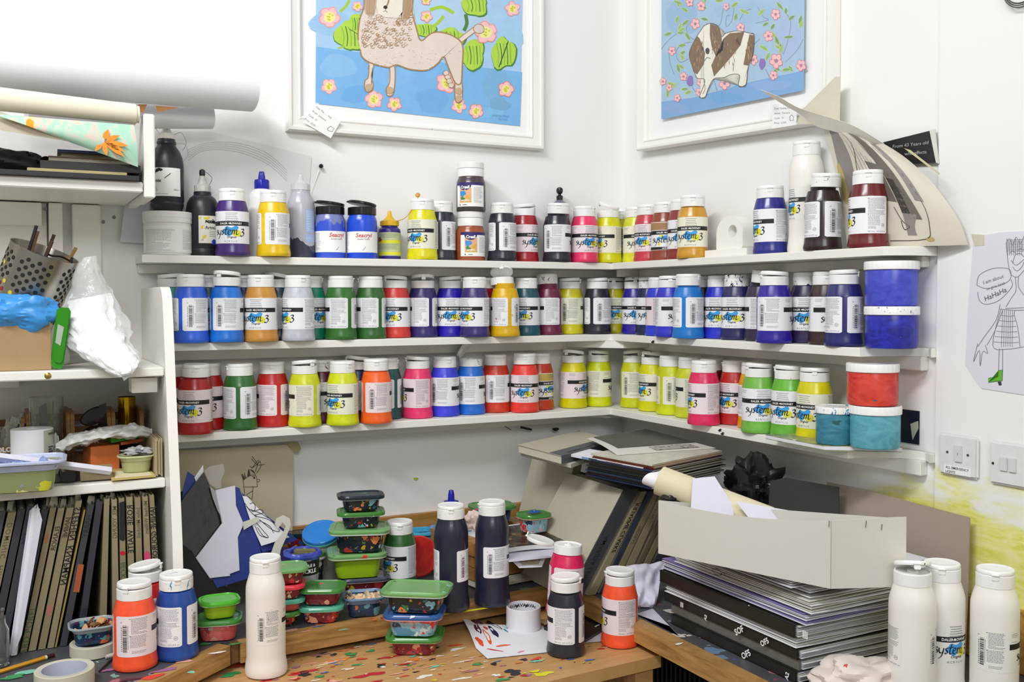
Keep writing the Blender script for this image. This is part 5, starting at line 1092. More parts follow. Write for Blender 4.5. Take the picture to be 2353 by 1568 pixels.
obj('window', patch([e0 + Vector((.016, -.0095, -.005)), e1 + Vector((-.020, -.019, -.006)), e1 + Vector((-.034, -.031, -.015)), e0 + Vector((.022, -.0245, -.013))], 2, 2, lambda u, v: (0, -.0012, .0004), .0003), M('#b8a890', .4), r)
px_, py_ = onZ(1156, 1205, ZP), 0
tub(-.520, -.175, ZP + .0065, R(-6), .118, .090, .042, 3, LG, 'blue tub with a wide green lid on the art prints, behind the tall bottle', fill=None)
c_ = onZ(1233, 1234, ZP); tub(c_.x + .008, c_.y + .030, ZP + .0065, R(4), .082, .072, .046, 2, LG, 'small pale blue tub with a paint-blobbed green lid on the art print', rim=M('#e0a090', .4))
tag(obj('paint_blob', MB().grid(lambda u, v: (c_.x + .010 + (u - .5) * .036 * (1 - .4 * abs(v - .5)), c_.y + .030 + (v - .5) * .024, ZP + .0545 + .004 * math.sin(PI * u) * math.sin(PI * v) + .0015 * noise.noise(Vector((u * 6, v * 6, 1)))), 14, 12), mat_jar('blue_white_blob', '#1c4c88', '#2c6cb0', ['#e8f0f8', '#143c70'], .3)), 'thick blob of blue and white paint on the small green lid', 'paint blob')
# spiral pad and tissue left of the prints
r = thing('spiral_pad', 'spiral-bound pad sticking out between the two tall black bottles', 'notepad')
a_ = [onZ(*p_, ZP - .02) for p_ in ((1062, 1270), (1118, 1236), (1100, 1215), (1050, 1240))]
obj('pages', MB().slab([(p.x, p.y, ZP - .020) for p in a_], (0, 0, 1), .012), MPAP, r)
m = MB()
for k in range(9):
    p = a_[0].lerp(a_[1], (k + .5) / 9); m.box((p.x - .001, p.y - .0025, ZP - .014), (.003, .003, .004))
obj('binding', m, MINK, r)
def crumple(cx, cy, cz, rx, ry, rz, seed, amp=.35, n=26, f=2.2, folds=9):
    def fn(u, v):
        a = 2 * PI * u; b = PI * v; d = Vector((math.cos(a) * math.sin(b), math.sin(a) * math.sin(b), math.cos(b)))
        k = 1 + amp * noise.noise(d * f + Vector((seed, 0, 0))) - .25 * amp * abs(noise.noise(d * f * 2.6 + Vector((0, seed, 0))))
        return (cx + rx * d.x * k, cy + ry * d.y * k, cz + rz * d.z * k)
    return MB().grid(fn, n * 2, n)
p = onA(1090, 1204, -.19); tag(obj('tissue', crumple(p.x, -.195, ZP + .006, .036, .028, .032, 3.3, .6), M('#e6d2c8', .8, var=.1)), 'crumpled pink-stained tissue between the tall black bottles', 'tissue')

# ---------------------------------------------------------------- on the desk: swatch paper, tape roll, paint tray
zD = ZD + .0022
OUT = [(1058, 1411), (1092, 1434), (1260, 1440), (1400, 1432), (1432, 1470), (1338, 1478), (1262, 1499), (1120, 1514), (1094, 1490), (1078, 1450)]
P = [onZ(a, b, zD) for a, b in OUT]; lf = [.020, .008, 0, 0, 0, 0, 0, 0, .002, .012]
# rebuild the lifted corner from its own height so that it stays where it is
P = [onZ(a, b, zD + l) for (a, b), l in zip(OUT, lf)]
m = MB(); top_ = [p + Vector((0, 0, .0004)) for p in P]
bm = bmesh.new(); vs = [bm.verts.new(p) for p in P]; bm.faces.new(vs); bmesh.ops.triangulate(bm, faces=bm.faces[:]); bmesh.ops.subdivide_edges(bm, edges=bm.edges[:], cuts=2, use_grid_fill=True)
bm.verts.index_update(); V_ = [v_.co.copy() for v_ in bm.verts]; F_ = [[v_.index for v_ in f_.verts] for f_ in bm.faces]; bm.free()
m.add(V_, F_); m.add([v_ - Vector((0, 0, .0005)) for v_ in V_], [f_[::-1] for f_ in F_])
r = thing('swatch_paper', 'white sheet with dabs of red, orange, plum and navy on the desk', 'paper'); obj('sheet', m, MPAP, r)
SW = [((1070, 1421), (1110, 1430), .008, '#3a2424', .0125), ((1118, 1428), (1150, 1450), .014, '#2c2426', .002), ((1090, 1435), (1105, 1462), .012, '#4c1c38', .006), ((1125, 1447), (1143, 1472), .012, '#30284e', .001), ((1110, 1458), (1130, 1484), .011, '#e8641c', .001), ((1095, 1470), (1110, 1484), .012, '#e8542c', .004), ((1112, 1446), (1120, 1456), .007, '#e04a3c', .002), ((1152, 1438), (1166, 1450), .010, '#46a88a', .001), ((1156, 1452), (1168, 1459), .005, '#2c8cb0', .001), ((1140, 1488), (1172, 1486), .008, '#ee6a50', .001), ((1117, 1492), (1155, 1497), .005, '#d82c40', .0015), ((1190, 1500), (1204, 1496), .006, '#f08cb0', .001), ((1245, 1425), (1258, 1440), .014, '#e8d8a0', .001)]
dm = MB(); dmm = []
for i, (a, b, wd, c, h) in enumerate(SW):
    pa, pb = onZ(*a, zD + h), onZ(*b, zD + h); d = (pb - pa); L_ = d.length / 2; d.normalize(); nrm_ = Vector((-d.y, d.x, 0)); ce = (pa + pb) / 2
    tree_ = tree_ if i else BVHTree.FromPolygons(V_, F_)
    zat = lambda w_: (tree_.ray_cast(Vector((w_.x, w_.y, 2)), Vector((0, 0, -1)))[0] or w_) + Vector((0, 0, .0005))
    fan(dm, [zat(ce + d * q_[0] + nrm_ * q_[1]) for q_ in blob(0, 0, L_, wd / 2, 40 + i, 16, .3)], i); dmm.append(M(c, .45))
obj('paint_swatch', dm, dmm, r)
x, y = bpos(1203, 1460, ZD, .036)
r = thing('tape_roll', 'roll of clear parcel tape with printed core standing on the swatch paper', 'tape roll', (x, y, ZD + .0042), (0, 0, cy_(x, y)))
m = MB().lathe([(.0375, 0), (.0382, .0008), (.0382, .0485), (.0375, .0493), (.0352, .0493), (.0346, .0485), (.0346, .0008), (.0352, 0)], 56, cap0=False, cap1=False); m.loft([[(p_[0], p_[1], z_) for p_ in [(.0352 * math.cos(2 * PI * i / 56), .0352 * math.sin(2 * PI * i / 56)) for i in range(56)]] for z_ in (0, .00001)], 0, cap0=False, cap1=False)
obj('roll', m, M('#e2e2e8', .25, var=.02, name='tape_plastic'), r)
lb = MB()
for u in (150, 186, 222): add_text(lb, 'jAVAc', .0105, lambda a, b, u=u: (.0344 * math.sin(R(u) - a / .0344), -.0344 * math.cos(R(u) - a / .0344), .036 + b), 0, bold=.03)
for u in (168, 204): add_text(lb, 'jAVAc', .0105, lambda a, b, u=u: (.0344 * math.sin(R(u) - a / .0344), -.0344 * math.cos(R(u) - a / .0344), .014 + b), 0, bold=.03)
obj('core_print', lb, MINK, r)
r = thing('palette_tray', 'black plastic tray spotted with paint, lying behind the black bottle on the desk', 'tray')
A4 = [onZ(*p_, ZD + .004) for p_ in ((1250, 1447), (1345, 1476), (1400, 1440), (1386, 1408), (1310, 1412))]
obj('tray', MB().slab([(p.x, p.y, ZD + .0032) for p in A4], (0, 0, 1), .006), lidmat('black_tray', '#16161c', ['#e8e8e8', '#5868c8', '#c83c4c', '#28282c', '#e8b04a'], .3, 34), r)
obj('rim', MB().tube([(p.x, p.y, ZD + .0098) for p in A4 + A4[:1]], .0022, 6), M('#26262c', .3), r)

# ---------------------------------------------------------------- left front: shavings tub, tape rolls, pencil, crayon bits, jar
def tape(px, py, z, ro, ri, h, label, mat):
    x, y = bpos(px, py, z, ro); r = thing('masking_tape', label, 'tape roll', (x, y, z + .0014), (0, 0, 0), 'rolls of masking tape')
    obj('roll', MB().lathe([(ro - .0008, 0), (ro, .0008), (ro, h - .0008), (ro - .0008, h), (ri + .0012, h), (ri, h - .0006), (ri, .0006), (ri + .0012, 0)], 60, cap0=False, cap1=False).loft([[(rr_ * math.cos(2 * PI * i / 60), rr_ * math.sin(2 * PI * i / 60), 0) for i in range(60)] for rr_ in (ri + .0012, ro - .0008)], 0, cap0=False, cap1=False), mat, r)
    obj('core', MB().lathe([(ri - .0002, .0004), (ri - .0002, h - .0003), (ri - .0018, h - .0003), (ri - .0018, .0004)], 50, cap0=False, cap1=False), M('#c3c8d8', .6), r)
    return x, y
MT = M('#cbc8b4', .55, var=.04, name='masking_tape_paper')
tape(149, 1600, ZB, .049, .039, .030, 'roll of masking tape lying at the bottom left corner of the bench', MT)
x, y = tape(215, 1519, ZB, .042, .034, .022, 'roll of masking tape under the tub of pencil shavings', MT)
rt = tub(x - .001, y, ZB + .0240, cy_(x, y) + R(3), .088, .078, .038, 3, None, 'open tub full of pencil shavings on a roll of masking tape', rim=M('#a8b4b8', .3, trans=.2))
m = MB(); rs = random.Random(3)
for k in range(22):
    cx, cy, cz = rs.uniform(-.026, .026), rs.uniform(-.020, .020), rs.uniform(.020, .034); rad = rs.uniform(.006, .011); a0 = rs.uniform(0, 6); sp2 = rs.uniform(2.2, 5); tlt = Euler((rs.uniform(-1, 1), rs.uniform(-1, 1), a0)).to_matrix()
    m.grid(lambda u, v: Vector((cx, cy, cz)) + tlt @ Vector(((rad * .25 + rad * v * (1 + .06 * math.sin(u * 60))) * math.cos(sp2 * u), (rad * .25 + rad * v * (1 + .06 * math.sin(u * 60))) * math.sin(sp2 * u), .006 * u + .003 * v)), 18, 3, rs.randrange(2))
s_ = obj('pencil_shavings', m, [M('#c99a68', .7), M('#a8683c', .7)], rt); s_['kind'] = 'stuff'
p0, p1 = onZ(-30, 1560, ZB), onZ(124, 1512, ZB); zz = ZB + .0052; d = (p1 - p0).normalized()
r = thing('pencil', 'yellow pencil lying at the left edge of the bench', 'pencil')
A_ = Vector((p0.x, p0.y, zz)); B_ = Vector((p1.x, p1.y, zz))
obj('shaft', MB().tube([A_, B_ - d * .018], .0038, 6), M('#d0941c', .35, name='pencil_lacquer'), r)
obj('band', MB().tube([B_ - d * .018, B_ - d * .0145], .0039, 12), M('#dcdcd4', .3), r); obj('end', MB().tube([B_ - d * .0145, B_], .0038, 12), M('#3a1410', .4), r)
for a, b, rad, c, lbl in (((228, 1545), (262, 1512), .0022, '#26222a', 'thin black stick of charcoal leaning by the orange bottle'), ((243, 1512), (262, 1507), .0045, '#c9c2c0', 'stub of white crayon by the orange bottle')):
    pa, pb = onZ(*a, ZB + rad), onZ(*b, ZB + rad); tag(obj('drawing_stick', MB().tube([(pa.x, pa.y, ZB + rad + .0014), (pb.x, pb.y, ZB + rad + .0014)], [rad * .8, rad], 8), M(c, .6)), lbl, 'drawing stick')
x, y = bpos(-12, 1545, ZB, .03)
r = thing('glass_jar', 'small glass jar of brushes cut off by the left edge', 'jar', (x, y, ZB + .0014))
obj('glass', MB().lathe([(.022, 0), (.0245, .002), (.025, .01), (.025, .065), (.020, .078), (.0195, .088), (.0205, .090), (.0195, .0905), (.018, .088), (.018, .078), (.023, .064), (.023, .008), (.0, .006)], 36, cap1=False), mat_glassy('jar_glass', '#e8f0ec', .05, .95), r)
obj('brushes', MB().tube([(.0, 0, .012), (.014, .004, .098)], .0022, 8).tube([(.0, .004, .012), (.008, -.010, .112)], .0022, 8).lathe([(.001, 0), (.004, .002), (.004, .006), (.001, .008)], 10, 0, Matrix.Translation((.014, .004, .098))), M('#9a9a9c', .3, .8), r)

# ---------------------------------------------------------------- papers, folders and black card leaning at the side panel
def Q(px, py, off=0.0, N=(.30, -.90, .42), P0=(-1.235, -.235, 1.0)):
    n_ = Vector(N).normalized(); return onP(px, py, Vector(P0) + n_ * off, n_)
def z5(x, y): return (380 + x / 3.92, 980 + y / 3.92)
NQ = Vector((.30, -.90, .42)).normalized()
def leaf(name, label, cat, pts, off, mat, th=.0008, z5c=True, extra=None, grp=None):
    P = [Q(*(z5(*p_) if z5c else p_), off) for p_ in pts]; m = MB()
    bm = bmesh.new(); vs = [bm.verts.new(p_) for p_ in P]; f_ = bm.faces.new(vs); bmesh.ops.triangulate(bm, faces=[f_]); bm.verts.index_update()
    V_ = [v_.co.copy() for v_ in bm.verts]; F_ = [[v_.index for v_ in f_.verts] for f_ in bm.faces]; k = len(V_)
    bm.free(); m.add(V_ + [v_ - NQ * th for v_ in V_], F_ + [[i + k for i in f_[::-1]] for f_ in F_] + [(i, (i + 1) % k, k + (i + 1) % k, k + i) for i in range(k)])
    return tag(obj(name, m, mat), label, cat, grp)
MBLU = M('#1e3488', .45, name='blue_card', var=.15); tg = NT('glossy_black_folder'); v = tg.coord((1, 1, 1), world=True); nz = tg.noise(v, 30, 4); tg.base(tg.mix(nz.outputs['Fac'], hx('#141413'), hx('#2c2a26'))); tg.b.inputs['Roughness'].default_value = .18; tg.bump(nz.outputs['Fac'], .5, .004)
leaf('black_card', 'torn piece of black card behind the glossy black folder', 'card', [(60, 640), (175, 570), (230, 520), (300, 900), (180, 1180), (70, 1180)], -.012, M('#1b1b1d', .6))
leaf('booklet', 'small dark blue leaflet with pale lettering behind the black folder', 'leaflet', [(200, 408), (292, 468), (215, 660), (150, 700), (158, 560)], -.008, MBLU)
leaf('paper_sheet', 'folded white paper tip rising behind the glossy black folder', 'paper', [(262, 462), (340, 348), (345, 430), (300, 560)], -.006, MPAP)
leaf('black_folder', 'glossy black plastic folder leaning against the white side panel', 'folder', [(345, 412), (400, 540), (520, 870), (330, 1110), (265, 1190), (75, 1180), (70, 1000), (85, 780), (170, 640)], 0, tg.mat, .002)
leaf('tracing_paper', 'crumpled see-through tracing paper at the top of the black folder', 'paper', [(352, 400), (400, 362), (520, 338), (536, 405), (500, 490), (505, 555), (455, 560), (400, 520)], .003, M('#bdb7ae', .4, trans=.5, name='tracing_paper'), .0003)
leaf('paper_sheet', 'strip of cloudy tracing paper with a pink stain along the black folder', 'paper', [(400, 540), (440, 575), (552, 815), (528, 860), (470, 760), (425, 640)], .004, M('#b8b2b4', .4, trans=.4, name='tracing_paper_strip'), .0003)
leaf('blue_sheet', 'large sheet of creased dark blue paper behind the white papers', 'paper', [(630, 548), (668, 556), (760, 830), (828, 1010), (880, 1200), (780, 1362), (465, 1456), (380, 1300), (500, 900)], .003, MBLU)
leaf('blue_sheet', 'blue paper under the pencil sketch, folded at the right', 'paper', [(690, 600), (930, 820), (1060, 920), (1192, 1022), (880, 1140), (800, 1000), (740, 760)], -.004, MBLU)
leaf('blue_sheet', 'violet-blue paper flap hanging below the pencil sketch', 'paper', [(800, 1000), (1000, 1085), (1105, 1090), (1165, 1250), (1060, 1282), (880, 1200)], -.008, M('#29246a', .5, name='violet_card', var=.15))
leaf('paper_sheet', 'stack of white sheets leaning over the dark blue paper', 'paper', [(455, 575), (628, 534), (636, 715), (706, 882), (652, 1000), (668, 1298), (580, 1330), (582, 1348), (402, 1368), (275, 1185), (515, 870)], .008, MPAPV, .004)
sk = leaf('sketch', 'white sheet with a black pencil sketch of a hand', 'drawing', [(697, 628), (735, 632), (798, 700), (932, 832), (1040, 930), (1118, 1000), (866, 1078), (812, 960), (770, 860), (738, 765)], .006, MPAP)
m = MB(); fq = lambda a, b: Q(*z5(a, b), .0068)
for st in ([(715, 690), (760, 750), (850, 780), (930, 830)], [(760, 700), (790, 690), (810, 720), (800, 760), (770, 750)], [(800, 800), (870, 860), (960, 930), (1020, 950), (1030, 930)], [(820, 870), (880, 940), (930, 1000), (880, 985), (830, 910)], [(850, 850), (940, 900), (975, 960)], [(730, 720), (800, 800), (900, 830), (960, 860), (1000, 905)], [(810, 900), (850, 980), (920, 1005)], [(780, 770), (860, 750), (880, 780), (800, 800)]): ribbon(m, st, 5.0, fq, 0, n=4)
obj('pencil_lines', m, M('#26262a', .7), sk)
leaf('tape_strip', 'strip of masking tape across the white sheets and the sketch', 'tape', [(700, 862), (835, 815), (850, 850), (705, 935)], .012, M('#dcd9cc', .4, trans=.2, name='tape_strip'), .0003)
m = MB()
P_ = [z5(*p_) for p_ in ((985, 880), (1000, 830), (1060, 800), (1120, 830), (1130, 890), (1100, 960), (1060, 1030), (1040, 1110), (1030, 1165), (945, 1170), (980, 1060), (1040, 990), (1085, 930), (1090, 880), (1060, 860), (1030, 880), (1010, 930))]
leafp = [(985, 880), (1000, 830), (1060, 800), (1120, 830), (1130, 890), (1085, 1010), (1040, 1110), (1030, 1165), (942, 1170), (985, 1050), (1060, 960), (1085, 900), (1055, 865), (1010, 930)]
leaf('tape_strip', 'looped piece of masking tape hanging from the pencil sketch', 'tape', leafp, .014, M('#dcd9cc', .4, trans=.2, name='tape_strip'), .0003)
# matte black card rolled to a cone
rimp = [Q(*p_, .016) for p_ in ((386, 1330), (396, 1268), (405, 1253), (425, 1256), (442, 1280), (470, 1320), (500, 1356))]
botp = [Vector((p_.x, p_.y, 0)) for p_ in (onZ(388, 1420, ZB), onZ(395, 1450, ZB), onZ(410, 1470, ZB), onZ(425, 1485, ZB), onZ(440, 1492, ZB), onZ(452, 1490, ZB), onZ(464, 1478, ZB))]
R1 = crom(rimp, 4); R2 = crom(botp, 4)
def cone(u, v):
    i = min(int(u * (len(R1) - 1)), len(R1) - 2); t = u * (len(R1) - 1) - i; a = R1[i].lerp(R1[i + 1], t); b = R2[i].lerp(R2[i + 1], t); b.z = ZB + .003
    return a.lerp(b, v)
r = thing('black_card', 'matte black card rolled to a half cone, standing in front of the folders', 'card'); obj('front', MB().grid(cone, 24, 10, 0, thick=.0012), M('#101011', .75, name='matte_black_card'), r)
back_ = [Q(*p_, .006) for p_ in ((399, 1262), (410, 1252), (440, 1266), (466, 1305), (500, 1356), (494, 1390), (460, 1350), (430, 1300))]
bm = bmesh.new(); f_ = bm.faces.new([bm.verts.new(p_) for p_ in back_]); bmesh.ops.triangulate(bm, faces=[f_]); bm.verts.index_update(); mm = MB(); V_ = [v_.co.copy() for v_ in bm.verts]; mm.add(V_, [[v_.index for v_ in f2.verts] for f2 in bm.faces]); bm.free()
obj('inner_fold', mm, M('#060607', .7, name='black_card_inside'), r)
# ================================================================ contents of the left shelving unit
MTAN = [M('#8a7f60', .75, name='tan_bookcloth', var=.05), M('#93886a', .75, name='pale_tan_bookcloth', var=.05)]; MDG = [M('#3c3e44', .6, name='slate_bookcloth'), M('#35343c', .6, name='dark_slate_bookcloth')]
MPG = NT('page_edges'); v = MPG.coord((60, 60, 60)); nz = MPG.noise(v, 8, 3); MPG.base(MPG.mix(nz.outputs['Fac'], hx('#9a9580'), hx('#cfcab8'))); MPG.b.inputs['Roughness'].default_value = .8; MPG = MPG.mat
YS = -.362
def spine_book(tl, tr, bl, br, cover, label, text=None, tsize=.012, up=False, start=.02, ink=None, depth=.25, tshear=0, marks=(), yoff=0.0, space=1.0, spread=True):
    Yp = YS + yoff
    TL, TR, BL, BR = (onA(*p_, Yp) for p_ in (tl, tr, bl, br)); zb = ZB + .0016
    BL = TL + (BL - TL) * ((zb - TL.z) / (BL.z - TL.z)); BR = TR + (BR - TR) * ((zb - TR.z) / (BR.z - TR.z))
    TR.z = TL.z = (TL.z + TR.z) / 2
    r = thing('sketchbook', label, 'sketchbook', group='spiral sketchbooks and portfolios standing on the left bench')
    g = .0012; dy = Vector((0, depth, 0)); c = MB()
    e0, e1 = (TR - TL).normalized(), (BR - BL).normalized(); A0, A1, B1, B0 = TL + e0 * g, TR - e0 * g, BR - e1 * g, BL + e1 * g
    # spine with rounded edges plus two boards
    def q8(a, b, c_, d, y0, y1): return [Vector((p_.x, Yp + y0, p_.z)) for p_ in (a, b, c_, d)] + [Vector((p_.x, Yp + y1, p_.z)) for p_ in (a, b, c_, d)]
    F8 = [(0, 1, 2, 3), (7, 6, 5, 4), (0, 4, 5, 1), (1, 5, 6, 2), (2, 6, 7, 3), (3, 7, 4, 0)]
    c.add(q8(A0, A1, B1, B0, 0, .004), F8)
    t = .0022; c.add(q8(A0, A0 + e0 * t, B0 + e1 * t, B0, .004, depth), F8); c.add(q8(A1 - e0 * t, A1, B1, B1 - e1 * t, .004, depth), F8)
    obj('cover', c, cover, r)
    pg = MB(); dn = Vector((0, 0, -.004)); pg.add(q8(A0 + e0 * (t + .0003) + dn, A1 - e0 * (t + .0003) + dn, B1 - e1 * (t + .0003) - dn * .5, B0 + e1 * (t + .0003) - dn * .5, .0045, depth - .006), F8); obj('pages', pg, MPG, r)
    dwn = ((BL + BR) / 2 - (TL + TR) / 2).normalized(); acr = e0; mid = (TL + TR) / 2; Lh = ((BL + BR) / 2 - mid).length
    if text:
        tb = MB()
        if up: fn = lambda x, y: mid + dwn * (start - x) + acr * (y - tsize * .35) * -1 * -1 + Vector((0, -.0004, 0))
        else: fn = lambda x, y: mid + dwn * (start + x) - acr * (y - tsize * .35) + Vector((0, -.0004, 0))
        if up: fn = lambda x, y: mid + dwn * (start - x) + acr * (-(tsize * .35) + y) * -1 * -1 + Vector((0, -.0004, 0))
        if up: fn = lambda x, y: mid + dwn * (start - x) - acr * (tsize * .35 - y) * 1 + Vector((0, -.0004, 0))
        if up:
            fn = lambda x, y: mid + dwn * (start - x) + acr * (-(y) + tsize * .35) * 1 + Vector((0, -.0004, 0))
            fn = lambda x, y: mid + dwn * (start - x) - acr * (y - tsize * .35) + Vector((0, -.0004, 0))
        add_text(tb, text, tsize, fn, 0, align='LEFT', space=space, bold=.012, shear=tshear)
        obj('spine_lettering', tb, ink or MINK, r)
    for (a, h_, wd, mt) in marks:
        mk = MB(); fan(mk, [mid + dwn * (a + p_[0]) + acr * p_[1] + Vector((0, -.0003, 0)) for p_ in blob(0, 0, h_, wd, int(a * 1000), 18, .18)]); obj('paint_mark', mk, mt, r)
    return r
MFAINT = M('#5f5846', .7, name='faint_pencil'); MGRN = M('#4a6a3c', .6, name='green_ink'); MORG = M('#b45a34', .6, name='orange_mark'); MPNK = M('#d04a6c', .5, name='pink_mark'); MREDM = M('#c01c2c', .4, name='red_mark'); MDIM = M('#23252c', .6, name='dim_ink')
T0, T1 = MTAN; G0, G1 = MDG
SB = [((-14, 1176), (15, 1175), (-60, 1400), (-30, 1400), G0, 'slate grey sketchbook at the extreme left of the row', {}),
 ((17, 1179), (39, 1177), (-32, 1400), (-9, 1400), T0, 'tan sketchbook with faint widely spaced pencil capitals, second from the left', dict(text='DOMINIC  HING', tsize=.013, start=.02, ink=MFAINT, space=1.3)),
 ((40, 1172), (60, 1170), (-8, 1400), (13, 1400), G1, 'dark sketchbook with a blank spine right of the one with spaced pencil capitals', {}),
 ((61, 1166), (83, 1163), (14, 1400), (34, 1400), G0, 'slate sketchbook mostly hidden by loose white papers', dict(text='TOR', start=.05, ink=MDIM)),
 ((94, 1172), (113, 1170), (46, 1400), (65, 1400), G1, 'dark slate sketchbook with a small sky blue fleck on its spine', dict(text='MONGRAVE', tsize=.012, start=.15, ink=MDIM, marks=[(.140, .005, .0022, M('#4a9ad0', .5))])),
 ((114, 1168), (131, 1167), (66, 1400), (83, 1400), T0, 'tan sketchbook with green inked capitals reading upward near its foot', dict(text='RICHARD POREL', tsize=.0165, start=.325, up=True, ink=MGRN, space=1.1, marks=[(.06, .010, .002, MORG), (.315, .005, .004, M('#2c5ca0', .5))])),
 ((132, 1169), (150, 1168), (84, 1400), (103, 1400), T1, 'tan sketchbook with thin capitals on its upper spine, right of the green-inked one', dict(text='ELANOR', tsize=.0125, start=.035, ink=M('#3c3528', .7))),
 ((152, 1168), (171, 1168), (105, 1400), (124, 1400), T0, 'tan sketchbook with narrow capitals beside the boldly lettered one', dict(text='JANINE', tsize=.0125, start=.018, ink=M('#3c3528', .7), marks=[(.20, .012, .006, M('#a8705c', .6))])),
 ((173, 1152), (190, 1152), (125, 1400), (142, 1400), T1, 'pale tan sketchbook with bold black capitals down a slanting spine', dict(text='STEPHEN  KNAPMAN', tsize=.0155, start=.012, space=1.05)),
 ((191, 1173), (198, 1173), (143, 1400), (150, 1400), M('#9c8648', .7, name='ochre_bookcloth'), 'very thin ochre sketchbook between the bold-lettered and the orange-patched ones', {}),
 ((200, 1161), (218, 1160), (153, 1400), (171, 1400), G0, 'slate sketchbook with an orange patch on its spine', dict(text='HARRY', tsize=.014, start=.02, ink=MDIM, marks=[])),
 ((220, 1155), (238, 1153), (185, 1400), (203, 1400), G1, 'slate sketchbook leaning away from the upright tan ones', dict(text='BRIAN E', tsize=.013, start=.21, ink=MDIM)),
 ((238, 1149), (253, 1147), (229, 1400), (247, 1400), T0, 'tan sketchbook with upward capitals low on its spine, first of the upright group', dict(text='JON ARUNDEL', tsize=.0135, start=.335, up=True, ink=M('#4a4030', .7), marks=[(.255, .016, .005, M('#a86a4c', .6))])),
 ((255, 1150), (270, 1148), (257, 1400), (275, 1400), T1, 'tan sketchbook with faint brown capitals, left of the one with a black strip', dict(text='MEL YOUNG', tsize=.0115, start=.012, ink=MFAINT)),
 ((272, 1147), (287, 1145), (276, 1400), (293, 1400), T0, 'tan sketchbook with a black strip and green capitals on its spine', dict(text='BECKY', tsize=.0135, start=.128, ink=MGRN, marks=[(.110, .0045, .0055, MREDM)])),
 ((289, 1144), (306, 1143), (295, 1400), (312, 1400), T1, 'tan sketchbook with bold black capitals on an upright spine, right of the black strip', dict(text='ROSIE  WAITE', tsize=.0150, start=.015, space=1.05)),
 ((308, 1145), (324, 1143), (314, 1400), (332, 1400), T0, 'tan sketchbook with small pale handwriting, third from the right end', dict(text='John Mitchell', tsize=.0105, start=.02, ink=MFAINT, space=1.1)),
 ((326, 1143), (341, 1141), (334, 1400), (353, 1400), T1, 'tan sketchbook with a pink paint mark, second from the right end', dict(text='Michael William', tsize=.0105, start=.008, ink=MFAINT, marks=[(.125, .016, .006, MPNK)])),
 ((342, 1140), (355, 1137), (354, 1400), (372, 1400), T0, 'tan sketchbook with bold black capitals at the right end against the side panel', dict(text='JANINE GOURONG', tsize=.0140, start=.024))]
for tl, tr, bl, br, cv, lb_, kw in SB: spine_book(tl, tr, bl, br, cv, lb_, **kw)
# black strip and orange patch are stuck-on tape
def tapeA(pts, name, label, mat, Y=YS - .0006): return tag(obj(name, MB().slab([onA(*p_, Y) for p_ in pts], (0, -1, 0), .0005), mat), label, 'tape')
tapeA([(274, 1156), (286, 1152), (287, 1240), (283, 1244), (275, 1240)], 'black_tape', 'strip of black tape on a tan sketchbook spine', MINK)
tapeA([(179, 1297), (193, 1298), (182, 1362), (168, 1361)], 'orange_tape', 'orange-brown patch of tape on a slate sketchbook spine', M('#a8552c', .6))
# loose papers
lp = thing('loose_papers', 'sheaf of loose white papers with violet edges among the sketchbooks', 'paper')
for k, (a, b, c_, d) in enumerate((((68, 1175), (84, 1160), (40, 1517), (20, 1520)), ((74, 1168), (92, 1170), (38, 1515), (26, 1516)), ((86, 1158), (97, 1195), (50, 1460), (34, 1500)))):
    Yk = YS - .012 - .005 * k; P = [onA(*p_, Yk) for p_ in (a, b, c_, d)]
    P[2].z = max(P[2].z, ZB + .003); P[3].z = max(P[3].z, ZB + .003)
    obj('sheet', MB().slab(P, (0, 1, 0), .0025), (MPAPV, MPAP, MPAPV)[k], lp)
# paper tufts sticking out above the books
tf = MB(); rs = random.Random(9)
for px in (22, 108, 122, 142, 160, 182, 208, 228, 246, 262, 300, 320, 335):
    for k in range(3):
        a = px + rs.uniform(-6, 6); P0 = onA(a, 1166 - px * .06, YS + .03 + .02 * k); w2 = rs.uniform(.003, .009); h2 = min(rs.uniform(.008, .018), 1.0955 - P0.z)
        if h2 < .002: continue
        tf.add([P0 + Vector((-w2, 0, -.01)), P0 + Vector((w2, .01, -.01)), P0 + Vector((w2 * .7 + .003, .012, h2 * .7)), P0 + Vector((-w2 * .4, .002, h2))], [(0, 1, 2, 3)])
t_ = tag(obj('paper_tufts', tf, M('#c9c5b4', .8)), 'torn page tops poking out above the row of sketchbooks', 'paper'); t_['kind'] = 'stuff'

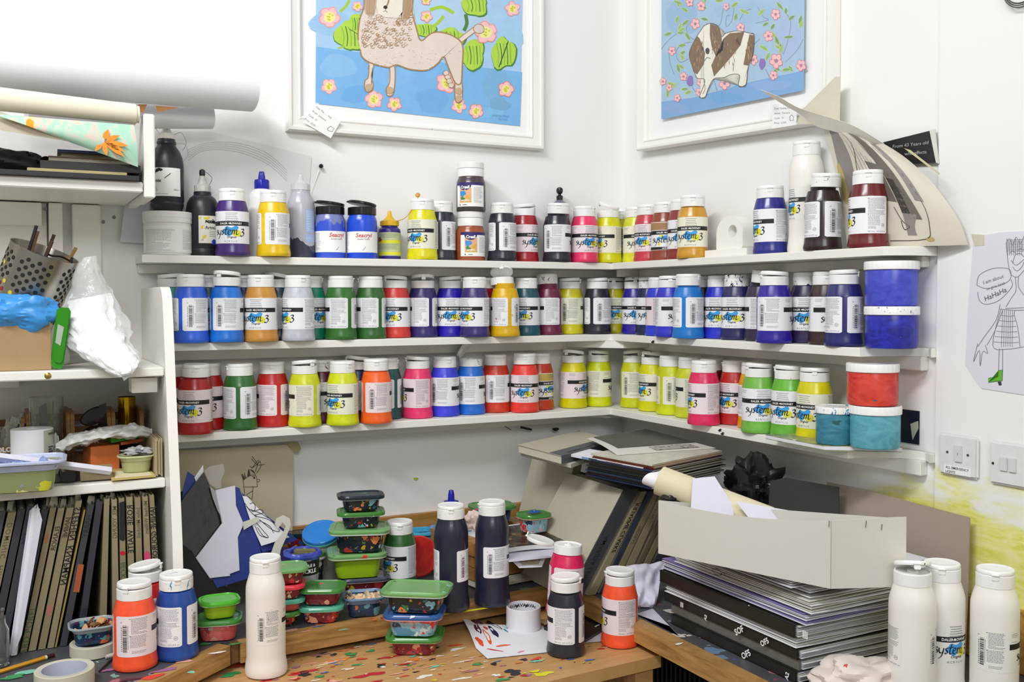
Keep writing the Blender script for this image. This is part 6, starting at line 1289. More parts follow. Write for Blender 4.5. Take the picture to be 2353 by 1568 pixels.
# ---- third shelf: tubs, tissue roll, crates, oddments
Z3 = 1.1184
MCR = mat_wood('crate_plywood', '#7a5630', '#a57a48', (4, 30, 30))
def crate(x0, x1, y0, y1, z0, h, label, word, wx):
    r = thing('wooden_crate', label, 'crate', group='small slatted wooden crates')
    T = lambda c, d: MB().box(c, d, 0, bev=.001)
    for sx in (x0 + .004, x1 - .004): obj('end_panel', MB().prism([(y0, z0), (y1, z0), (y1, z0 + h - .015), (y1 - .008, z0 + h - .004), (y1 - .02, z0 + h), (y0 + .02, z0 + h), (y0 + .008, z0 + h - .004), (y0, z0 + h - .015)], .008, T=Matrix(((0, 0, 1, sx - .004), (1, 0, 0, 0), (0, 1, 0, 0), (0, 0, 0, 1)))), MCR, r)
    for k, (f0, f1) in enumerate(((.0, .28), (.36, .48))): obj('slat', T(((x0 + x1) / 2, y0 + .004, z0 + h * (f0 + f1) / 2), (x1 - x0 - .0165, .006, h * (f1 - f0))), MCR, r)
    for k in range(4): obj('slat', T(((x0 + x1) / 2, y1 - .004, z0 + h * (.1 + .235 * k)), (x1 - x0 - .0165, .006, h * .13)), MCR, r)
    obj('base', T(((x0 + x1) / 2, (y0 + y1) / 2, z0 + .004), (x1 - x0 - .0165, y1 - y0 - .018, .006)), MCR, r)
    if word:
        tb = MB(); add_text(tb, word, .0135, lambda x, y: (wx + x, y0 + .0004, z0 + h * .385 + y), 0, bold=.06); obj('word', tb, MWHT, r)
    return r
# crates stand against the back wall; outlines measured at their front plane
CY = -.150
def pA(px, py, Y=CY): return onA(px, py, Y)
a, b = pA(163, 1035), pA(255, 955); crate(a.x, b.x, CY, -.03, Z3, b.z - Z3 + .01, 'slatted wooden crate lettered in white, holding the sunglasses', 'GOLD', pA(206, 1010).x)
a, b = pA(257, 1035), pA(330, 955); crate(a.x, b.x, CY, -.03, Z3, b.z - Z3 + .014, 'slatted wooden crate with the gold tube, right-hand one against the wall', 'SILVER', pA(292, 1003).x)
a, b = pA(60, 1035), pA(161, 955); crate(a.x, b.x, CY, -.03, Z3, b.z - Z3 + .010, 'slatted wooden crate behind the paper roll and the glass', None, 0)
a, b = pA(-40, 1035), pA(58, 955); crate(a.x, b.x, CY, -.03, Z3, b.z - Z3 - .004, 'slatted wooden crate cut off by the left edge, partly lettered', 'COLOUR', pA(14, 1020).x)
p = pA(292, 985, -.09)
r = thing('gold_tube', 'tube of shiny gold foil standing in the right-hand crate', 'tube', (p.x, -.09, Z3 + .0085)); h_ = onA(292, 912, -.09).z - Z3 - .0085
obj('tube', MB().lathe([(.0185, 0), (.0190, .0005), (.0190, h_), (.0183, h_), (.0183, .003)], 40, cap0=True, cap1=False), M('#c9a21a', .16, .95, name='gold_foil', var=.1), r)
p = pA(258, 985, -.10); tag(obj('green_bottle', MB().lathe([(.008, 0), (.010, .002), (.010, .028), (.004, .040), (.003, .046)], 20), mat_glassy('green_plastic', '#2c9c2c', .1, .5), None, (p.x + .016, -.12, Z3 + .0085)), 'small translucent green bottle beside the gold tube', 'bottle')
# sunglasses: two dark lenses folded, tortoiseshell arm
r = thing('sunglasses', 'dark brown tortoiseshell sunglasses propped up in the lettered crate', 'sunglasses')
ML = M('#1c1210', .12, name='dark_lens', var=.1); MTS = mat_smeared('tortoiseshell', '#1c100c', ['#7a4a1c', '#2c1810', '#9c6424'], 60, .35, .15)
def lens(cx, cy, rx, rz, ang, Y, seed, flat=.7):
    c = pA(cx, cy, Y); pts = []
    for i in range(28):
        a = 2 * PI * i / 28; x_, z_ = rx * math.cos(a), rz * math.sin(a) * (1 if math.sin(a) < 0 else flat); pts.append(Vector((c.x + x_ * math.cos(ang) - z_ * math.sin(ang), Y, c.z + x_ * math.sin(ang) + z_ * math.cos(ang))))
    return pts
L1 = lens(212, 955, .026, .019, .55, -.158, 1); obj('lens', MB().slab(L1, (0, 1, 0), .002), ML, r); obj('rim', MB().tube([p_ + Vector((0, -.0003, 0)) for p_ in L1] + [L1[0]], .0016, 6), MTS, r)
L2 = lens(206, 992, .020, .013, .5, -.1555, 2); obj('lens', MB().slab(L2, (0, 1, 0), .002), ML, r)
obj('arm', MB().slab([pA(*p_, -.160) for p_ in ((228, 932), (244, 926), (243, 945), (236, 962), (247, 975), (238, 990), (222, 985), (230, 962), (226, 950))], (0, 1, 0), .004), MTS, r)
# glass tumbler, cup of brushes, tissue roll
p = pA(107, 1000, -.19); zt = onA(107, 912, -.19).z
r = thing('glass_tumbler', 'tall clear glass tumbler behind the paper roll', 'glass', (p.x, -.19, Z3))
H_ = zt - Z3; obj('glass', MB().lathe([(.026, 0), (.028, .001), (.0335, H_), (.0322, H_), (.027, .008), (0, .007)], 48, cap1=False), mat_glassy('tumbler_glass', '#e4e8e0', .04, .96), r)
obj('scraps', MB().slab([Vector((-.012, 0, .06)), Vector((.004, .004, .055)), Vector((.001, .004, H_ - .012)), Vector((-.014, 0, H_ - .022))], (0, 1, 0), .001).tube([(.008, .002, .012), (.014, .006, H_ - .010)], .0018, 6).slab([Vector((.002, -.008, .02)), Vector((.014, -.006, .03)), Vector((.010, -.006, .09)), Vector((-.002, -.008, .10))], (0, 1, 0), .0008), M('#3c3644', .5, var=.4), r)
p = pA(40, 1000, -.13); r = thing('brush_bag', 'crumpled plastic bag of dark brushes at the left of the shelf', 'bag')
obj('bag', crumple(p.x, -.13, Z3 + .058, .030, .020, .058, 7.7, .45), mat_glassy('milky_bag', '#b4b4a4', .4, .55), r)
m = MB()
for k in range(9): m.tube([(p.x - .012 + k * .003, -.165, Z3 + .02), (p.x - .002 + k * .0042, -.168 - .003 * (k % 2), Z3 + .098 + .006 * math.sin(k * 2))], .0022, 6)
obj('brushes', m, MBLK, r)
p = pA(72, 1050, -.245); r = thing('tissue_roll', 'roll of white tissue with a clear wrapper on the third shelf', 'tissue roll', (p.x + .002, -.245, Z3)); H_ = onA(72, 985, -.245).z - Z3
obj('roll', MB().lathe([(.0385, 0), (.0395, .001), (.0395, H_ - .001), (.038, H_), (.012, H_), (.0115, H_ - .001), (.0115, .001)], 56, cap0=True, cap1=False), M('#e8e8ec', .75, name='tissue', var=.01), r)
lb = MB(); pbox(lb, 30, 80, .002, H_ - .002, .0399, 0); rs = random.Random(6)
for k in range(12): pbox(lb, 46, 62 + rs.uniform(-6, 8), .012 + k * .0047, .0150 + k * .0047, .0402, 1)
ctext(lb, '309590', .006, .0402, 58, H_ - .012, 1, bold=.03); obj('wrapper', lb, [M('#c8c8b8', .2, trans=.3, name='wrapper_film'), M('#2c3448', .6)], r)
# orange and green sticky note blocks, crumpled bag, small tubs
def blk(pts, z, h, name, label, cat, mat): return tag(obj(name, MB().slab([(onZ(a_, b_, z).x, onZ(a_, b_, z).y, z) for a_, b_ in pts], (0, 0, 1), h), mat), label, cat)
zq = Z3 + .0005
tag(obj('note_block', MB().box((-1.460, -.215, Z3 + .0285), (.058, .055, .055), bev=.0005, rot=(0, 0, .2)), M('#e07a3c', .7)), 'block of orange sticky notes under the crumpled paper bag', 'sticky notes')
gb = thing('note_block', 'green and orange block of sticky notes lying on top of the crumpled bag', 'sticky notes'); c0 = pA(283, 1008, -.20)
obj('green_pad', MB().box((c0.x, -.200, c0.z + .004), (.060, .055, .010), rot=(.0, -.12, .1)), M('#48b81c', .6), gb); obj('orange_pad', MB().box((c0.x + .012, -.200, c0.z - .0045), (.045, .055, .0065), rot=(.0, -.12, .1)), M('#d06a34', .6), gb)
c1 = pA(240, 1030, -.235)
bagm = NT('printed_white_bag'); v = bagm.coord(world=True); cb, _ = bagm.splat(hx('#dcdcd8'), v, 46, .10, ['#2c3c7c', '#3c4c8c', '#7a8090'], .4, 1.4); bagm.base(cb); bagm.b.inputs['Roughness'].default_value = .5
def bagf(u, v):
    s = u; x = onA(128 + 222 * s, 1040, -.25).x; zc = Z3 + .060 + .020 * math.sin(s * 2.6) + .008 * s; a = 2 * PI * v; ry, rz = .034 * math.sin(PI * min(max(s, .02), .98)) ** .35, (.013 + .004 * math.sin(s * 9)) * math.sin(PI * min(max(s, .02), .98)) ** .35
    k = 1 + .5 * noise.noise(Vector((s * 7, math.cos(a) * 1.5, math.sin(a) * 1.5)))
    return (x, -.245 + ry * math.cos(a) * k, zc + rz * math.sin(a) * k + .006 * noise.noise(Vector((s * 14, math.cos(a) * 3, 3))))
tag(obj('paper_bag', MB().grid(bagf, 70, 30), bagm.mat), 'long crumpled white paper bag with blue print across the shelf', 'bag')
tag(obj('tissue', crumple(onA(122, 1030, -.22).x, -.22, Z3 + .040, .018, .016, .040, 9.1, .6), M('#dcdcd6', .8, var=.08)), 'crumpled tissue standing between the paper roll and the white bag', 'tissue')
c2 = onZ(305, 1092, Z3 + .008); ce = thing('envelope', 'yellowed envelope pile under the small yellow tub', 'envelope')
obj('sheets', MB().slab([(onZ(a_, b_, Z3 + .002).x, onZ(a_, b_, Z3 + .002).y, Z3 + .0022) for a_, b_ in ((256, 1106), (358, 1097), (338, 1078), (253, 1083))], (0, 0, 1), .004), M('#cbb26e', .7), ce); obj('top_sheet', MB().slab([(onZ(a_, b_, Z3 + .007).x, onZ(a_, b_, Z3 + .007).y, Z3 + .0064) for a_, b_ in ((264, 1099), (350, 1092), (335, 1076), (265, 1084))], (0, 0, 1), .0008), M('#e0d8b4', .7), ce)
MYG = mat_smeared('yellow_green_tub', '#a8ac7c', ['#d8d03c', '#c8c89c', '#7c9048', '#e8e0b0', '#98a480'], 36, .6, .25)
tb_ = tub(-1.4005, -.300, Z3 + .0076, cam_rot(-1.40, -.3, 4), .074, .062, .036, 4, None, 'small yellow-smeared tub with crumpled foil on the envelope', rim=M('#c8cc9c', .3, var=.2))
[c_ for c_ in tb_.children if 'tub_body' in c_.name][0].data.materials[0] = MYG
tag(obj('foil', crumple(-1.396, -.298, Z3 + .049, .026, .018, .008, 4.2, .8, 20), M('#c8c8cc', .3, .3, var=.2)), 'crumpled silvery wrapper stuffed in the yellow-smeared tub', 'wrapper')
tag(obj('wood_block', MB().box((-1.478, -.315, Z3 + .0135), (.060, .045, .024), bev=.001, rot=(0, 0, -.05)), M('#9c8a6c', .7, name='plain_wood_block')), 'plain wooden block under the end of the white slat', 'wooden block')
tag(obj('black_box', MB().loft([rrect(.026, .020, .005, 0, 4), rrect(.026, .020, .005, .05, 4), rrect(.021, .015, .004, .05, 4), rrect(.021, .015, .004, .006, 4)], 0, Matrix.Translation((-1.531, -.345, Z3 + .0145)) @ Matrix.Rotation(-PI / 2, 4, 'X'), cap1=True), M('#15171e', .2)), 'small glossy black open box lying beside the painted tray', 'box')
tag(obj('black_board', MB().box((-1.467, -.235, Z3 + .0003), (.195, .17, .0008)), MBLK), 'thin black board lying under the oddments on the third shelf', 'board')
cbd = thing('cardboard_stack', 'stack of torn cardboard pieces wedged against the side panel', 'cardboard')
for k in range(5): obj('piece', MB().box((-1.3565 - .0027 * k, -.275 + .004 * (k % 2), Z3 + .040), (.0022, .15, .078 - .004 * (k % 3)), bev=.0004), M('#b8a888', .8, name='raw_card'), cbd)
# painted tray at the left with the white slat over it
MTRY = mat_smeared('green_yellow_tray', '#8c9464', ['#c8c83c', '#a8acc0', '#6c7c4c', '#d8d47c', '#8898c8', '#9ca070'], 30, .6, .22)
tx = onZ(52, 1140, Z3).x
tt = tub(tx - .004, -.375, Z3 + .001, R(-4), .168, .115, .062, 4, None, 'wide tray smeared with green, yellow and lilac paint at the left edge', fill=(mat_jar('lilac_paint_crust', '#7c8cc4', '#98a8d8', ['#4c5cb0', '#c8d0e8', '#6cb0c0'], .4), 6), rim=M('#b8c0dc', .3, var=.15))
[c_ for c_ in tt.children if 'tub_body' in c_.name][0].data.materials[0] = MTRY
s0, s1 = onA(-30, 1047, -.385), onA(255, 1083, -.345); d_ = (s1 - s0)
tag(obj('white_slat', MB().tube([s0, s1], .0078, 4), M('#dcdce8', .4, name='white_slat_paint')), 'white wooden slat laid across the tray and the wooden block', 'slat')

# ---- second shelf: cardboard box, glove, perforated pot, green lid, bag
Z2 = 1.3434
bx = onZ(58, 853, Z2); xr = onA(117, 800, -.335).x; xl = xr - .17; zt = onA(60, 740, -.335).z
r = thing('cardboard_box', 'brown cardboard box at the left end of the second shelf', 'box')
m = MB(); hB = zt - Z2 - .0005
for c_, d_ in (((xl + xr) / 2, -.335 + .0015), ((xl + xr) / 2, -.205)): m.box((c_, d_, Z2 + hB / 2 + .0005), (xr - xl, .003, hB))
m.box((xl + .0015, -.27, Z2 + hB / 2 + .0005), (.003, .126, hB)); m.box((xr - .0015, -.27, Z2 + hB / 2 + .0005), (.003, .126, hB)); m.box(((xl + xr) / 2, -.27, Z2 + .003), (xr - xl - .007, .125, .003))
obj('box', m, M('#ab8c66', .8, name='corrugated_card', var=.04), r)
# wrinkled blue glove
def glove(u, v):
    a = 2 * PI * u; b = PI * v; d = Vector((math.cos(a) * math.sin(b), math.sin(a) * math.sin(b), math.cos(b)))
    k = 1 + .30 * noise.noise(d * 1.8 + Vector((2, 0, 0))) + .16 * (abs(noise.noise(d * 4.2)) - .2)
    c = onA(55, 722, -.32); return (c.x + .066 * d.x * k, -.318 + .034 * d.y * k, c.z + .002 + (.036 if d.z > 0 else .040) * d.z * k)
tag(obj('blue_glove', MB().grid(glove, 80, 40), M('#3c94dc', .38, name='blue_nitrile', var=.06)), 'crumpled sky blue disposable glove on the cardboard box', 'glove')
# perforated steel cylinder
cA, cB = onA(98, 590, -.235), onA(40, 740, -.205); ax = (cA - cB).normalized()
r = thing('utensil_holder', 'tilted perforated steel utensil holder full of pens behind the blue glove', 'utensil holder')
Rm_ = ax.to_track_quat('Z', 'Y').to_matrix().to_4x4(); T = Matrix.Translation(cB) @ Rm_; Hc = (cA - cB).length + .012; rc = .066
obj('cylinder', MB().lathe([(rc, 0), (rc, Hc), (rc + .001, Hc + .001), (rc - .001, Hc + .001), (rc - .0015, Hc), (rc - .0015, .002)], 72, 0, T, cap0=True, cap1=True), M('#a8a49a', .27, .95, name='brushed_steel', var=.04), r)
m = MB(); toc = (T.inverted() @ CAM.to_4d()).to_3d(); a0 = math.atan2(toc.y, toc.x); k_ = 0
for col in range(-9, 10):
    if col in (-4, 3, 4): continue
    for row in range(8):
        a = a0 + col * .165; z_ = .024 + row * .0165 + (.008 if col % 2 else 0)
        if z_ > Hc - .012: continue
        n_ = Vector((math.cos(a), math.sin(a), 0)); t1 = Vector((-math.sin(a), math.cos(a), 0)); mi = 1 if (row < 4 and rs.random() < .12) else (2 if rs.random() < .06 else 0)
        fan(m, [T @ (n_ * (rc + .0004) + t1 * .0043 * math.cos(2 * PI * i / 14) + Vector((0, 0, z_ + .0043 * math.sin(2 * PI * i / 14)))) for i in range(14)], mi)
h_ = obj('hole', m, [M('#16140f', .8), M('#8c1c20', .6), M('#c8b83c', .6)], r); h_['kind'] = 'stuff'
m = MB()
for k, (a, dx, L_) in enumerate(((.3, .02, .035), (1.2, .03, .03), (2.4, .025, .045), (3.8, .03, .03), (5.2, .04, .028))): m.tube([T @ Vector((dx * math.cos(a), dx * math.sin(a), Hc - .06)), T @ Vector((dx * 1.3 * math.cos(a), dx * 1.3 * math.sin(a), Hc + L_))], .0035, 6, k % 3)
m.tube([onA(48, 585, -.25), onA(40, 564, -.25)], .0055, 8, 3)
obj('pens', m, [M('#4a3428', .5), M('#8c6c3c', .5), M('#2c2430', .5), M('#8c8c84', .3, .6)], r)
m = MB(); m.tube(crom([onA(*p_, -.27) for p_ in ((100, 596), (107, 585), (120, 588), (140, 590), (155, 597), (167, 604))], 6), .0022, 6); m.tube([onA(166, 592, -.27), onA(160, 612, -.27)], .003, 6); obj('strap', m, MBLK, r)
# green plastic lid standing on edge
r = thing('green_lid', 'bright green plastic box lid leaning on the cardboard box', 'lid')
G = [onA(*p_, -.338) for p_ in ((130, 712), (140, 706), (158, 707), (163, 716), (162, 728), (146, 838), (139, 848), (124, 846), (117, 836), (118, 822))]
mid_ = sum(G, Vector()) / len(G); gz = min(p_.z for p_ in G); G = [p_ + Vector((0, 0, Z2 + .001 - gz)) for p_ in G]; mid_.z += Z2 + .001 - gz
m = MB(); m.slab(G, (0, 1, 0), .010); m.slab([mid_ + (p_ - mid_) * .8 + Vector((0, -.0035, 0)) for p_ in G], (0, 1, 0), .0034)
obj('lid', m, M('#2f8a18', .18, name='green_lid_gloss', var=.08), r)
obj('sticker', MB().slab([onA(*p_, -.3422) for p_ in ((133, 745), (147, 752), (139, 795), (127, 788))], (0, 1, 0), .0004), M('#a8b8a4', .5), r)
# clear cup on its side and bag of cotton wool
c = onA(168, 812, -.25)
tag(obj('clear_cup', MB().lathe([(.020, 0), (.022, .001), (.027, .055), (.026, .055), (.021, .002)], 40, 0, Matrix.Translation((c.x - .004, -.262, Z2 + .029)) @ Matrix.Rotation(R(80), 4, 'Y') @ Matrix.Rotation(R(-30), 4, 'X') @ Matrix.Translation((0, 0, -.02)), cap1=False), mat_glassy('cup_plastic', '#dfe4dc', .1, .85)), 'clear plastic cup on its side between the green lid and the bag', 'cup')
r = thing('cotton_wool_bag', 'clear bag of white cotton wool hanging over the front edge of the second shelf', 'bag')
SP = [(205, 590, .012), (200, 618, .022), (200, 655, .034), (205, 695, .047), (215, 735, .055), (228, 770, .053), (245, 800, .046), (268, 828, .037), (284, 848, .027), (290, 862, .014)]
def bagp(k):
    px, py, rr_ = k; f_ = (py - 590) / 272; return onA(px, py, -.255 - .155 * max(0, f_ - .35) / .65), rr_
PP = [bagp(k) for k in SP]
def bagsurf(scale, amp, seed):
    C_ = crom([p_[0] for p_ in PP], 6); Rr = crom([Vector((p_[1], 0, 0)) for p_ in PP], 6)
    def f(u, v):
        t = u * (len(C_) - 1); i = min(int(t), len(C_) - 2); c_ = C_[i].lerp(C_[i + 1], t - i); rr_ = (Rr[i].x + (Rr[i + 1].x - Rr[i].x) * (t - i)) * scale
        a = 2 * PI * v; k = 1 + amp * noise.noise(Vector((u * 6, math.cos(a) * 1.6 + seed, math.sin(a) * 1.6))) + amp * .5 * noise.noise(Vector((u * 16, math.cos(a) * 4 + seed, math.sin(a) * 4)))
        return (c_.x + rr_ * math.cos(a) * k, c_.y + rr_ * .75 * math.sin(a) * k, max(c_.z + rr_ * .35 * math.cos(a) * k * .6, Z2 + .002 if c_.y + rr_ * .75 * math.sin(a) * k > -.362 else 0))
    return f
bs_ = bagsurf(.86, .4, 5); obj('cotton_wool', MB().grid(lambda u, v: bs_(.30 + .66 * u, v), 60, 34), M('#eeeeec', .95, name='cotton_wool', var=.02), r)
t_ = NT('clear_film'); t_.base(hx('#f0f2f2')); t_.b.inputs['Roughness'].default_value = .18; t_.b.inputs['Alpha'].default_value = .30; nz = t_.noise(t_.coord(world=True), 30, 4); t_.bump(nz.outputs['Fac'], .8, .006)
obj('film', MB().grid(bagsurf(1.0, .30, 1), 80, 36), t_.mat, r)
fl_ = [onA(*p_, -.405) for p_ in ((272, 845), (300, 850), (303, 862), (285, 876), (277, 862))]
obj('film_end', MB().slab(fl_, (0, 1, 0), .0006), M('#dcdce0', .25, name='film_end'), r)
bb = MB(); P_ = [onA(*p_, -.318) for p_ in ((189, 740), (212, 738), (221, 763), (197, 766))]
for k in range(11):
    t0 = k / 11; t1 = t0 + (.055 if k % 3 else .035); bb.add([P_[0].lerp(P_[1], t0), P_[0].lerp(P_[1], t1), P_[3].lerp(P_[2], t1), P_[3].lerp(P_[2], t0)], [(0, 1, 2, 3)])
obj('barcode', bb, M('#5c5c94', .5), r)

# ---- top shelf of the unit: stack of books and boards, rolled canvases
ZU = 1.7198
xs = lambda px, Y=-.31: onA(px, 400, Y).x
def flat_book(px0, px1, zb, h, y0, y1, name, label, cat, cov, rot=0.0, pages=True):
    x0, x1 = xs(px0), xs(px1); r = thing(name, label, cat, ((x0 + x1) / 2, (y0 + y1) / 2, zb), (0, 0, rot), 'books and boards on the top left shelf'); W_, D_ = x1 - x0, y1 - y0
    if pages:
        obj('cover', MB().box((0, 0, .001), (W_, D_, .002)).box((0, 0, h - .001), (W_, D_, .002)).box((W_ / 2 - .001, 0, h / 2), (.002, D_, h - .0045)), cov, r); obj('pages', MB().box((-.002, 0, h / 2), (W_ - .006, D_ - .006, h - .0045)), MPG, r)
    else: obj('board', MB().box((0, 0, h / 2), (W_, D_, h), bev=.0008), cov, r)
    return r
zc = ZU + .0003
XT = lambda px: min(xs(px), -1.386)
flat_book(-90, 316, zc, .010, -.338, -.06, 'black_portfolio', 'large thin black portfolio at the bottom of the book stack, overhanging the shelf', 'portfolio', M('#232327', .5), pages=False); zc += .0104
flat_book(62, 290, zc, .0065, -.325, -.08, 'cardboard_folder', 'cream cardboard folder with a torn edge, above the black portfolio', 'folder', M('#b8a878', .75), pages=False); zc += .0068
flat_book(92, 322, zc, .016, -.322, -.08, 'black_folder', 'thick black folder in the middle of the top left book stack', 'folder', M('#262629', .45), pages=False); zc += .0164
flat_book(112, 306, zc, .011, -.305, -.09, 'old_book', 'old book with brown page edges in the top left stack', 'book', M('#6c5232', .7)); zc += .0114
flat_book(140, 300, zc, .009, -.285, -.10, 'old_book', 'pale book with a buff cover near the top of the left stack', 'book', M('#a08c64', .7), rot=.03); zc += .0094
flat_book(138, 262, zc, .005, -.300, -.12, 'blue_book', 'thin dark blue book on top of the left stack', 'book', M('#1c2c5c', .4), rot=-.04)
tag(obj('cardboard_tube', MB().lathe([(.0115, 0), (.0115, .09), (.0095, .09), (.0095, 0)], 28, 0, Matrix.Translation((xs(107), -.29, ZU + .034)) @ Matrix.Rotation(-PI / 2, 4, 'X') @ Matrix.Rotation(.15, 4, 'Y'), cap0=False, cap1=False), M('#7a5a24', .7)), 'short brown cardboard tube end beside the left book stack', 'tube')
tag(obj('dark_cloth', crumple(xs(10), -.27, ZU + .029, .075, .05, .026, 2.2, .5, 22), M('#17130f', .9)), 'dark crumpled cloth at the left end of the top left shelf', 'cloth')
# black backing seen beside the stack
# rolled canvas painting with a curling flap
MCV = M('#ece6cf', .75, name='raw_canvas', var=.03)
r = thing('rolled_canvas', 'rolled canvas painting with orange and turquoise flowers, its corner curling down', 'canvas')
ra_, rb_ = onA(-60, 222, -.355), onA(312, 263, -.315)
def spiral(u, v):
    c_ = ra_.lerp(rb_, u); rr_ = .0225 - .003 * u - .0000 * v; a = 2 * PI * v * 1.0 + 1.4; k = 1 - .08 * v; return (c_.x, c_.y + rr_ * k * math.cos(a), c_.z + rr_ * k * math.sin(a))
obj('roll', MB().grid(spiral, 20, 36, 0, thick=.0008).lathe([(.0165, 0), (.0172, .018), (.0155, .018), (.015, 0)], 30, 0, Matrix.Translation(rb_ - Vector((.012, 0, .0))) @ Matrix.Rotation(PI / 2, 4, 'Y')), MCV, r)
tp = NT('flower_canvas'); v = tp.coord((1, 1, 1), world=True); nz = tp.noise(v, 22, 4, .6, 1.2)
cc1, _ = tp.splat(tp.ramp(nz.outputs['Fac'], [(.40, '#a8d8c0'), (.52, '#b8dcc4'), (.58, '#e8c8c0'), (.7, '#c8dc50')]), v, 20, .35, ['#f09c1c', '#f0a84c', '#f8c8c0', '#c8d83c', '#f0b43c'], .9, 1.6); tp.base(cc1); tp.b.inputs['Roughness'].default_value = .6
FL = [(38, 268), (100, 277), (200, 282), (305, 288), (314, 325), (317, 383), (255, 352), (160, 315), (75, 288)]
P4_ = [onA(-20, 262, -.372), onA(308, 288, -.333), onA(317, 384, -.338), onA(150, 322, -.352)]
def flap(u, v):
    a = P4_[0] * (1 - u) + P4_[1] * u; b = P4_[3] * (1 - u) + P4_[2] * u; p_ = a * (1 - v) + b * v; return p_ + Vector((0, -.010 * math.sin(PI * v) , 0))
obj('painted_flap', MB().grid(flap, 20, 12, 0, thick=.0008), [tp.mat], r)
tk = MB()
fq2 = lambda a, b: onA(*(a, b), -.3545)
def petal(cx, cy, L_, wd, ang, mi): ribbonp = [(cx + math.cos(ang) * L_ * t - math.sin(ang) * wd * math.sin(PI * t), cy + math.sin(ang) * L_ * t + math.cos(ang) * wd * math.sin(PI * t)) for t in [i / 8 for i in range(9)]] + [(cx + math.cos(ang) * L_ * t + math.sin(ang) * wd * math.sin(PI * t), cy + math.sin(ang) * L_ * t - math.cos(ang) * wd * math.sin(PI * t)) for t in [i / 8 for i in range(8, -1, -1)]]; fan(tk, [fq2(a, b) for a, b in ribbonp], mi)
for k, (L_, wd, an) in enumerate(((40, 6, -.35), (58, 6, .18), (55, 5, .05 + .4), (60, 6, .62), (30, 7, -1.2), (42, 6, 3.5), (38, 5, 3.15), (30, 6, 2.3), (34, 6, 1.35))): petal(238, 325, L_, wd, an, 0)
fan(tk, [fq2(a, b) for a, b in blob(236, 322, 9, 5, 3, 12, .2)], 1)
obj('flower', tk, [M('#f0962c', .6), M('#f4e8d0', .6)], r)
fb = [onA(*p_, -.360) for p_ in ((-10, 236), (38, 266), (80, 292), (155, 322), (240, 352), (130, 318), (0, 290), (-20, 290))]
obj('curled_back', MB().grid(lambda u, v: (onA(-40 + 200 * u, (238 + 86 * u) * (1 - v) + (292 + 34 * u) * v, -.366 + .012 * u)), 16, 6, 0, thick=.0008), M('#c8bea8', .75, name='canvas_back'), r)
# the big white paper roll and the one behind
def proll(pxa, pya, pxb, pyb, Ya, Yb, ra2, rb2, label, mat=MPAP):
    A2, B2 = onA(pxa, pya, Ya), onA(pxb, pyb, Yb); q_ = (B2 - A2).to_track_quat('Z', 'Y').to_matrix().to_4x4(); L_ = (B2 - A2).length
    return tag(obj('paper_roll', MB().lathe([(ra2 - .0014, 0), (ra2, .0004), (rb2, L_ - .0004), (rb2 - .0014, L_), (rb2 - .0022, L_ - .002), (rb2 - .003, L_ - .05)], 56, 0, Matrix.Translation(A2) @ q_, cap1=True), mat), label, 'paper roll')
proll(-140, 128, 578, 206, -.24, -.13, .062, .0505, 'big roll of white paper lying across the top of the shelving unit', M('#eceef2', .55, name='roll_paper', var=.01))
proll(60, 262, 486, 268, -.12, -.075, .030, .0285, 'thinner white paper roll under and behind the big one')
for pts, lbl in ((((318, 240), (338, 240), (330, 258), (312, 256)), 'left scrap of brown paper between the two white rolls'), (((358, 243), (412, 247), (362, 258)), 'pointed scrap of brown paper under the big white roll')):
    tag(obj('brown_paper', MB().slab([onA(*p_, -.185) for p_ in pts], (0, 1, 0), .0006), M('#a8703c', .7)), lbl, 'paper')
# curled sheet with pencil arcs behind the bottles at the left, and the paper hanging on the post
r = thing('paper_sheet', 'large thin paper pinned on the wall with faint pencil arcs, behind the left bottles', 'paper')
obj('sheet', MB().slab([onA(*p_, -.003) for p_ in ((349, 300), (490, 304), (716, 360), (708, 470), (700, 585), (349, 585))], (0, 1, 0), .0008), M('#e4e3e2', .6, name='thin_paper', var=.01), r)
m = MB(); fa = lambda a, b: onA(a, b, -.0036)
for k in range(5): ribbon(m, [(432, 345 + k * 6), (470, 330 + k * 4), (540, 328 + k * 5), (610, 350 + k * 6), (660, 392 + k * 6)], .8, fa)
ribbon(m, [(405, 330), (425, 332), (432, 355), (420, 372)], .8, fa)
obj('pencil_lines', m, M('#b8b8b8', .7), r)
r = thing('note_paper', 'white paper with faint handwriting hanging left of the topmost shelf', 'paper')
obj('sheet', MB().grid(lambda u, v: onA(288 + 60 * u - 12 * v, 458 - 8 * u + (98 + 12 * u) * v, -.012 - .004 * math.sin(3 * v)), 6, 12, 0, thick=.0006), M('#dcdce4', .6, name='note_paper', var=.01), r)
m = MB(); add_text(m, 'hartpizza', 8.0, lambda x, y: onA(320 + x - y * .1, 466 - y - x * .55, -.0175), 0, shear=.3); obj('handwriting', m, M('#a0a0aa', .7), r)
# black pin/brush on the wall
r = thing('wall_hook', 'small black knob fixed to the wall with a white smear of paint below it', 'hook')
c = onA(735, 383, 0); obj('knob', MB().lathe([(.003, 0), (.003, .006), (.0052, .008), (.0055, .012), (.003, .015)], 16, 0, Matrix.Translation((c.x, -.0005, c.z)) @ Matrix.Rotation(PI / 2, 4, 'X')), MBLK, r)
obj('paint_smear', MB().grid(lambda u, v: onA(734 - 18 * u + 4 * (v - .5) * (1 - u), 390 + 55 * u, -.0035 * (1 - u) - .0005 - .001 * math.sin(PI * v)), 8, 4), MWHT, r)
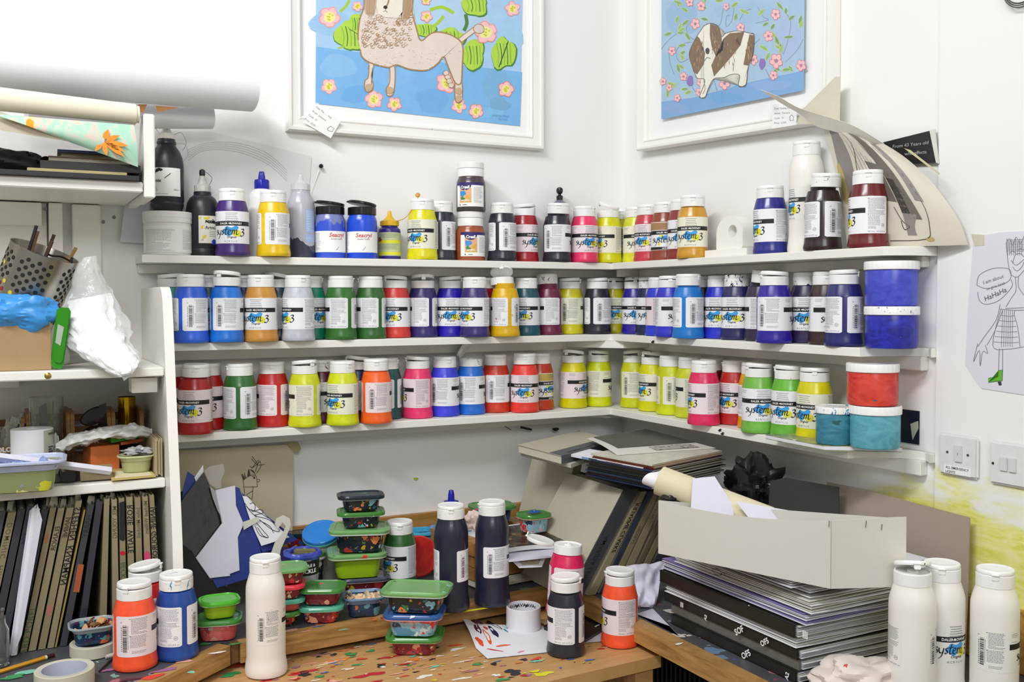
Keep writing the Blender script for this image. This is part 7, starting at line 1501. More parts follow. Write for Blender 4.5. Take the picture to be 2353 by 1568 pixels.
# ================================================================ pictures and papers on the walls
class Pic:
    """flat painted picture: every shape is a fraction of a millimetre above the last"""
    def __init__(s, proj, n): s.p = proj; s.n = Vector(n); s.k = 0; s.mb = MB(); s.mats = []; s.mi = {}
    def mat(s, c, r=.6):
        if c not in s.mi: s.mi[c] = len(s.mats); s.mats.append(M(c, r))
        return s.mi[c]
    def _f(s): s.k += 1; o = s.n * (.0002 + s.k * 4e-6); return lambda a, b: s.p(a, b) + o
    def poly(s, pts, c):
        f = s._f(); bm = bmesh.new(); fc = bm.faces.new([bm.verts.new(f(*q_)) for q_ in pts]); bmesh.ops.triangulate(bm, faces=[fc]); bm.verts.index_update()
        s.mb.add([v_.co.copy() for v_ in bm.verts], [[v_.index for v_ in g.verts] for g in bm.faces], s.mat(c)); bm.free()
    def line(s, pts, wd, c, n=4): ribbon(s.mb, pts, wd, s._f(), s.mat(c), n=n)
    def blob(s, x, y, rx, ry, c, seed=0, jag=.2, n=18): f = s._f(); fan(s.mb, [f(*q_) for q_ in blob(x, y, rx, ry, seed, n, jag)], s.mat(c))
    def leaf(s, x, y, L_, wd, a, c):
        f = s._f(); P = [(L_ * (t - .5), wd * math.sin(PI * t) * .5) for t in [i / 8 for i in range(9)]] + [(L_ * (t - .5), -wd * math.sin(PI * t) * .5) for t in [i / 8 for i in range(7, 0, -1)]]
        fan(s.mb, [f(x + u * math.cos(a) - v_ * math.sin(a), y + u * math.sin(a) + v_ * math.cos(a)) for u, v_ in P], s.mat(c))
    def text(s, t, size, x0, y0, c, rot=0.0, **kw):
        f = s._f(); add_text(s.mb, t, size, lambda x, y: f(x0 + x * math.cos(rot) + y * math.sin(rot), y0 + x * math.sin(rot) - y * math.cos(rot)), s.mat(c), **kw)
    def done(s, name, parent): return obj(name, s.mb, s.mats, parent)
def frame(name, label, corners, wd, d, nrm, matpts, parent_mat):
    """moulded frame between outer corners (room points) with mount"""
    r = thing(name, label, 'framed picture'); C = [Vector(c_) for c_ in corners]; n = Vector(nrm); cen = sum(C, Vector()) / 4; m = MB()
    ins = lambda t: [c_ + ((C[(i + 1) % 4] - c_).normalized() + (C[i - 1] - c_).normalized()) * t for i, c_ in enumerate(C)]
    prof = [(0, .0006), (0, d * .8), (.003, d), (wd * .25, d), (wd * .35, d * .82), (wd * .75, d * .62), (wd * .85, d * .7), (wd, d * .5), (wd, d * .2)]
    R_ = [[p_ + n * z_ for p_ in ins(t)] for t, z_ in prof]; m.loft(R_, 0, cap0=True, cap1=False); obj('moulding', m, parent_mat, r)
    obj('mount', MB().poly3([p_ + n * d * .22 for p_ in ins(wd * .97)]), MWHT, r); return r
zt_ = 2.62
MFR = mat_white_wood('frame_paint', '#efeeea'); 
# poodle picture on the back wall
r = frame('framed_picture', 'white-framed painting of a curly-haired dog standing among pink flowers on blue', [(-1.007, 0, 1.899), (-.282, 0, 1.899), (-.282, 0, zt_), (-1.007, 0, zt_)], .040, .028, (0, -1, 0), None, MFR)
zp = lambda x, y: onA(640 + x / 3.676, y / 3.676, -.0075)
P = Pic(zp, (0, -1, 0))
P.poly([(322, -900), (2078, -900), (2040, 1066), (312, 876)], '#a8cdee')
for x, y, rx, ry, c in ((450, 200, 180, 120, '#9cc6ea'), (1500, 180, 260, 200, '#b2d0ea'), (900, 90, 300, 150, '#9ac8ec'), (1950, 300, 110, 160, '#a4cdec'), (1250, 60, 160, 200, '#b4d4ee')): P.blob(x, y, rx, ry, c, int(x))
P.poly([(318, 395), (1000, 480), (1560, 550), (2057, 610), (2040, 1066), (312, 876)], '#7db8ea')
for x, y, rx, ry, c in ((500, 560, 170, 90, '#8cc0ee'), (950, 640, 200, 80, '#84bdee'), (1300, 850, 150, 100, '#74b0e6'), (1850, 720, 140, 120, '#7cb4dc'), (650, 800, 130, 70, '#70b0e8'), (1750, 950, 150, 50, '#82c0ec'), (1870, 880, 90, 55, '#7aaed4')): P.blob(x, y, rx, ry, c, int(y))
GL, GD, GM = '#b4d84a', '#4e8440', '#8cbc40'
for x, y, rx, ry, s_ in ((600, 300, 115, 130, 1), (660, 200, 70, 80, 2), (1240, 250, 80, 60, 3), (1450, 320, 110, 90, 4), (1640, 460, 100, 120, 5), (1655, 40, 115, 85, 6), (1898, 450, 95, 140, 7)):
    P.blob(x + 6, y + 8, rx * 1.06, ry * 1.06, GD, s_, .22, 24); P.blob(x, y, rx, ry, GL, s_, .2, 24)
    for k in range(5): P.line([(x - rx * .6 + k * rx * .3, y - ry * .6), (x - rx * .4 + k * rx * .26, y + ry * .1), (x - rx * .5 + k * rx * .3, y + ry * .7)], 9, (GM, GD)[k % 2])
P.line([(1580, 120), (1590, 200), (1565, 260)], 30, GD); P.line([(1940, 350), (1900, 460), (1860, 570)], 9, '#2f5c3c')
for pts, wd in (([(600, 0), (570, 50), (520, 100)], 22), ([(1280, 85), (1380, 60), (1480, 110)], 28), ([(1395, 135), (1350, 190), (1300, 230)], 26), ([(500, 410), (560, 390)], 14)): P.line(pts, wd, '#a8cc3c')
for x, y, q_ in ((430, 145, 85), (425, 730, 62), (805, 840, 72), (978, 880, 58), (1420, 700, 85), (1522, 895, 58), (1668, 940, 60), (1920, 755, 64), (1750, 275, 92), (1975, 75, 60), (1248, 140, 48), (665, 55, 42), (1245, 5, 40)):
    oc = '#f09a90' if int(x) % 3 else '#e8845c'
    for k in range(5): P.blob(x + q_ * .62 * math.cos(k * 1.26 + x), y + q_ * .62 * math.sin(k * 1.26 + x), q_ * .48, q_ * .48, oc, k, .15, 14)
    for k in range(5): P.blob(x + q_ * .60 * math.cos(k * 1.26 + x), y + q_ * .60 * math.sin(k * 1.26 + x), q_ * .40, q_ * .40, '#f8c4c8', k, .15, 14)
    P.blob(x, y, q_ * .55, q_ * .55, '#eeea98', int(x), .1)
    for k in range(7): P.blob(x + q_ * .3 * math.cos(k * 2.4) * (k % 3) * .6, y + q_ * .3 * math.sin(k * 2.4), 9, 8, '#d2c828', k, .3, 8)
FUR, TN = '#e4d6cc', '#a8845c'
P.line([(1530, 345), (1600, 290), (1660, 245)], 46, TN); P.line([(1530, 345), (1600, 290), (1660, 245)], 34, FUR)
P.blob(1690, 245, 48, 44, TN, 1, .06); P.blob(1690, 245, 42, 38, '#d8ccc4', 1, .06)
BODY = [(690, 420), (704, 480), (760, 525), (840, 552), (930, 570), (1000, 550), (1100, 585), (1230, 597), (1300, 570), (1350, 530), (1395, 480), (1430, 560), (1490, 700), (1540, 700), (1550, 560), (1556, 420), (1535, 350), (1450, 295), (1350, 272), (1280, 288), (1200, 345), (1160, 230), (1125, 100), (1110, -120), (760, -120), (722, 60), (690, 150), (672, 260), (672, 340)]
for lg in ([(765, 515), (803, 535), (782, 640), (797, 720), (780, 775), (740, 772), (725, 735), (732, 680), (757, 650)], [(938, 560), (978, 560), (982, 680), (970, 780), (950, 810), (916, 805), (910, 750), (938, 690)], [(1490, 680), (1540, 680), (1552, 780), (1540, 860), (1500, 862), (1488, 790)]): P.poly(lg, FUR); P.line(lg + lg[:1], 9, TN)
P.poly(BODY, FUR); P.line(BODY, 12, TN)
rs = random.Random(4)
for k in range(260):
    a, b = rs.uniform(700, 1540), rs.uniform(300, 580)
    if b > 420 or a < 1180:
        if 330 < b < 560 + (20 if a < 1300 else -60) and (a < 1390 or b < 480): P.line([(a, b), (a + rs.uniform(3, 14), b + rs.uniform(-3, 12))], 4, rs.choice(['#f4ece6', '#cdb8a6', '#d8c6b8']), 1)
for k in range(150):
    a, b = rs.uniform(700, 1120), rs.uniform(120, 400); P.line([(a + 14 * math.cos(t), b + 12 * math.sin(t)) for t in (0, 1.2, 2.4, 3.6, 4.8)], 4.5, rs.choice([TN, '#b8946c', '#f4ece2']), 2)
P.poly([(735, -120), (830, -120), (820, 60), (800, 130), (770, 140), (730, 110), (722, 60)], '#c8b09a'); P.poly([(1050, -120), (1115, -120), (1128, 60), (1100, 150), (1060, 190), (1030, 150), (1050, 90)], '#c0a890')
for k in range(9): P.line([(740 + k * 9, -60), (736 + k * 9, 40), (745 + k * 7, 125)], 4, TN); P.line([(1056 + k * 7, -60), (1062 + k * 7, 60), (1052 + k * 6, 160)], 4, TN)
P.poly([(832, -120), (1050, -120), (1045, 100), (1000, 155), (900, 148), (842, 120), (822, 50)], '#ece6d8')
P.line([(935, -60), (925, 20), (905, 60)], 14, TN); P.blob(900, 64, 18, 15, '#2c2424', 2, .1); P.line([(900, 78), (902, 92), (880, 100)], 4, '#4a3c34', 2); P.line([(902, 92), (918, 108)], 4, '#4a3c34', 1); P.blob(1028, -4, 16, 12, '#f4f0e8', 2)
for k in range(4): P.blob(1412 + k * 14, 620 + k * 34, 26, 24, TN, k, .1); P.blob(1412 + k * 14, 620 + k * 34, 21, 19, '#e0cfc4', k, .1)
for x, y in ((760, 740), (940, 765), (1520, 835), (1518, 770)): P.blob(x, y, 28, 32, '#c8ab88', int(x), .15)
P.text('Julienne Hirst', 26, 1870, 985, '#6a98c0', .08, shear=.3); P.text('Pea Fold', 22, 1890, 1015, '#6a98c0', .08, shear=.3)
P.done('painting', r)
def pricetag(name_pts, proj, n, lines, label, rot, sz):
    r2 = thing('price_tag', label, 'price tag'); f_ = [proj(*p_) for p_ in name_pts]; nn = Vector(n)
    obj('card', MB().slab(f_, nn, .0006), MWHT, r2); return r2
tg_ = [onA(*p_, -.031) for p_ in ((728, 236), (783, 278), (760, 318), (697, 281))]
r2 = thing('price_tag', 'small white price card tucked at the lower left corner of the curly dog picture', 'price tag'); obj('card', MB().slab(tg_, (0, -1, 0), .0006), MWHT, r2)
m = MB()
for k, s_ in enumerate(('Title The ..... may', 'Artist  Julienne', 'Code  31', 'Price  £230')): add_text(m, s_, 6.5, lambda x, y, k=k: onA(725 - k * 8.5 + x * .8 + y * .55, 247 + k * 9 + x * .58 - y * .8, -.0318), 0, align='LEFT')
ribbon(m, [(752, 296), (760, 290), (768, 296), (763, 303), (754, 300), (752, 296)], 1.0, lambda a, b: onA(a, b, -.0318), 1, n=1); obj('writing', m, [MGREY, MINK], r2)

# spaniel picture on the right wall
zq_ = lambda x, y: onB(1440 + x / 3.922, y / 3.922, -.018)
FC = [onB(1483, 349, -.001), onB(1930, 281, -.001)]; up = Vector((0, 0, .74))
r = frame('framed_picture', 'white-framed painting of a brown and white spaniel among pink flowers, on the right wall', [FC[1], FC[0], FC[0] + up, FC[1] + up][::1], .030, .034, (-1, 0, 0), None, MFR)
P = Pic(zq_, (-1, 0, 0))
P.poly([(315, -700), (1612, -700), (1596, 815), (313, 1077)], '#a3c2dd')
for x, y, rx, ry, c in ((500, 150, 160, 160, '#94b8da'), (1100, 120, 300, 90, '#9cbedc'), (1450, 350, 120, 180, '#a4bce0'), (420, 600, 100, 160, '#98c0dc'), (600, 900, 200, 60, '#a4c8dc')): P.blob(x, y, rx, ry, c, int(x))
P.poly([(313, 918), (600, 880), (760, 850), (900, 802), (1000, 765), (1300, 700), (1597, 636), (1596, 815), (313, 1077)], '#76a8da')
for x, y, rx, ry, c in ((450, 980, 110, 50, '#84a8d8'), (900, 880, 160, 50, '#6aa4dc'), (1300, 770, 180, 50, '#86acdc')): P.blob(x, y, rx, ry, c, int(x))
rs = random.Random(8); ST = '#7398c8'
for st in ([(585, 190), (540, 250), (560, 320), (610, 360)], [(315, 440), (390, 350), (480, 285)], [(590, 380), (500, 400), (445, 470), (480, 560), (560, 530)], [(380, 430), (390, 560), (430, 670)], [(1425, 110), (1480, 200), (1450, 380), (1410, 490)], [(970, 60), (950, 180), (900, 240), (900, 150), (930, 140)], [(1180, 60), (1230, 150), (1280, 180), (1160, 210)], [(560, 700), (600, 800), (650, 850)], [(1590, 350), (1540, 450), (1430, 560)], [(1200, 350), (1150, 400)], [(780, 700), (820, 830)], [(1020, 180), (1060, 110), (1120, 80)], [(1250, 620), (1290, 700)], [(870, 80), (850, 200), (820, 240)]): P.line(st, 13, '#c8d4b0'); P.line(st, 9, ST)
for k in range(84):
    x, y = rs.uniform(330, 1590), rs.uniform(-20, 860)
    if 560 < x < 1170 and 230 < y < 860: continue
    if y > 900 - (x - 315) * .21: continue
    a, L_ = rs.uniform(0, 6.28), rs.uniform(60, 105); P.leaf(x, y, L_ + 12, 34, a, '#d0dca0'); P.leaf(x, y, L_, 27, a, rs.choice(['#7aa65c', '#8cb25c', '#6c9c68', '#98bc5c']))
for x, y, q_ in ((620, 215, 42), (672, 55, 38), (1345, 130, 42), (1280, 325, 42), (1350, 550, 58), (1145, 540, 40), (410, 460, 34), (885, 752, 48), (1325, 680, 36), (515, 690, 34), (385, 790, 28), (1575, 590, 44), (330, 735, 30), (570, 20, 34), (660, 832, 34), (1030, 250, 36), (900, 60, 28), (460, 885, 30), (670, 740, 36), (990, 680, 24)):
    for k in range(5): P.blob(x + q_ * .6 * math.cos(k * 1.26 + x), y + q_ * .75 * math.sin(k * 1.26 + x), q_ * .46, q_ * .5, '#dc6a74', k, .12, 12)
    for k in range(5): P.blob(x + q_ * .58 * math.cos(k * 1.26 + x), y + q_ * .72 * math.sin(k * 1.26 + x), q_ * .38, q_ * .42, '#f4c0c0', k, .12, 12)
    P.blob(x, y, q_ * .28, q_ * .3, '#a87aa0', 1, .1, 10)
for x, y in ((575, 730), (1225, 575)): P.blob(x, y, 26, 52, '#8868b8', int(x), .2)
CR, BRN = '#eceadc', '#7a5c3c'
DOG = [(700, 235), (760, 210), (830, 240), (862, 330), (900, 300), (1000, 280), (1110, 300), (1152, 320), (1140, 500), (1100, 600), (1080, 760), (1045, 780), (1010, 770), (1022, 680), (950, 672), (880, 700), (790, 712), (740, 800), (712, 875), (670, 882), (665, 858), (700, 770), (704, 715), (640, 705), (612, 640), (570, 520), (580, 440), (640, 325)]
P.poly(DOG, CR); P.line(DOG + DOG[:1], 6, '#54483c')
for bp in ([(642, 325), (580, 440), (568, 520), (606, 648), (640, 672), (700, 580), (712, 480), (676, 400), (664, 350)], [(756, 210), (832, 240), (862, 330), (866, 450), (806, 505), (770, 420), (754, 320)], [(880, 345), (935, 300), (1065, 288), (1005, 330), (975, 400), (1030, 410), (960, 500), (900, 570), (792, 690), (768, 590), (800, 520), (872, 455)], [(1112, 310), (1156, 320), (1140, 500), (1100, 592), (1058, 584), (1084, 450)]):
    P.poly(bp, BRN); xs_ = [p_[0] for p_ in bp]; ys_ = [p_[1] for p_ in bp]; cx, cy = sum(xs_) / len(xs_), sum(ys_) / len(ys_)
    for k in range(34): a, b = cx + rs.uniform(-.3, .3) * (max(xs_) - min(xs_)), cy + rs.uniform(-.36, .36) * (max(ys_) - min(ys_)); P.line([(a, b), (a + rs.uniform(-6, 6), b + 30)], 4, rs.choice(['#a8845a', '#5c4028', '#8c6c48', '#c0a070']), 1)
P.blob(734, 460, 18, 30, '#26222a', 3, .08); P.blob(690, 440, 10, 16, '#4a4038', 3, .1); P.line([(700, 560), (730, 520), (760, 530)], 5, '#54483c'); P.line([(965, 640), (970, 570)], 4, BRN); P.line([(700, 720), (712, 800), (690, 850)], 4, '#8a8270')
P.done('painting', r)
g_ = NT('picture_glass'); g_.base(hx('#ffffff')); g_.b.inputs['Alpha'].default_value = .06; g_.b.inputs['Roughness'].default_value = .03
obj('glass', MB().poly3([onB(1496, -120, -.0205), onB(1905, -120, -.0205), onB(1905, 262, -.0205), onB(1496, 322, -.0205)]), g_.mat, r)
r2 = thing('price_tag', 'small white price card on the lower edge of the spaniel picture', 'price tag'); X_ = -.036
obj('card', MB().slab([onB(*p_, X_) for p_ in ((1776, 240), (1832, 238), (1830, 287), (1774, 296))], (-1, 0, 0), .0006), MWHT, r2); m = MB()
for k, s_ in enumerate(('Title Candy King', 'Artist  Tamara', 'Code  31', 'Price  £225')): add_text(m, s_, 6, lambda x, y, k=k: onB(1779 + x, 252 + k * 11 - y - x * .06, X_ - .0008), 0, align='LEFT')
ribbon(m, [(1815, 277), (1815, 268), (1819, 264), (1823, 268), (1823, 277), (1815, 277)], .9, lambda a, b: onB(a, b, X_ - .0008), 1, n=1); obj('writing', m, [MGREY, MINK], r2)

# curling drawing at the end of the topmost shelf
r = thing('curling_drawing', 'large sheet with a grey ink drawing curling off the right wall over the topmost shelf', 'drawing')
Lc = crom([Vector((a, b, 0)) for a, b in ((1842, 252), (1886, 285), (1906, 340), (1926, 420), (1938, 500), (1948, 571))], 5); Rc = crom([Vector((a, b, 0)) for a, b in ((1842, 252), (2032, 332), (2128, 405), (2180, 470), (2208, 515), (2225, 563))], 5)
def dr(u, v):
    i = min(int(v * (len(Lc) - 1)), len(Lc) - 2); t = v * (len(Lc) - 1) - i; a = Lc[i].lerp(Lc[i + 1], t); b = Rc[i].lerp(Rc[i + 1], t); p_ = a.lerp(b, u); bulge = .040 * math.sin(PI * min(1, u * 1.0)) * (1 - v * .55) * min(1, v * 4)
    return onB(p_.x, p_.y, -.045 + .030 * u * v - bulge)
m = MB(); m.grid(dr, 30, 30, 0, thick=.0006); md = NT('drawing_paper'); md.base(hx('#cfc9ba')); md.b.inputs['Roughness'].default_value = .6; obj('sheet', m, md.mat, r)
def dd(u, v): a = dr(u, v); return a + (CAM - a).normalized() * .0016
m = MB()
def dregion(pts, mi):  # strip region between two v-curves: list of (v, u0, u1)
    vs = []; 
    for v_, u0, u1 in pts:
        for k in range(5): vs.append(dd(u0 + (u1 - u0) * k / 4, v_))
    m.add(vs, [(i * 5 + k, i * 5 + k + 1, (i + 1) * 5 + k + 1, (i + 1) * 5 + k) for i in range(len(pts) - 1) for k in range(4)], mi)
L = lambda a, b, n: [a + (b - a) * i / n for i in range(n + 1)]
dregion([(v_, .06 + .02 * math.sin(v_ * 9), .20 - .10 * max(0, v_ - .42) * 2) for v_ in L(.14, .98, 16)], 0)
dregion([(v_, .42 + .22 * (v_ - .2), .55 + .22 * (v_ - .2)) for v_ in L(.20, .78, 12)], 1)
dregion([(v_, .62 + .10 * v_, .70 + .10 * v_) for v_ in L(.22, .62, 10)], 0)
dregion([(v_, .36 + .20 * (v_ - .5), .48 + .14 * (v_ - .5)) for v_ in L(.42, .66, 6)], 1)
dregion([(v_, .49 + .12 * (v_ - .5), .56 + .12 * (v_ - .5)) for v_ in L(.50, .74, 6)], 2)
dregion([(v_, .52, .62 + .03 * math.sin(v_ * 20)) for v_ in L(.74, .90, 5)], 0)
ft = lambda a, b: dd(a, b)
for k in range(6): ribbon(m, [(.24 + .035 * k, .30 + .02 * k), (.25 + .038 * k, .48), (.22 + .04 * k, .66)], .003, ft, 2, n=3)
for st in ([(.20, .16), (.30, .30), (.22, .50), (.28, .60)], [(.55, .20), (.68, .40), (.74, .62), (.72, .84), (.66, .93), (.36, .94)], [(.46, .70), (.50, .80), (.55, .84), (.50, .86), (.49, .80)], [(.38, .16), (.44, .34), (.60, .60)]): ribbon(m, st, .006, ft, 2, n=4)
for v0, u0 in ((.60, .045), (.93, .70)):
    for k in range(1): fan(m, [dd(u0 + .035 * math.cos(t) * (1 if v0 > .9 else .9), v0 + (.02 if v0 > .9 else .12) * math.sin(t)) for t in [2 * PI * i / 14 for i in range(14)]], 3)
obj('ink_drawing', m, [M('#8a8580', .6), M('#6c665e', .6), M('#3a3632', .6), M('#b8a468', .6)], r)
m = MB(); T1 = crom([Vector((a, b, 0)) for a, b in ((1748, 206), (1790, 222), (1832, 246), (1880, 262), (1960, 288), (2032, 330))], 5); T2 = crom([Vector((a, b, 0)) for a, b in ((1756, 212), (1800, 240), (1838, 262), (1872, 288), (1930, 306), (2010, 332))], 5)
m.grid(lambda u, v: (lambda i, t: onB(T1[i].lerp(T1[i + 1], t).lerp(T2[i].lerp(T2[i + 1], t), v).x, T1[i].lerp(T1[i + 1], t).lerp(T2[i].lerp(T2[i + 1], t), v).y, -.085 + .02 * v))(min(int(u * (len(T1) - 1)), len(T1) - 2), u * (len(T1) - 1) - min(int(u * (len(T1) - 1)), len(T1) - 2)), 30, 4, 0, thick=.0006)
obj('curled_edge', m, M('#e8e5da', .6, name='paper_edge'), r)
def wsl(proj, pts, off, n, name, label, cat, mat, th=.0005): return tag(obj(name, MB().slab([proj(*p_, off) for p_ in pts], n, th), mat), label, cat)
MTP = M('#d5d0bc', .5, name='old_tape')
wsl(onB, [(1920, 176), (1932, 176), (1930, 282), (1832, 286), (1842, 250), (1850, 246)], -.0365, (-1, 0, 0), 'masking_tape_piece', 'cream sheet of tape hanging over the corner of the spaniel picture', 'tape', MTP)
wsl(onB, [(2078, 341), (2092, 345), (2160, 398), (2158, 402)], -.062, (-1, 0, 0), 'masking_tape_piece', 'strip of yellowed tape along the curling drawing below the black sign', 'tape', M('#cfc7a0', .5))
wsl(onB, [(2232, 538), (2262, 540), (2262, 564), (2240, 566)], -.0075, (-1, 0, 0), 'masking_tape_piece', 'short piece of tape holding the pencil figure drawing', 'tape', M('#cfcbb6', .5))
r = thing('black_sign', 'small black painted sign with scratchy white lettering behind the curling drawing', 'sign'); N_ = (-1, 0, 0)
obj('panel', MB().slab([onB(*p_, -.008) for p_ in ((2020, 330), (2137, 301), (2153, 374), (2030, 380))], N_, .002), M('#1a1a1a', .5), r)
obj('edge', MB().slab([onB(*p_, -.008) for p_ in ((2138, 300), (2150, 297), (2158, 376), (2153, 374))], N_, .003), M('#dcdad4', .5), r)
m = MB(); add_text(m, 'From 43 Years old', 11, lambda x, y: onB(2092 + x, 336 - y - x * .12, -.0112), 0, shear=.1); add_text(m, 'who affects', 11, lambda x, y: onB(2104 + x, 355 - y - x * .10, -.0112), 0); obj('lettering', m, M('#b8b8b0', .6), r)
# pencil figure drawing at the right edge
r = thing('figure_drawing', 'white paper with a pencil figure, speech bubble and one green boot, taped to the right wall', 'drawing')
md = [onB(*p_, -.0068) for p_ in ((2238, 545), (2300, 534), (2380, 530), (2380, 912), (2256, 893), (2240, 872), (2219, 838), (2226, 700))]; obj('sheet', MB().slab(md, N_, .0006), M('#dcdce4', .6, name='drawing_paper_cool', var=.01), r)
z7 = lambda x, y: onB(1753 + x / 2.613, 560 + y / 2.613, -.0076); P = Pic(z7, N_); PG = '#7c7c84'
for st in ([(1460, 0), (1470, 90), (1480, 160), (1495, 190), (1530, 200), (1568, 160)], [(1460, 0), (1480, -30), (1500, 10), (1520, -40), (1545, 0), (1568, -45)], [(1490, 100), (1520, 130), (1568, 95)], [(1500, 140), (1525, 165), (1555, 140), (1568, 110)], [(1480, 60), (1500, 45), (1520, 60)], [(1530, 40), (1550, 30), (1568, 40)], [(1500, 120), (1515, 70), (1545, 60), (1568, 80)], [(1515, 200), (1520, 280), (1490, 330), (1460, 380)], [(1535, 200), (1535, 260), (1568, 310)], [(1285, 250), (1300, 190), (1380, 150), (1470, 150), (1490, 180), (1470, 230), (1350, 270), (1285, 250)], [(1290, 290), (1300, 340), (1340, 365), (1420, 340), (1495, 260), (1490, 215)], [(1425, 365), (1400, 460), (1330, 560), (1290, 620)], [(1440, 400), (1390, 530), (1345, 610)], [(1290, 600), (1265, 710), (1300, 640), (1305, 735), (1320, 650), (1350, 660), (1335, 610)], [(1430, 390), (1380, 610), (1460, 635), (1568, 620)], [(1430, 395), (1500, 400), (1568, 400)], [(1515, 400), (1510, 430), (1530, 500), (1545, 620)], [(1420, 630), (1415, 770)], [(1440, 632), (1440, 770)], [(1455, 390), (1568, 385)]): P.line(st, 3.2, PG)
for k in range(6): P.line([(1425 - k * 8, 430 + k * 32), (1480, 436 + k * 32), (1512 + k * 5, 432 + k * 32)], 2.4, PG); P.line([(1440 + k * 12, 400), (1432 + k * 13, 620)], 2.4, PG)
for k in range(8): P.line([(1465 + k * 13, -30 + (k % 2) * 20), (1470 + k * 12, 70)], 2.4, PG); P.line([(1470, k * 9 - 20), (1568, k * 10 - 25)], 2, PG)
P.text('I am about', 30, 1385, 225, PG, -.32, shear=.2); P.text('to give birth', 24, 1400, 262, PG, -.32, shear=.2); P.text('HaHaHa', 42, 1400, 318, '#5c5c64', -.42, shear=.2)
P.poly([(1415, 762), (1440, 758), (1437, 825), (1412, 826), (1355, 834), (1355, 808), (1412, 800)], '#62b834'); P.poly([(1410, 830), (1430, 828), (1435, 850), (1418, 853)], '#3a3a3c'); P.line([(1415, 762), (1440, 758), (1437, 825), (1412, 826), (1355, 834), (1355, 808), (1412, 800), (1415, 762)], 3, '#3c4c34', 1)
P.done('pencil_figure', r)
# beige sheet with a drawn head, taped under the lowest shelf
r = thing('head_drawing', 'beige paper with an ink head in profile with spiky hair, taped under the lowest shelf', 'drawing')
obj('sheet', MB().slab([onA(*p_, -.0215) for p_ in ((396, 1037), (674, 1021), (672, 1232), (396, 1400))], (0, -1, 0), .0008), M('#c9bea2', .7, name='beige_paper', var=.02), r)
P = Pic(lambda x, y: onA(380 + x / 3.92, 980 + y / 3.92, -.0224), (0, -1, 0)); IK = '#2c2823'
for st in ([(700, 490), (715, 620), (712, 628)], [(700, 490), (740, 455), (790, 440), (820, 455), (828, 545)], [(705, 548), (830, 545)], [(790, 545), (780, 665)], [(725, 620), (790, 580)], [(730, 625), (775, 655)], [(828, 480), (845, 478), (850, 492), (838, 502), (826, 498)], [(700, 480), (685, 430), (715, 470), (712, 420), (722, 468)], [(740, 452), (750, 385), (765, 445)], [(760, 390), (790, 400), (812, 440)], [(780, 380), (840, 300), (810, 410)], [(835, 345), (780, 270)], [(775, 290), (830, 350), (895, 342)], [(850, 310), (860, 360), (820, 425)], [(850, 320), (790, 370), (758, 360)], [(780, 452), (808, 456)]): P.line(st, 5, IK, 3)
P.blob(800, 466, 9, 8, IK, 2, .1); P.poly([(700, 490), (692, 425), (718, 468)], '#4a443c'); P.poly([(738, 452), (750, 392), (762, 446)], '#4a443c'); P.poly([(765, 395), (792, 400), (816, 442)], '#4a443c')
P.done('ink_head', r)
wsl(onA, [(655, 1018), (684, 1016), (692, 1030), (684, 1042), (672, 1036)], -.0235, (0, -1, 0), 'masking_tape_piece', 'piece of brown tape at the top corner of the beige head drawing', 'tape', M('#a89a70', .5))
# paint marks on the walls below the shelf
m = MB()
for pts, o in (([(1160, 980), (1175, 989)], 0), ([(1196, 982), (1222, 988)], 0), ([(1271, 987), (1284, 986)], 0)): ribbon(m, pts, 5 if pts[0][0] > 1190 else 1.5, lambda a, b: onA(a, b, -.0225), 0, n=1)
fan(m, [onA(*q_, -.0224) for q_ in blob(1277, 987, 7, 4.5, 3, 12, .3)], 0); fan(m, [onA(*q_, -.0012) for q_ in blob(956, 1101, 5, 4, 3, 12, .3)], 1)
for px, py in ((1654, 989), (1660, 997), (1500, 786)): fan(m, [onB(*q_, -.1225) for q_ in blob(px, py, 4, 3, 5, 10, .5)], 0)
t_ = tag(obj('paint_marks', m, [MINK, M('#b8c83a', .5)]), 'black and lime paint marks on the batten and wall under the lowest shelf', 'paint mark'); t_['kind'] = 'stuff'
# ================================================================ the corner: leaning books, magazines, card box, portfolios
def lean_book(tl, tr, bl, br, Y, cover, label, text=None, ts=.013, depth=.25, start=.04, ink=None, face=None, **kw):
    global YS
    old = YS; YS = Y; r = spine_book(tl, tr, bl, br, cover, label, text, tsize=ts, depth=depth, start=start, ink=ink, **kw); YS = old
    r['group'] = 'sketchbooks leaning in the corner'
    if face:
        for c_ in r.children:
            if c_.name.startswith('cover'):
                c_.data.materials.append(face); c_.data.polygons[11].material_index = 1
                for pl in c_.data.polygons:
                    if pl.normal.x < -.6 and pl.center.y > Y + .03: pl.material_index = 1
    return r
MBGE = M('#b9b3a0', .7, name='beige_cover', var=.03); YR = -.555
lean_book((1319, 1069), (1338, 1069), (1285, 1210), (1312, 1210), -.30, MTAN[1], 'tall tan sketchbook leaning at the back left of the corner group', 'LOUISE PALMER', .012, .22, ink=MFAINT, face=MBGE)
lean_book((1341, 1109), (1355, 1109), (1313, 1218), (1325, 1218), -.305, MTAN[0], 'thin tan sketchbook with smudged black lettering behind the wide slate one', 'Questioning', .011, .2)
lean_book((1357, 1109), (1366, 1109), (1326, 1220), (1338, 1220), -.31, MDG[0], 'thin slate sketchbook with white flecks in the back left of the corner group', None, depth=.2)
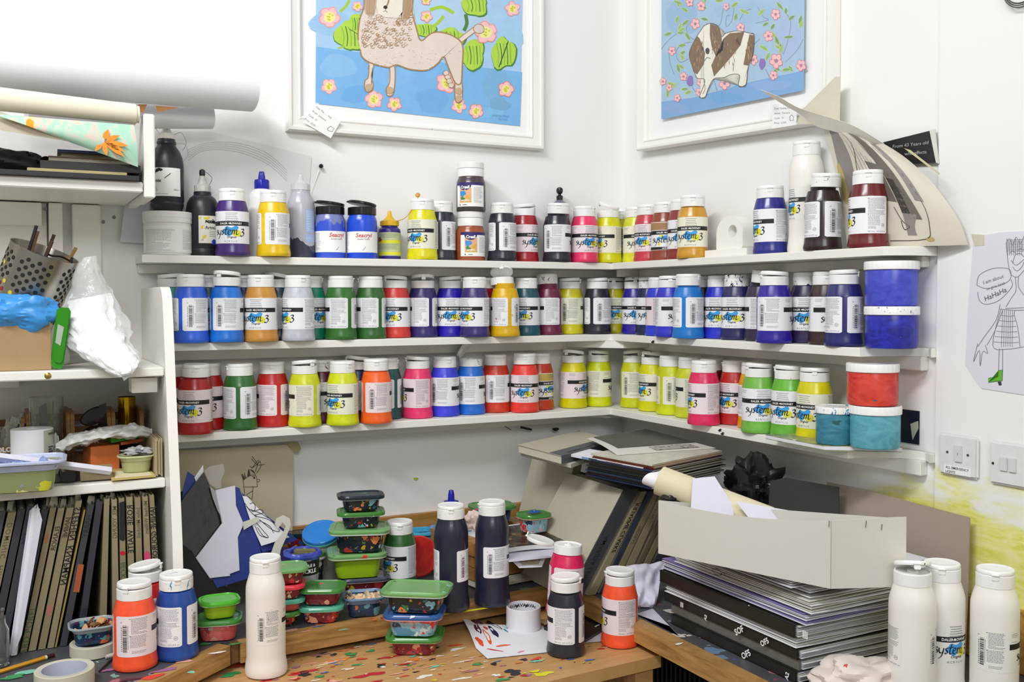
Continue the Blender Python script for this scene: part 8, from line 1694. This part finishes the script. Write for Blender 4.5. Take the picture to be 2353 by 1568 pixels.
for a in (((1433, 1125), (1468, 1125), (1306, 1370), (1337, 1374), MDG[0], 'wide slate grey sketchbook leaning in front, with dim pencil capitals', 'AMANDA LEIGH', .018, .12, MDIM), ((1472, 1130), (1487, 1130), (1348, 1374), (1366, 1374), MTAN[1], 'tan sketchbook with clear black capitals, right of the wide slate one', 'JULIANNE CLARKE', .0155, .03, None), ((1489, 1130), (1501, 1130), (1374, 1371), (1386, 1371), M('#2f3a4c', .6, name='blue_slate_cloth'), 'narrow blue-slate sketchbook between tan ones in the corner group', 'COLLIER', .011, .16, MDIM), ((1503, 1130), (1516, 1130), (1397, 1350), (1413, 1350), MTAN[0], 'tan sketchbook with faint letters, right of the blue-slate one', 'NICOLAS', .011, .09, MFAINT), ((1518, 1132), (1533, 1132), (1416, 1348), (1436, 1348), MTAN[1], 'thick pale tan sketchbook leaning beside the card box', 'N MARTIN', .0125, .01, MFAINT), ((1536, 1148), (1545, 1148), (1446, 1335), (1458, 1335), M('#6c6248', .7), 'dark tan sketchbook partly behind the card box', None, .012, .03, None), ((1547, 1158), (1560, 1158), (1462, 1330), (1478, 1330), MTAN[0], 'tan sketchbook whose foot shows left of the card box', None, .012, .03, None), ((1560, 1180), (1574, 1180), (1484, 1325), (1500, 1325), MDG[0], 'slate sketchbook at the right end of the corner group', None, .012, .03, None)):
    lean_book(a[0], a[1], a[2], a[3], YR, a[4], a[5], a[6], a[7], .26, a[8], a[9], face=MBGE)
# magazines: dark covers low, pale page edges above
def zpoly(pts, z): return [(onZ(a, b, z).x, onZ(a, b, z).y, z) for a, b in pts]
def rectz(cx, cy, L_, W_, ang, z): c_, s_ = math.cos(R(ang)), math.sin(R(ang)); return [(cx + a * c_ - b * s_, cy + a * s_ + b * c_, z) for a, b in ((-L_ / 2, -W_ / 2), (L_ / 2, -W_ / 2), (L_ / 2, W_ / 2), (-L_ / 2, W_ / 2))]
rs = random.Random(12)
f0, f1, f2 = onZ(1500, 1126, 1.062), onZ(1344, 1093, 1.062), onZ(1664, 1088, 1.062)
dl = (f1 - f0); dr_ = (f2 - f0); z = 1.0625; cols = ['#232a4c', '#1a1c24', '#4a2a26', '#2a3c54', '#161a1e', '#3c3c34', '#24323c', '#6c5c40', '#1c1c1c', '#2c3a5c']
for k in range(13):
    h = rs.choice([.0035, .004, .0048]); o = Vector((rs.uniform(-.006, .006), rs.uniform(-.006, .006), 0)); a, b = rs.uniform(.95, 1.02), rs.uniform(.92, 1.03)
    if k >= 9: a = .90; h = .0042
    r = thing('magazine', ('dark magazine, number %s from the bottom of the corner pile' if k < 9 else 'pale magazine near the top of the corner pile') if False else ['midnight blue', 'black', 'brown', 'steel blue', 'jet black', 'olive black', 'dark teal', 'buff', 'plain black', 'indigo', 'crimson-edged', 'russet', 'white-edged'][k] + ' magazine in the corner pile, ' + ['bottom of the pile', 'second lowest', 'third lowest', 'fourth lowest', 'just below the middle', 'lower middle', 'in the middle', 'just above the middle', 'upper middle', 'fifth from the top', 'fourth from the top', 'third from the top', 'second from the top'][k], 'magazine', group='magazines in the corner')
    P0 = Vector((f0.x, f0.y, z)) + o; P_ = [P0, P0 + dr_ * b, P0 + dr_ * b + dl * a, P0 + dl * a]; P_ = [Vector((p_.x, p_.y, z)) for p_ in P_]
    cov = M((cols + ['#8c2c2c', '#a86c3c', '#d8d4c8'])[k], .3, name='magazine_cover_%d' % k, var=.2)
    obj('cover', MB().slab(P_, (0, 0, 1), .0005).slab([p_ + Vector((0, 0, h - .0008)) for p_ in P_], (0, 0, 1), .0005).slab([P_[0], P_[3], P_[3] + Vector((.001, .001, 0)), P_[0] + Vector((.001, .001, 0))], (0, 0, 1), h - .0009), cov, r)
    In = [p_ + Vector((0, 0, .0006)) for p_ in P_]; cen = sum(In, Vector()) / 4; In = [cen + (p_ - cen) * .994 for p_ in In]; obj('pages', MB().slab(In, (0, 0, 1), h - .0016), MPG, r)
    z += h + .0002
tn = NT('news_sheet'); v = tn.coord(world=True); nz = tn.noise(v, 9, 4); tn.base(tn.mix(nz.outputs['Fac'], hx('#3c3b38'), hx('#5a5955'))); tn.b.inputs['Roughness'].default_value = .5
N4 = [onZ(1348, 1008, 1.122), onZ(1418, 1046, z + .001), onZ(1645, 1030, z + .001), onZ(1480, 986, 1.128)]
r = thing('newspaper', 'newspaper with a big dark grey picture on top of the corner magazine pile', 'newspaper')
obj('sheet', patch([N4[0], N4[1], N4[2], N4[3]], 14, 14, lambda u, v: (0, 0, .004 * math.sin(PI * u) * (1 - v)), .0008), MPAPG, r)
n0, n1, n2, n3 = N4
def nf(u, v, o=.0012): u2, v2 = .02 + u, v; return (n0 * (1 - u2) + n1 * u2) * (1 - v2) + (n3 * (1 - u2) + n2 * u2) * v2 + Vector((0, 0, .004 * math.sin(PI * u2) * (1 - v2) + o))
obj('grey_picture', MB().grid(lambda u, v: nf(u * .72, .10 + v * .9), 12, 12), tn.mat, r)
obj('engraving', MB().grid(lambda u, v: nf(.76 + u * .16, .42 + v * .46), 6, 10), mat_smeared('engraving_print', '#a8a49c', ['#3c3a36', '#6c6860', '#d0ccc4'], 120, .7, .7), r)
fl2 = [onZ(1340, 1062, 1.098), onZ(1500, 1086, 1.105)]
r = thing('folded_leaflet', 'folded colour supplement with orange and blue pictures sticking out of the magazine pile', 'newspaper')
q4 = [onZ(1312, 1050, 1.100), onZ(1478, 1082, 1.100), onZ(1500, 1062, 1.1005), onZ(1352, 1037, 1.1005)]; obj('sheet', MB().slab(q4, (0, 0, 1), .006), MPAP, r)
cp_ = MB()
for k, (a, b, mi) in enumerate(((.16, .26, 0), (.26, .38, 1), (.38, .48, 2), (.50, .72, 3))): d_ = q4[1] - q4[0]; cp_.add([q4[0] + d_ * a + Vector((-.0004, -.0008, .0006)), q4[0] + d_ * b + Vector((-.0004, -.0008, .0006)), q4[0] + d_ * b + Vector((-.0004, -.0008, .0055)), q4[0] + d_ * a + Vector((-.0004, -.0008, .0055))], [(0, 1, 2, 3)], mi)
obj('pictures', cp_, [M('#6ca0cc', .5), M('#3c5440', .5), M('#e4e0d8', .5), M('#b4703c', .5)], r)
# sketchbook lying flat, its lettering upside down
zb_ = 1.088; r = thing('sketchbook', 'beige sketchbook with a grey spine lying flat on the corner pile, lettered upside down', 'sketchbook')
SBQ = zpoly([(1190, 1040), (1290, 1067), (1420, 1030), (1330, 1006)], zb_); up_ = Vector((0, 0, 1))
SBV = [Vector(p_) for p_ in SBQ]; obj('pages', MB().slab([sum(SBV, Vector()) / 4 + (p_ - sum(SBV, Vector()) / 4) * .985 + up_ * .001 for p_ in SBV], (0, 0, 1), .017), M('#cfcab8', .8, name='page_block'), r)
obj('cover', MB().slab(SBV, (0, 0, 1), .0010).slab([p_ + up_ * .0182 for p_ in SBV], (0, 0, 1), .0016), MBGE, r)
a_, b_ = SBV[1], SBV[2]; inn = (SBV[0] - SBV[1]) * .26; obj('spine', MB().slab([a_ + up_ * .0200, b_ + up_ * .0200, b_ + inn + up_ * .0200, a_ + inn + up_ * .0200], (0, 0, 1), .0006).slab([a_ + Vector((0, -.0012, 0)), b_ + Vector((0, -.0012, 0)), b_, a_], (0, 0, 1), .0204), M('#54585e', .6), r)
m = MB(); e_ = (b_ - a_).normalized(); i_ = inn.normalized(); add_text(m, 'SIMON HAMMOND', .0145, lambda x, y: a_ + e_ * (.105 - x) + i_ * (.028 - .010 - y) + up_ * .0209, 0, bold=.015); obj('spine_lettering', m, MDIM, r)
r = thing('white_pad', 'white pad under the flat beige sketchbook, hanging over the leaning book', 'notepad'); obj('pad', MB().slab([Vector(p_) for p_ in zpoly([(1196, 1048), (1312, 1076), (1400, 1045), (1330, 1020)], zb_ - .011)], (0, 0, 1), .0095), M('#c4c2b4', .75), r)

# ---- stack of portfolios and papers on the right bench
base = onZ(1508, 1432, ZB); x0, y0 = -.412, base.y; x1, y1 = -.085, -1.165
z = ZB + .0016; MCLR = mat_glassy('clear_sleeve', '#d4d8da', .15, .3, .55); MPB = M('#242320', .4, name='black_portfolio_cloth', var=.2); MGR = M('#6e6c68', .35, name='grey_sleeve', var=.2)
def marks_side(r, zc, items):
    m = MB()
    for s_, y_, sz, ro in items: add_text(m, s_, sz, lambda x, y, y_=y_, ro=ro: (x0 - .0022, y_ - x * math.cos(ro) + y * math.sin(ro), zc + x * math.sin(ro) + y * math.cos(ro)), 0, bold=.03)
    obj('white_marks', m, MWHT, r)
def layer(h, name, label, cat, mat, dx=0, dy0=0, dy1=0, wob=0, pages=True, side=None, edge=None):
    global z
    xa, xb, ya, yb = x0 + dx, x1 + rs.uniform(-.01, .01), y0 + dy0, y1 + dy1; r = thing(name, label, cat, group='stack of portfolios and papers on the right bench'); ang = rs.uniform(-.008, .008)
    if cat == 'portfolio':
        obj('cover', MB().box(((xa + xb) / 2, (ya + yb) / 2, z + .0008), (xb - xa, ya - yb, .0014)).box(((xa + xb) / 2, (ya + yb) / 2, z + h - .0008), (xb - xa, ya - yb, .0014)).box((xa + .002, (ya + yb) / 2, z + h / 2), (.004, ya - yb, h - .0002), bev=.001), mat, r)
        n = max(3, int(h / .0028))
        for k in range(n):
            zz_ = z + .002 + (h - .004) * k / n; m = MB().grid(lambda u, v, k=k, zz_=zz_: (xa + .006 + (xb - xa - .010 - .006 * rs2[k % 9]) * u, ya - .003 - (ya - yb + .004 + .006 * rs2[(k + 3) % 9] - .006) * v, zz_ + .0006 * math.sin(u * 9 + k) * v), 10, 3, 0, thick=.0007)
            obj('sheet', m, (MPAP, MPAPG, MPAPV, MPAPG)[k % 4], r)
    else:
        n = max(2, int(h / .0035))
        for k in range(n):
            zz_ = z + h * k / n + .0008; m = MB().grid(lambda u, v, k=k, zz_=zz_: (xa + .004 * rs2[k % 9] + (xb - xa - .006 * rs2[(k + 2) % 9]) * u, ya - .010 * rs2[(k + 4) % 9] - (ya - yb + .012 * rs2[(k + 1) % 9] - .012) * v, zz_ + (h / n * .55) * (.5 + .5 * math.sin(u * 7 + k * 1.7 + v * 3)) * wob), 12, 8, 0, thick=min(.0012, h / n * .4))
            obj('sheet', m, mat if isinstance(mat, bpy.types.Material) else mat[k % len(mat)], r)
    zc = z; z += h + .0006; return r, zc
rs2 = [rs.uniform(0, 1) for _ in range(9)]
r, zc = layer(.020, 'portfolio', 'lowest portfolio in the stack, in a cloudy clear sleeve at the bench edge', 'portfolio', MPB, 0, -.02); marks_side(r, zc + .006, [('OF5', y0 - .26, .016, .6), ('A2', y0 - .37, .012, 1.4), ('III', y0 - .47, .014, 0)])
r, zc = layer(.019, 'portfolio', 'second portfolio from the bottom, grey plastic sleeve with white size marks', 'portfolio', MGR, .008, -.01); 
r, zc = layer(.019, 'portfolio', 'third portfolio from the bottom with brown-black spine and scattered white marks', 'portfolio', MPB, .004, .01); marks_side(r, zc + .005, [('III', y0 - .06, .014, 0), ('A2', y0 - .14, .010, 1.4), ('SOF', y0 - .24, .016, .6), ('OF5', y0 - .31, .014, .6)])
layer(.020, 'paper_pile', 'white folded wrapper sheets in the lower middle of the stack', 'paper', [MPAP, MPAPG, MPAP], 0, .005, 0, .8)
r, zc = layer(.024, 'portfolio', 'thick black portfolio with white marks in the middle of the stack', 'portfolio', MPB, -.004, .015); marks_side(r, zc + .007, [('size', y0 - .12, .016, .5), ('OF5', y0 - .26, .018, .6), ('A2', y0 - .34, .014, 1.4), ('III', y0 - .41, .018, 0)])
layer(.022, 'paper_pile', 'sheaf of lilac-edged papers above the black portfolio', 'paper', [MPAPV, M('#8c7cb8', .7, name='lilac_edge'), MPAP, MPAPV], .004, .02, -.02, 1.0)
layer(.024, 'paper_pile', 'folded heavy white paper with a looping pen mark, above the lilac papers', 'paper', [MPAP, MPAPG, MPAPG], .006, -.02, -.03, .9)
m = MB(); ribbon(m, [(.0, .004), (-.010, .010), (-.028, .006), (-.022, -.002), (-.004, .0), (.004, .007), (.012, .004), (.024, .004)], .0011, lambda a, b: (x0 + .0028, y0 - .18 - a, z - .013 + b), 0)
tag(obj('pen_loop', m, MINK), 'black looping pen mark on the folded white paper', 'pen mark')
layer(.016, 'paper_pile', 'loose grey-white drawings near the top of the stack', 'paper', [MPAP, M('#8f8a86', .7), MPAP], .012, -.01, -.02, 1.0)
layer(.013, 'white_folder', 'flat white folder directly under the card box', 'folder', [M('#e0dfe6', .6), M('#d0cdd2', .6)], -.012, .0, 0, .1)
zbx = z + .0012
# white card box: two visible sides, open top
cb0, cb1, cb2 = onZ(1909, 1353, zbx), onZ(1514, 1272, zbx), onZ(2080, 1348, zbx)
def up2(p_, h): return Vector((p_.x, p_.y, zbx + h))
hC = .116; r = thing('card_box', 'large battered white card box lying on top of the stack of portfolios', 'box'); MBX = M('#d2cfc6', .65, name='white_card', var=.02)
e1 = cb1 - cb0; e2 = cb2 - cb0; far = cb0 + e1 + e2 * .95
n1 = Vector((e1.y, -e1.x, 0)).normalized() * .002; bul = lambda u: .010 * math.sin(PI * u)
side = lambda A, B, h0, h1, inw, sag: (lambda u, v: (A + (B - A) * u) + inw * bul(u) * 30 * v + Vector((0, 0, (h0 + (h1 - h0) * u - sag * math.sin(PI * u)) * v)))
nrm1 = Vector((-e1.y, e1.x, 0)).normalized(); nrm1 = nrm1 if nrm1.dot(CAM - cb0) < 0 else -nrm1
nrm2 = Vector((-e2.y, e2.x, 0)).normalized(); nrm2 = nrm2 if nrm2.dot(CAM - cb0) < 0 else -nrm2
obj('long_side', MB().grid(side(cb0, cb1, hC, .103, nrm1 * .012, .012), 24, 6, 0, thick=.0022), MBX, r); obj('short_side', MB().grid(side(cb2, cb0, hC + .004, hC, nrm2 * .008, .0), 12, 4, 0, thick=.0022), MBX, r)
obj('far_side', MB().grid(side(far, cb2, .09, hC, -nrm1 * .004, .0), 12, 4, 0, thick=.0022), MBX, r); obj('far_end', MB().grid(side(cb1, far, .103, .09, -nrm2 * .004, 0), 12, 4, 0, thick=.0022), MBX, r)
obj('bottom', MB().slab([cb0, cb2, far, cb1], (0, 0, 1), .002), MBX, r)
m = MB()
for px, py0, py1 in ((1905, 1197, 1212), (1990, 1197, 1213), (2026, 1205, 1219), (1980, 1320, 1335), (2016, 1324, 1338)):
    P0 = Vector(cb0); n_ = nrm2; m.add([onP(px + a, b, cb0 - n_ * .0016, n_) for a, b in ((0, py0), (1.6, py0), (.2, py1), (-1.4, py1))], [(0, 1, 2, 3)])
obj('staples', m, M('#5c5a54', .4), r)
# cream paper roll with a white sheet tip, lying across the box
a_, b_ = onP(1515, 1105, cb1 + Vector((0, 0, .13)), (0, 0, 1)), onP(1765, 1205, cb1 + Vector((0, 0, .062)), (0, 0, 1))
q_ = (b_ - a_).to_track_quat('Z', 'Y').to_matrix().to_4x4(); L_ = (b_ - a_).length; T = Matrix.Translation(a_) @ q_
r = thing('cream_paper_roll', 'loosely rolled cream paper lying across the card box with white paper inside', 'paper roll')
obj('outer_sheet', MB().grid(lambda u, v: ((.030 - .0035 * v + .004 * u) * math.cos(2 * PI * v * 1.08), (.030 - .0035 * v + .004 * u) * math.sin(2 * PI * v * 1.08), L_ * u), 14, 40, 0, thick=.0007, T=T), M('#d8cfae', .65, name='cream_paper', var=.02), r)
obj('inner_sheet', MB().grid(lambda u, v: ((.020 + .004 * math.sin(5 * PI * v) * (1 - u)) * math.cos(2 * PI * v * 1.05), (.020 + .004 * math.sin(5 * PI * v) * (1 - u)) * math.sin(2 * PI * v * 1.05), -.016 + .012 * math.sin(9 * v) + .09 * u), 8, 40, 0, thick=.0006, T=T), MPAP, r)
Nq = (-.35, -.9, .25)
def leafP(pts, P0, n, name, label, cat, mat, th=.0008):
    n_ = Vector(n).normalized(); P_ = [onP(a, b, P0, n_) for a, b in pts]; bm = bmesh.new(); fc = bm.faces.new([bm.verts.new(p_) for p_ in P_]); bmesh.ops.triangulate(bm, faces=[fc]); bm.verts.index_update(); V_ = [v_.co.copy() for v_ in bm.verts]; F_ = [[v_.index for v_ in g.verts] for g in bm.faces]; bm.free(); k = len(V_); m = MB(); m.add(V_ + [v_ - n_ * th for v_ in V_], F_ + [[i + k for i in f_[::-1]] for f_ in F_] + [(i, (i + 1) % k, k + (i + 1) % k, k + i) for i in range(k)])
    return tag(obj(name, m, mat), label, cat)
inb = cb0 + e1 * .45 + e2 * .85
leafP([(1592, 1100), (1642, 1095), (1684, 1160), (1690, 1225), (1585, 1205)], inb + Vector((0, .05, 0)), (-.45, -.8, .45), 'paper_sheet', 'white sheet standing in the card box behind the cream roll', 'paper', MPAPV)
leafP([(1690, 1152), (1930, 1194), (1935, 1225), (1740, 1215)], inb + Vector((.04, -.02, 0)), (-.45, -.75, .5), 'paper_sheet', 'white sheet edge rising inside the card box in front of the black bag', 'paper', MPAPV)
r = thing('black_bag', 'crumpled black plastic bag and black sheet behind the card box', 'bag'); MBAG = M('#1b1b19', .3, name='black_plastic_film', var=.2)
c_ = onB(1735, 1150, -.10); obj('bag', crumple(-.10, c_.y, 1.045, .055, .065, .060, 5.5, .75, 24, 2.6), MBAG, r)
nb = Vector((-.9, -.35, .15)).normalized(); pts = [onP(a, b, Vector((-.075, -.90, 1.0)), nb) for a, b in ((1770, 1106), (1805, 1098), (1927, 1120), (1928, 1240), (1760, 1240))]
obj('sheet', MB().slab(pts, -nb, .003), M('#2c2b26', .5, name='black_sheet'), r)
b_ = onP(1545, 1145, cb1 + Vector((0, 0, .1)), (0, 0, 1)); tag(obj('black_wrapper', crumple(b_.x + .004, b_.y - .004, b_.z - .004, .034, .018, .014, 6.1, .6, 16), MBAG), 'scrap of dark film tucked under the cream roll at the box corner', 'wrapper')
leafP([(1900, 1108), (1990, 1126), (2100, 1156), (2228, 1190), (2222, 1395), (2217, 1500), (1900, 1500)], Vector((-.032, -1.2, 1.0)), (-1, 0, .06), 'grey_board', 'large sheet of grey card leaning on the right wall behind the white bottles', 'board', M('#a39688', .75, name='greyboard', var=.03), .0025)
# crumpled white sheet by the orange bottle and papers under it
def cr(u, v):
    P0, P1, P2, P3 = (1440, 1300), (1528, 1292), (1500, 1420), (1462, 1412); a = P0[0] * (1 - u) + P1[0] * u, P0[1] * (1 - u) + P1[1] * u; b = P3[0] * (1 - u) + P2[0] * u, P3[1] * (1 - u) + P2[1] * u
    px, py = a[0] * (1 - v) + b[0] * v, a[1] * (1 - v) + b[1] * v; p_ = onP(px, py, (-.43, -.66, ZB + .002), (-.25, -.75, .6)); n_ = noise.noise(Vector((u * 4, v * 4, 2))); p_.z = max(p_.z, ZB + .002); return p_ + Vector((-.1, -.3, .2)) * .05 * n_
tag(obj('crumpled_sheet', MB().grid(cr, 26, 26, 0, thick=.0006), MPAPV), 'crumpled white sheet slumped between the orange bottle and the portfolio stack', 'paper')
tag(obj('paper_sheet', MB().slab([Vector(p_) for p_ in zpoly([(1462, 1412), (1500, 1400), (1560, 1462), (1540, 1440)], ZB + .0012)], (0, 0, 1), .0008), MPAPV), 'flat white paper under the front corner of the portfolio stack', 'paper')
# pinkish bag in front of the stack and bag under the desk
c_ = onZ(1955, 1600, ZB); tag(obj('pale_bag', crumple(c_.x + .01, c_.y - .01, ZB + .034, .080, .055, .032, 1.7, .45, 30, 1.8), mat_smeared('spotted_bag', '#dcd2ca', ['#e8b8b4', '#e4dcd4', '#d04a50', '#e8e0da'], 50, .3, .6)), 'crumpled cream bag with red specks in front of the portfolio stack', 'bag')
c_ = dq(.12, .16); tag(obj('plastic_bag', crumple(c_.x, c_.y, .60, .075, .06, .10, 2.9, .4, 24), mat_smeared('mixed_bag', '#a8988c', ['#dcd8cc', '#5c4034', '#c8b8ac', '#7c6c64'], 20, .6, .25)), 'brown and white crumpled plastic bag under the desktop', 'bag')
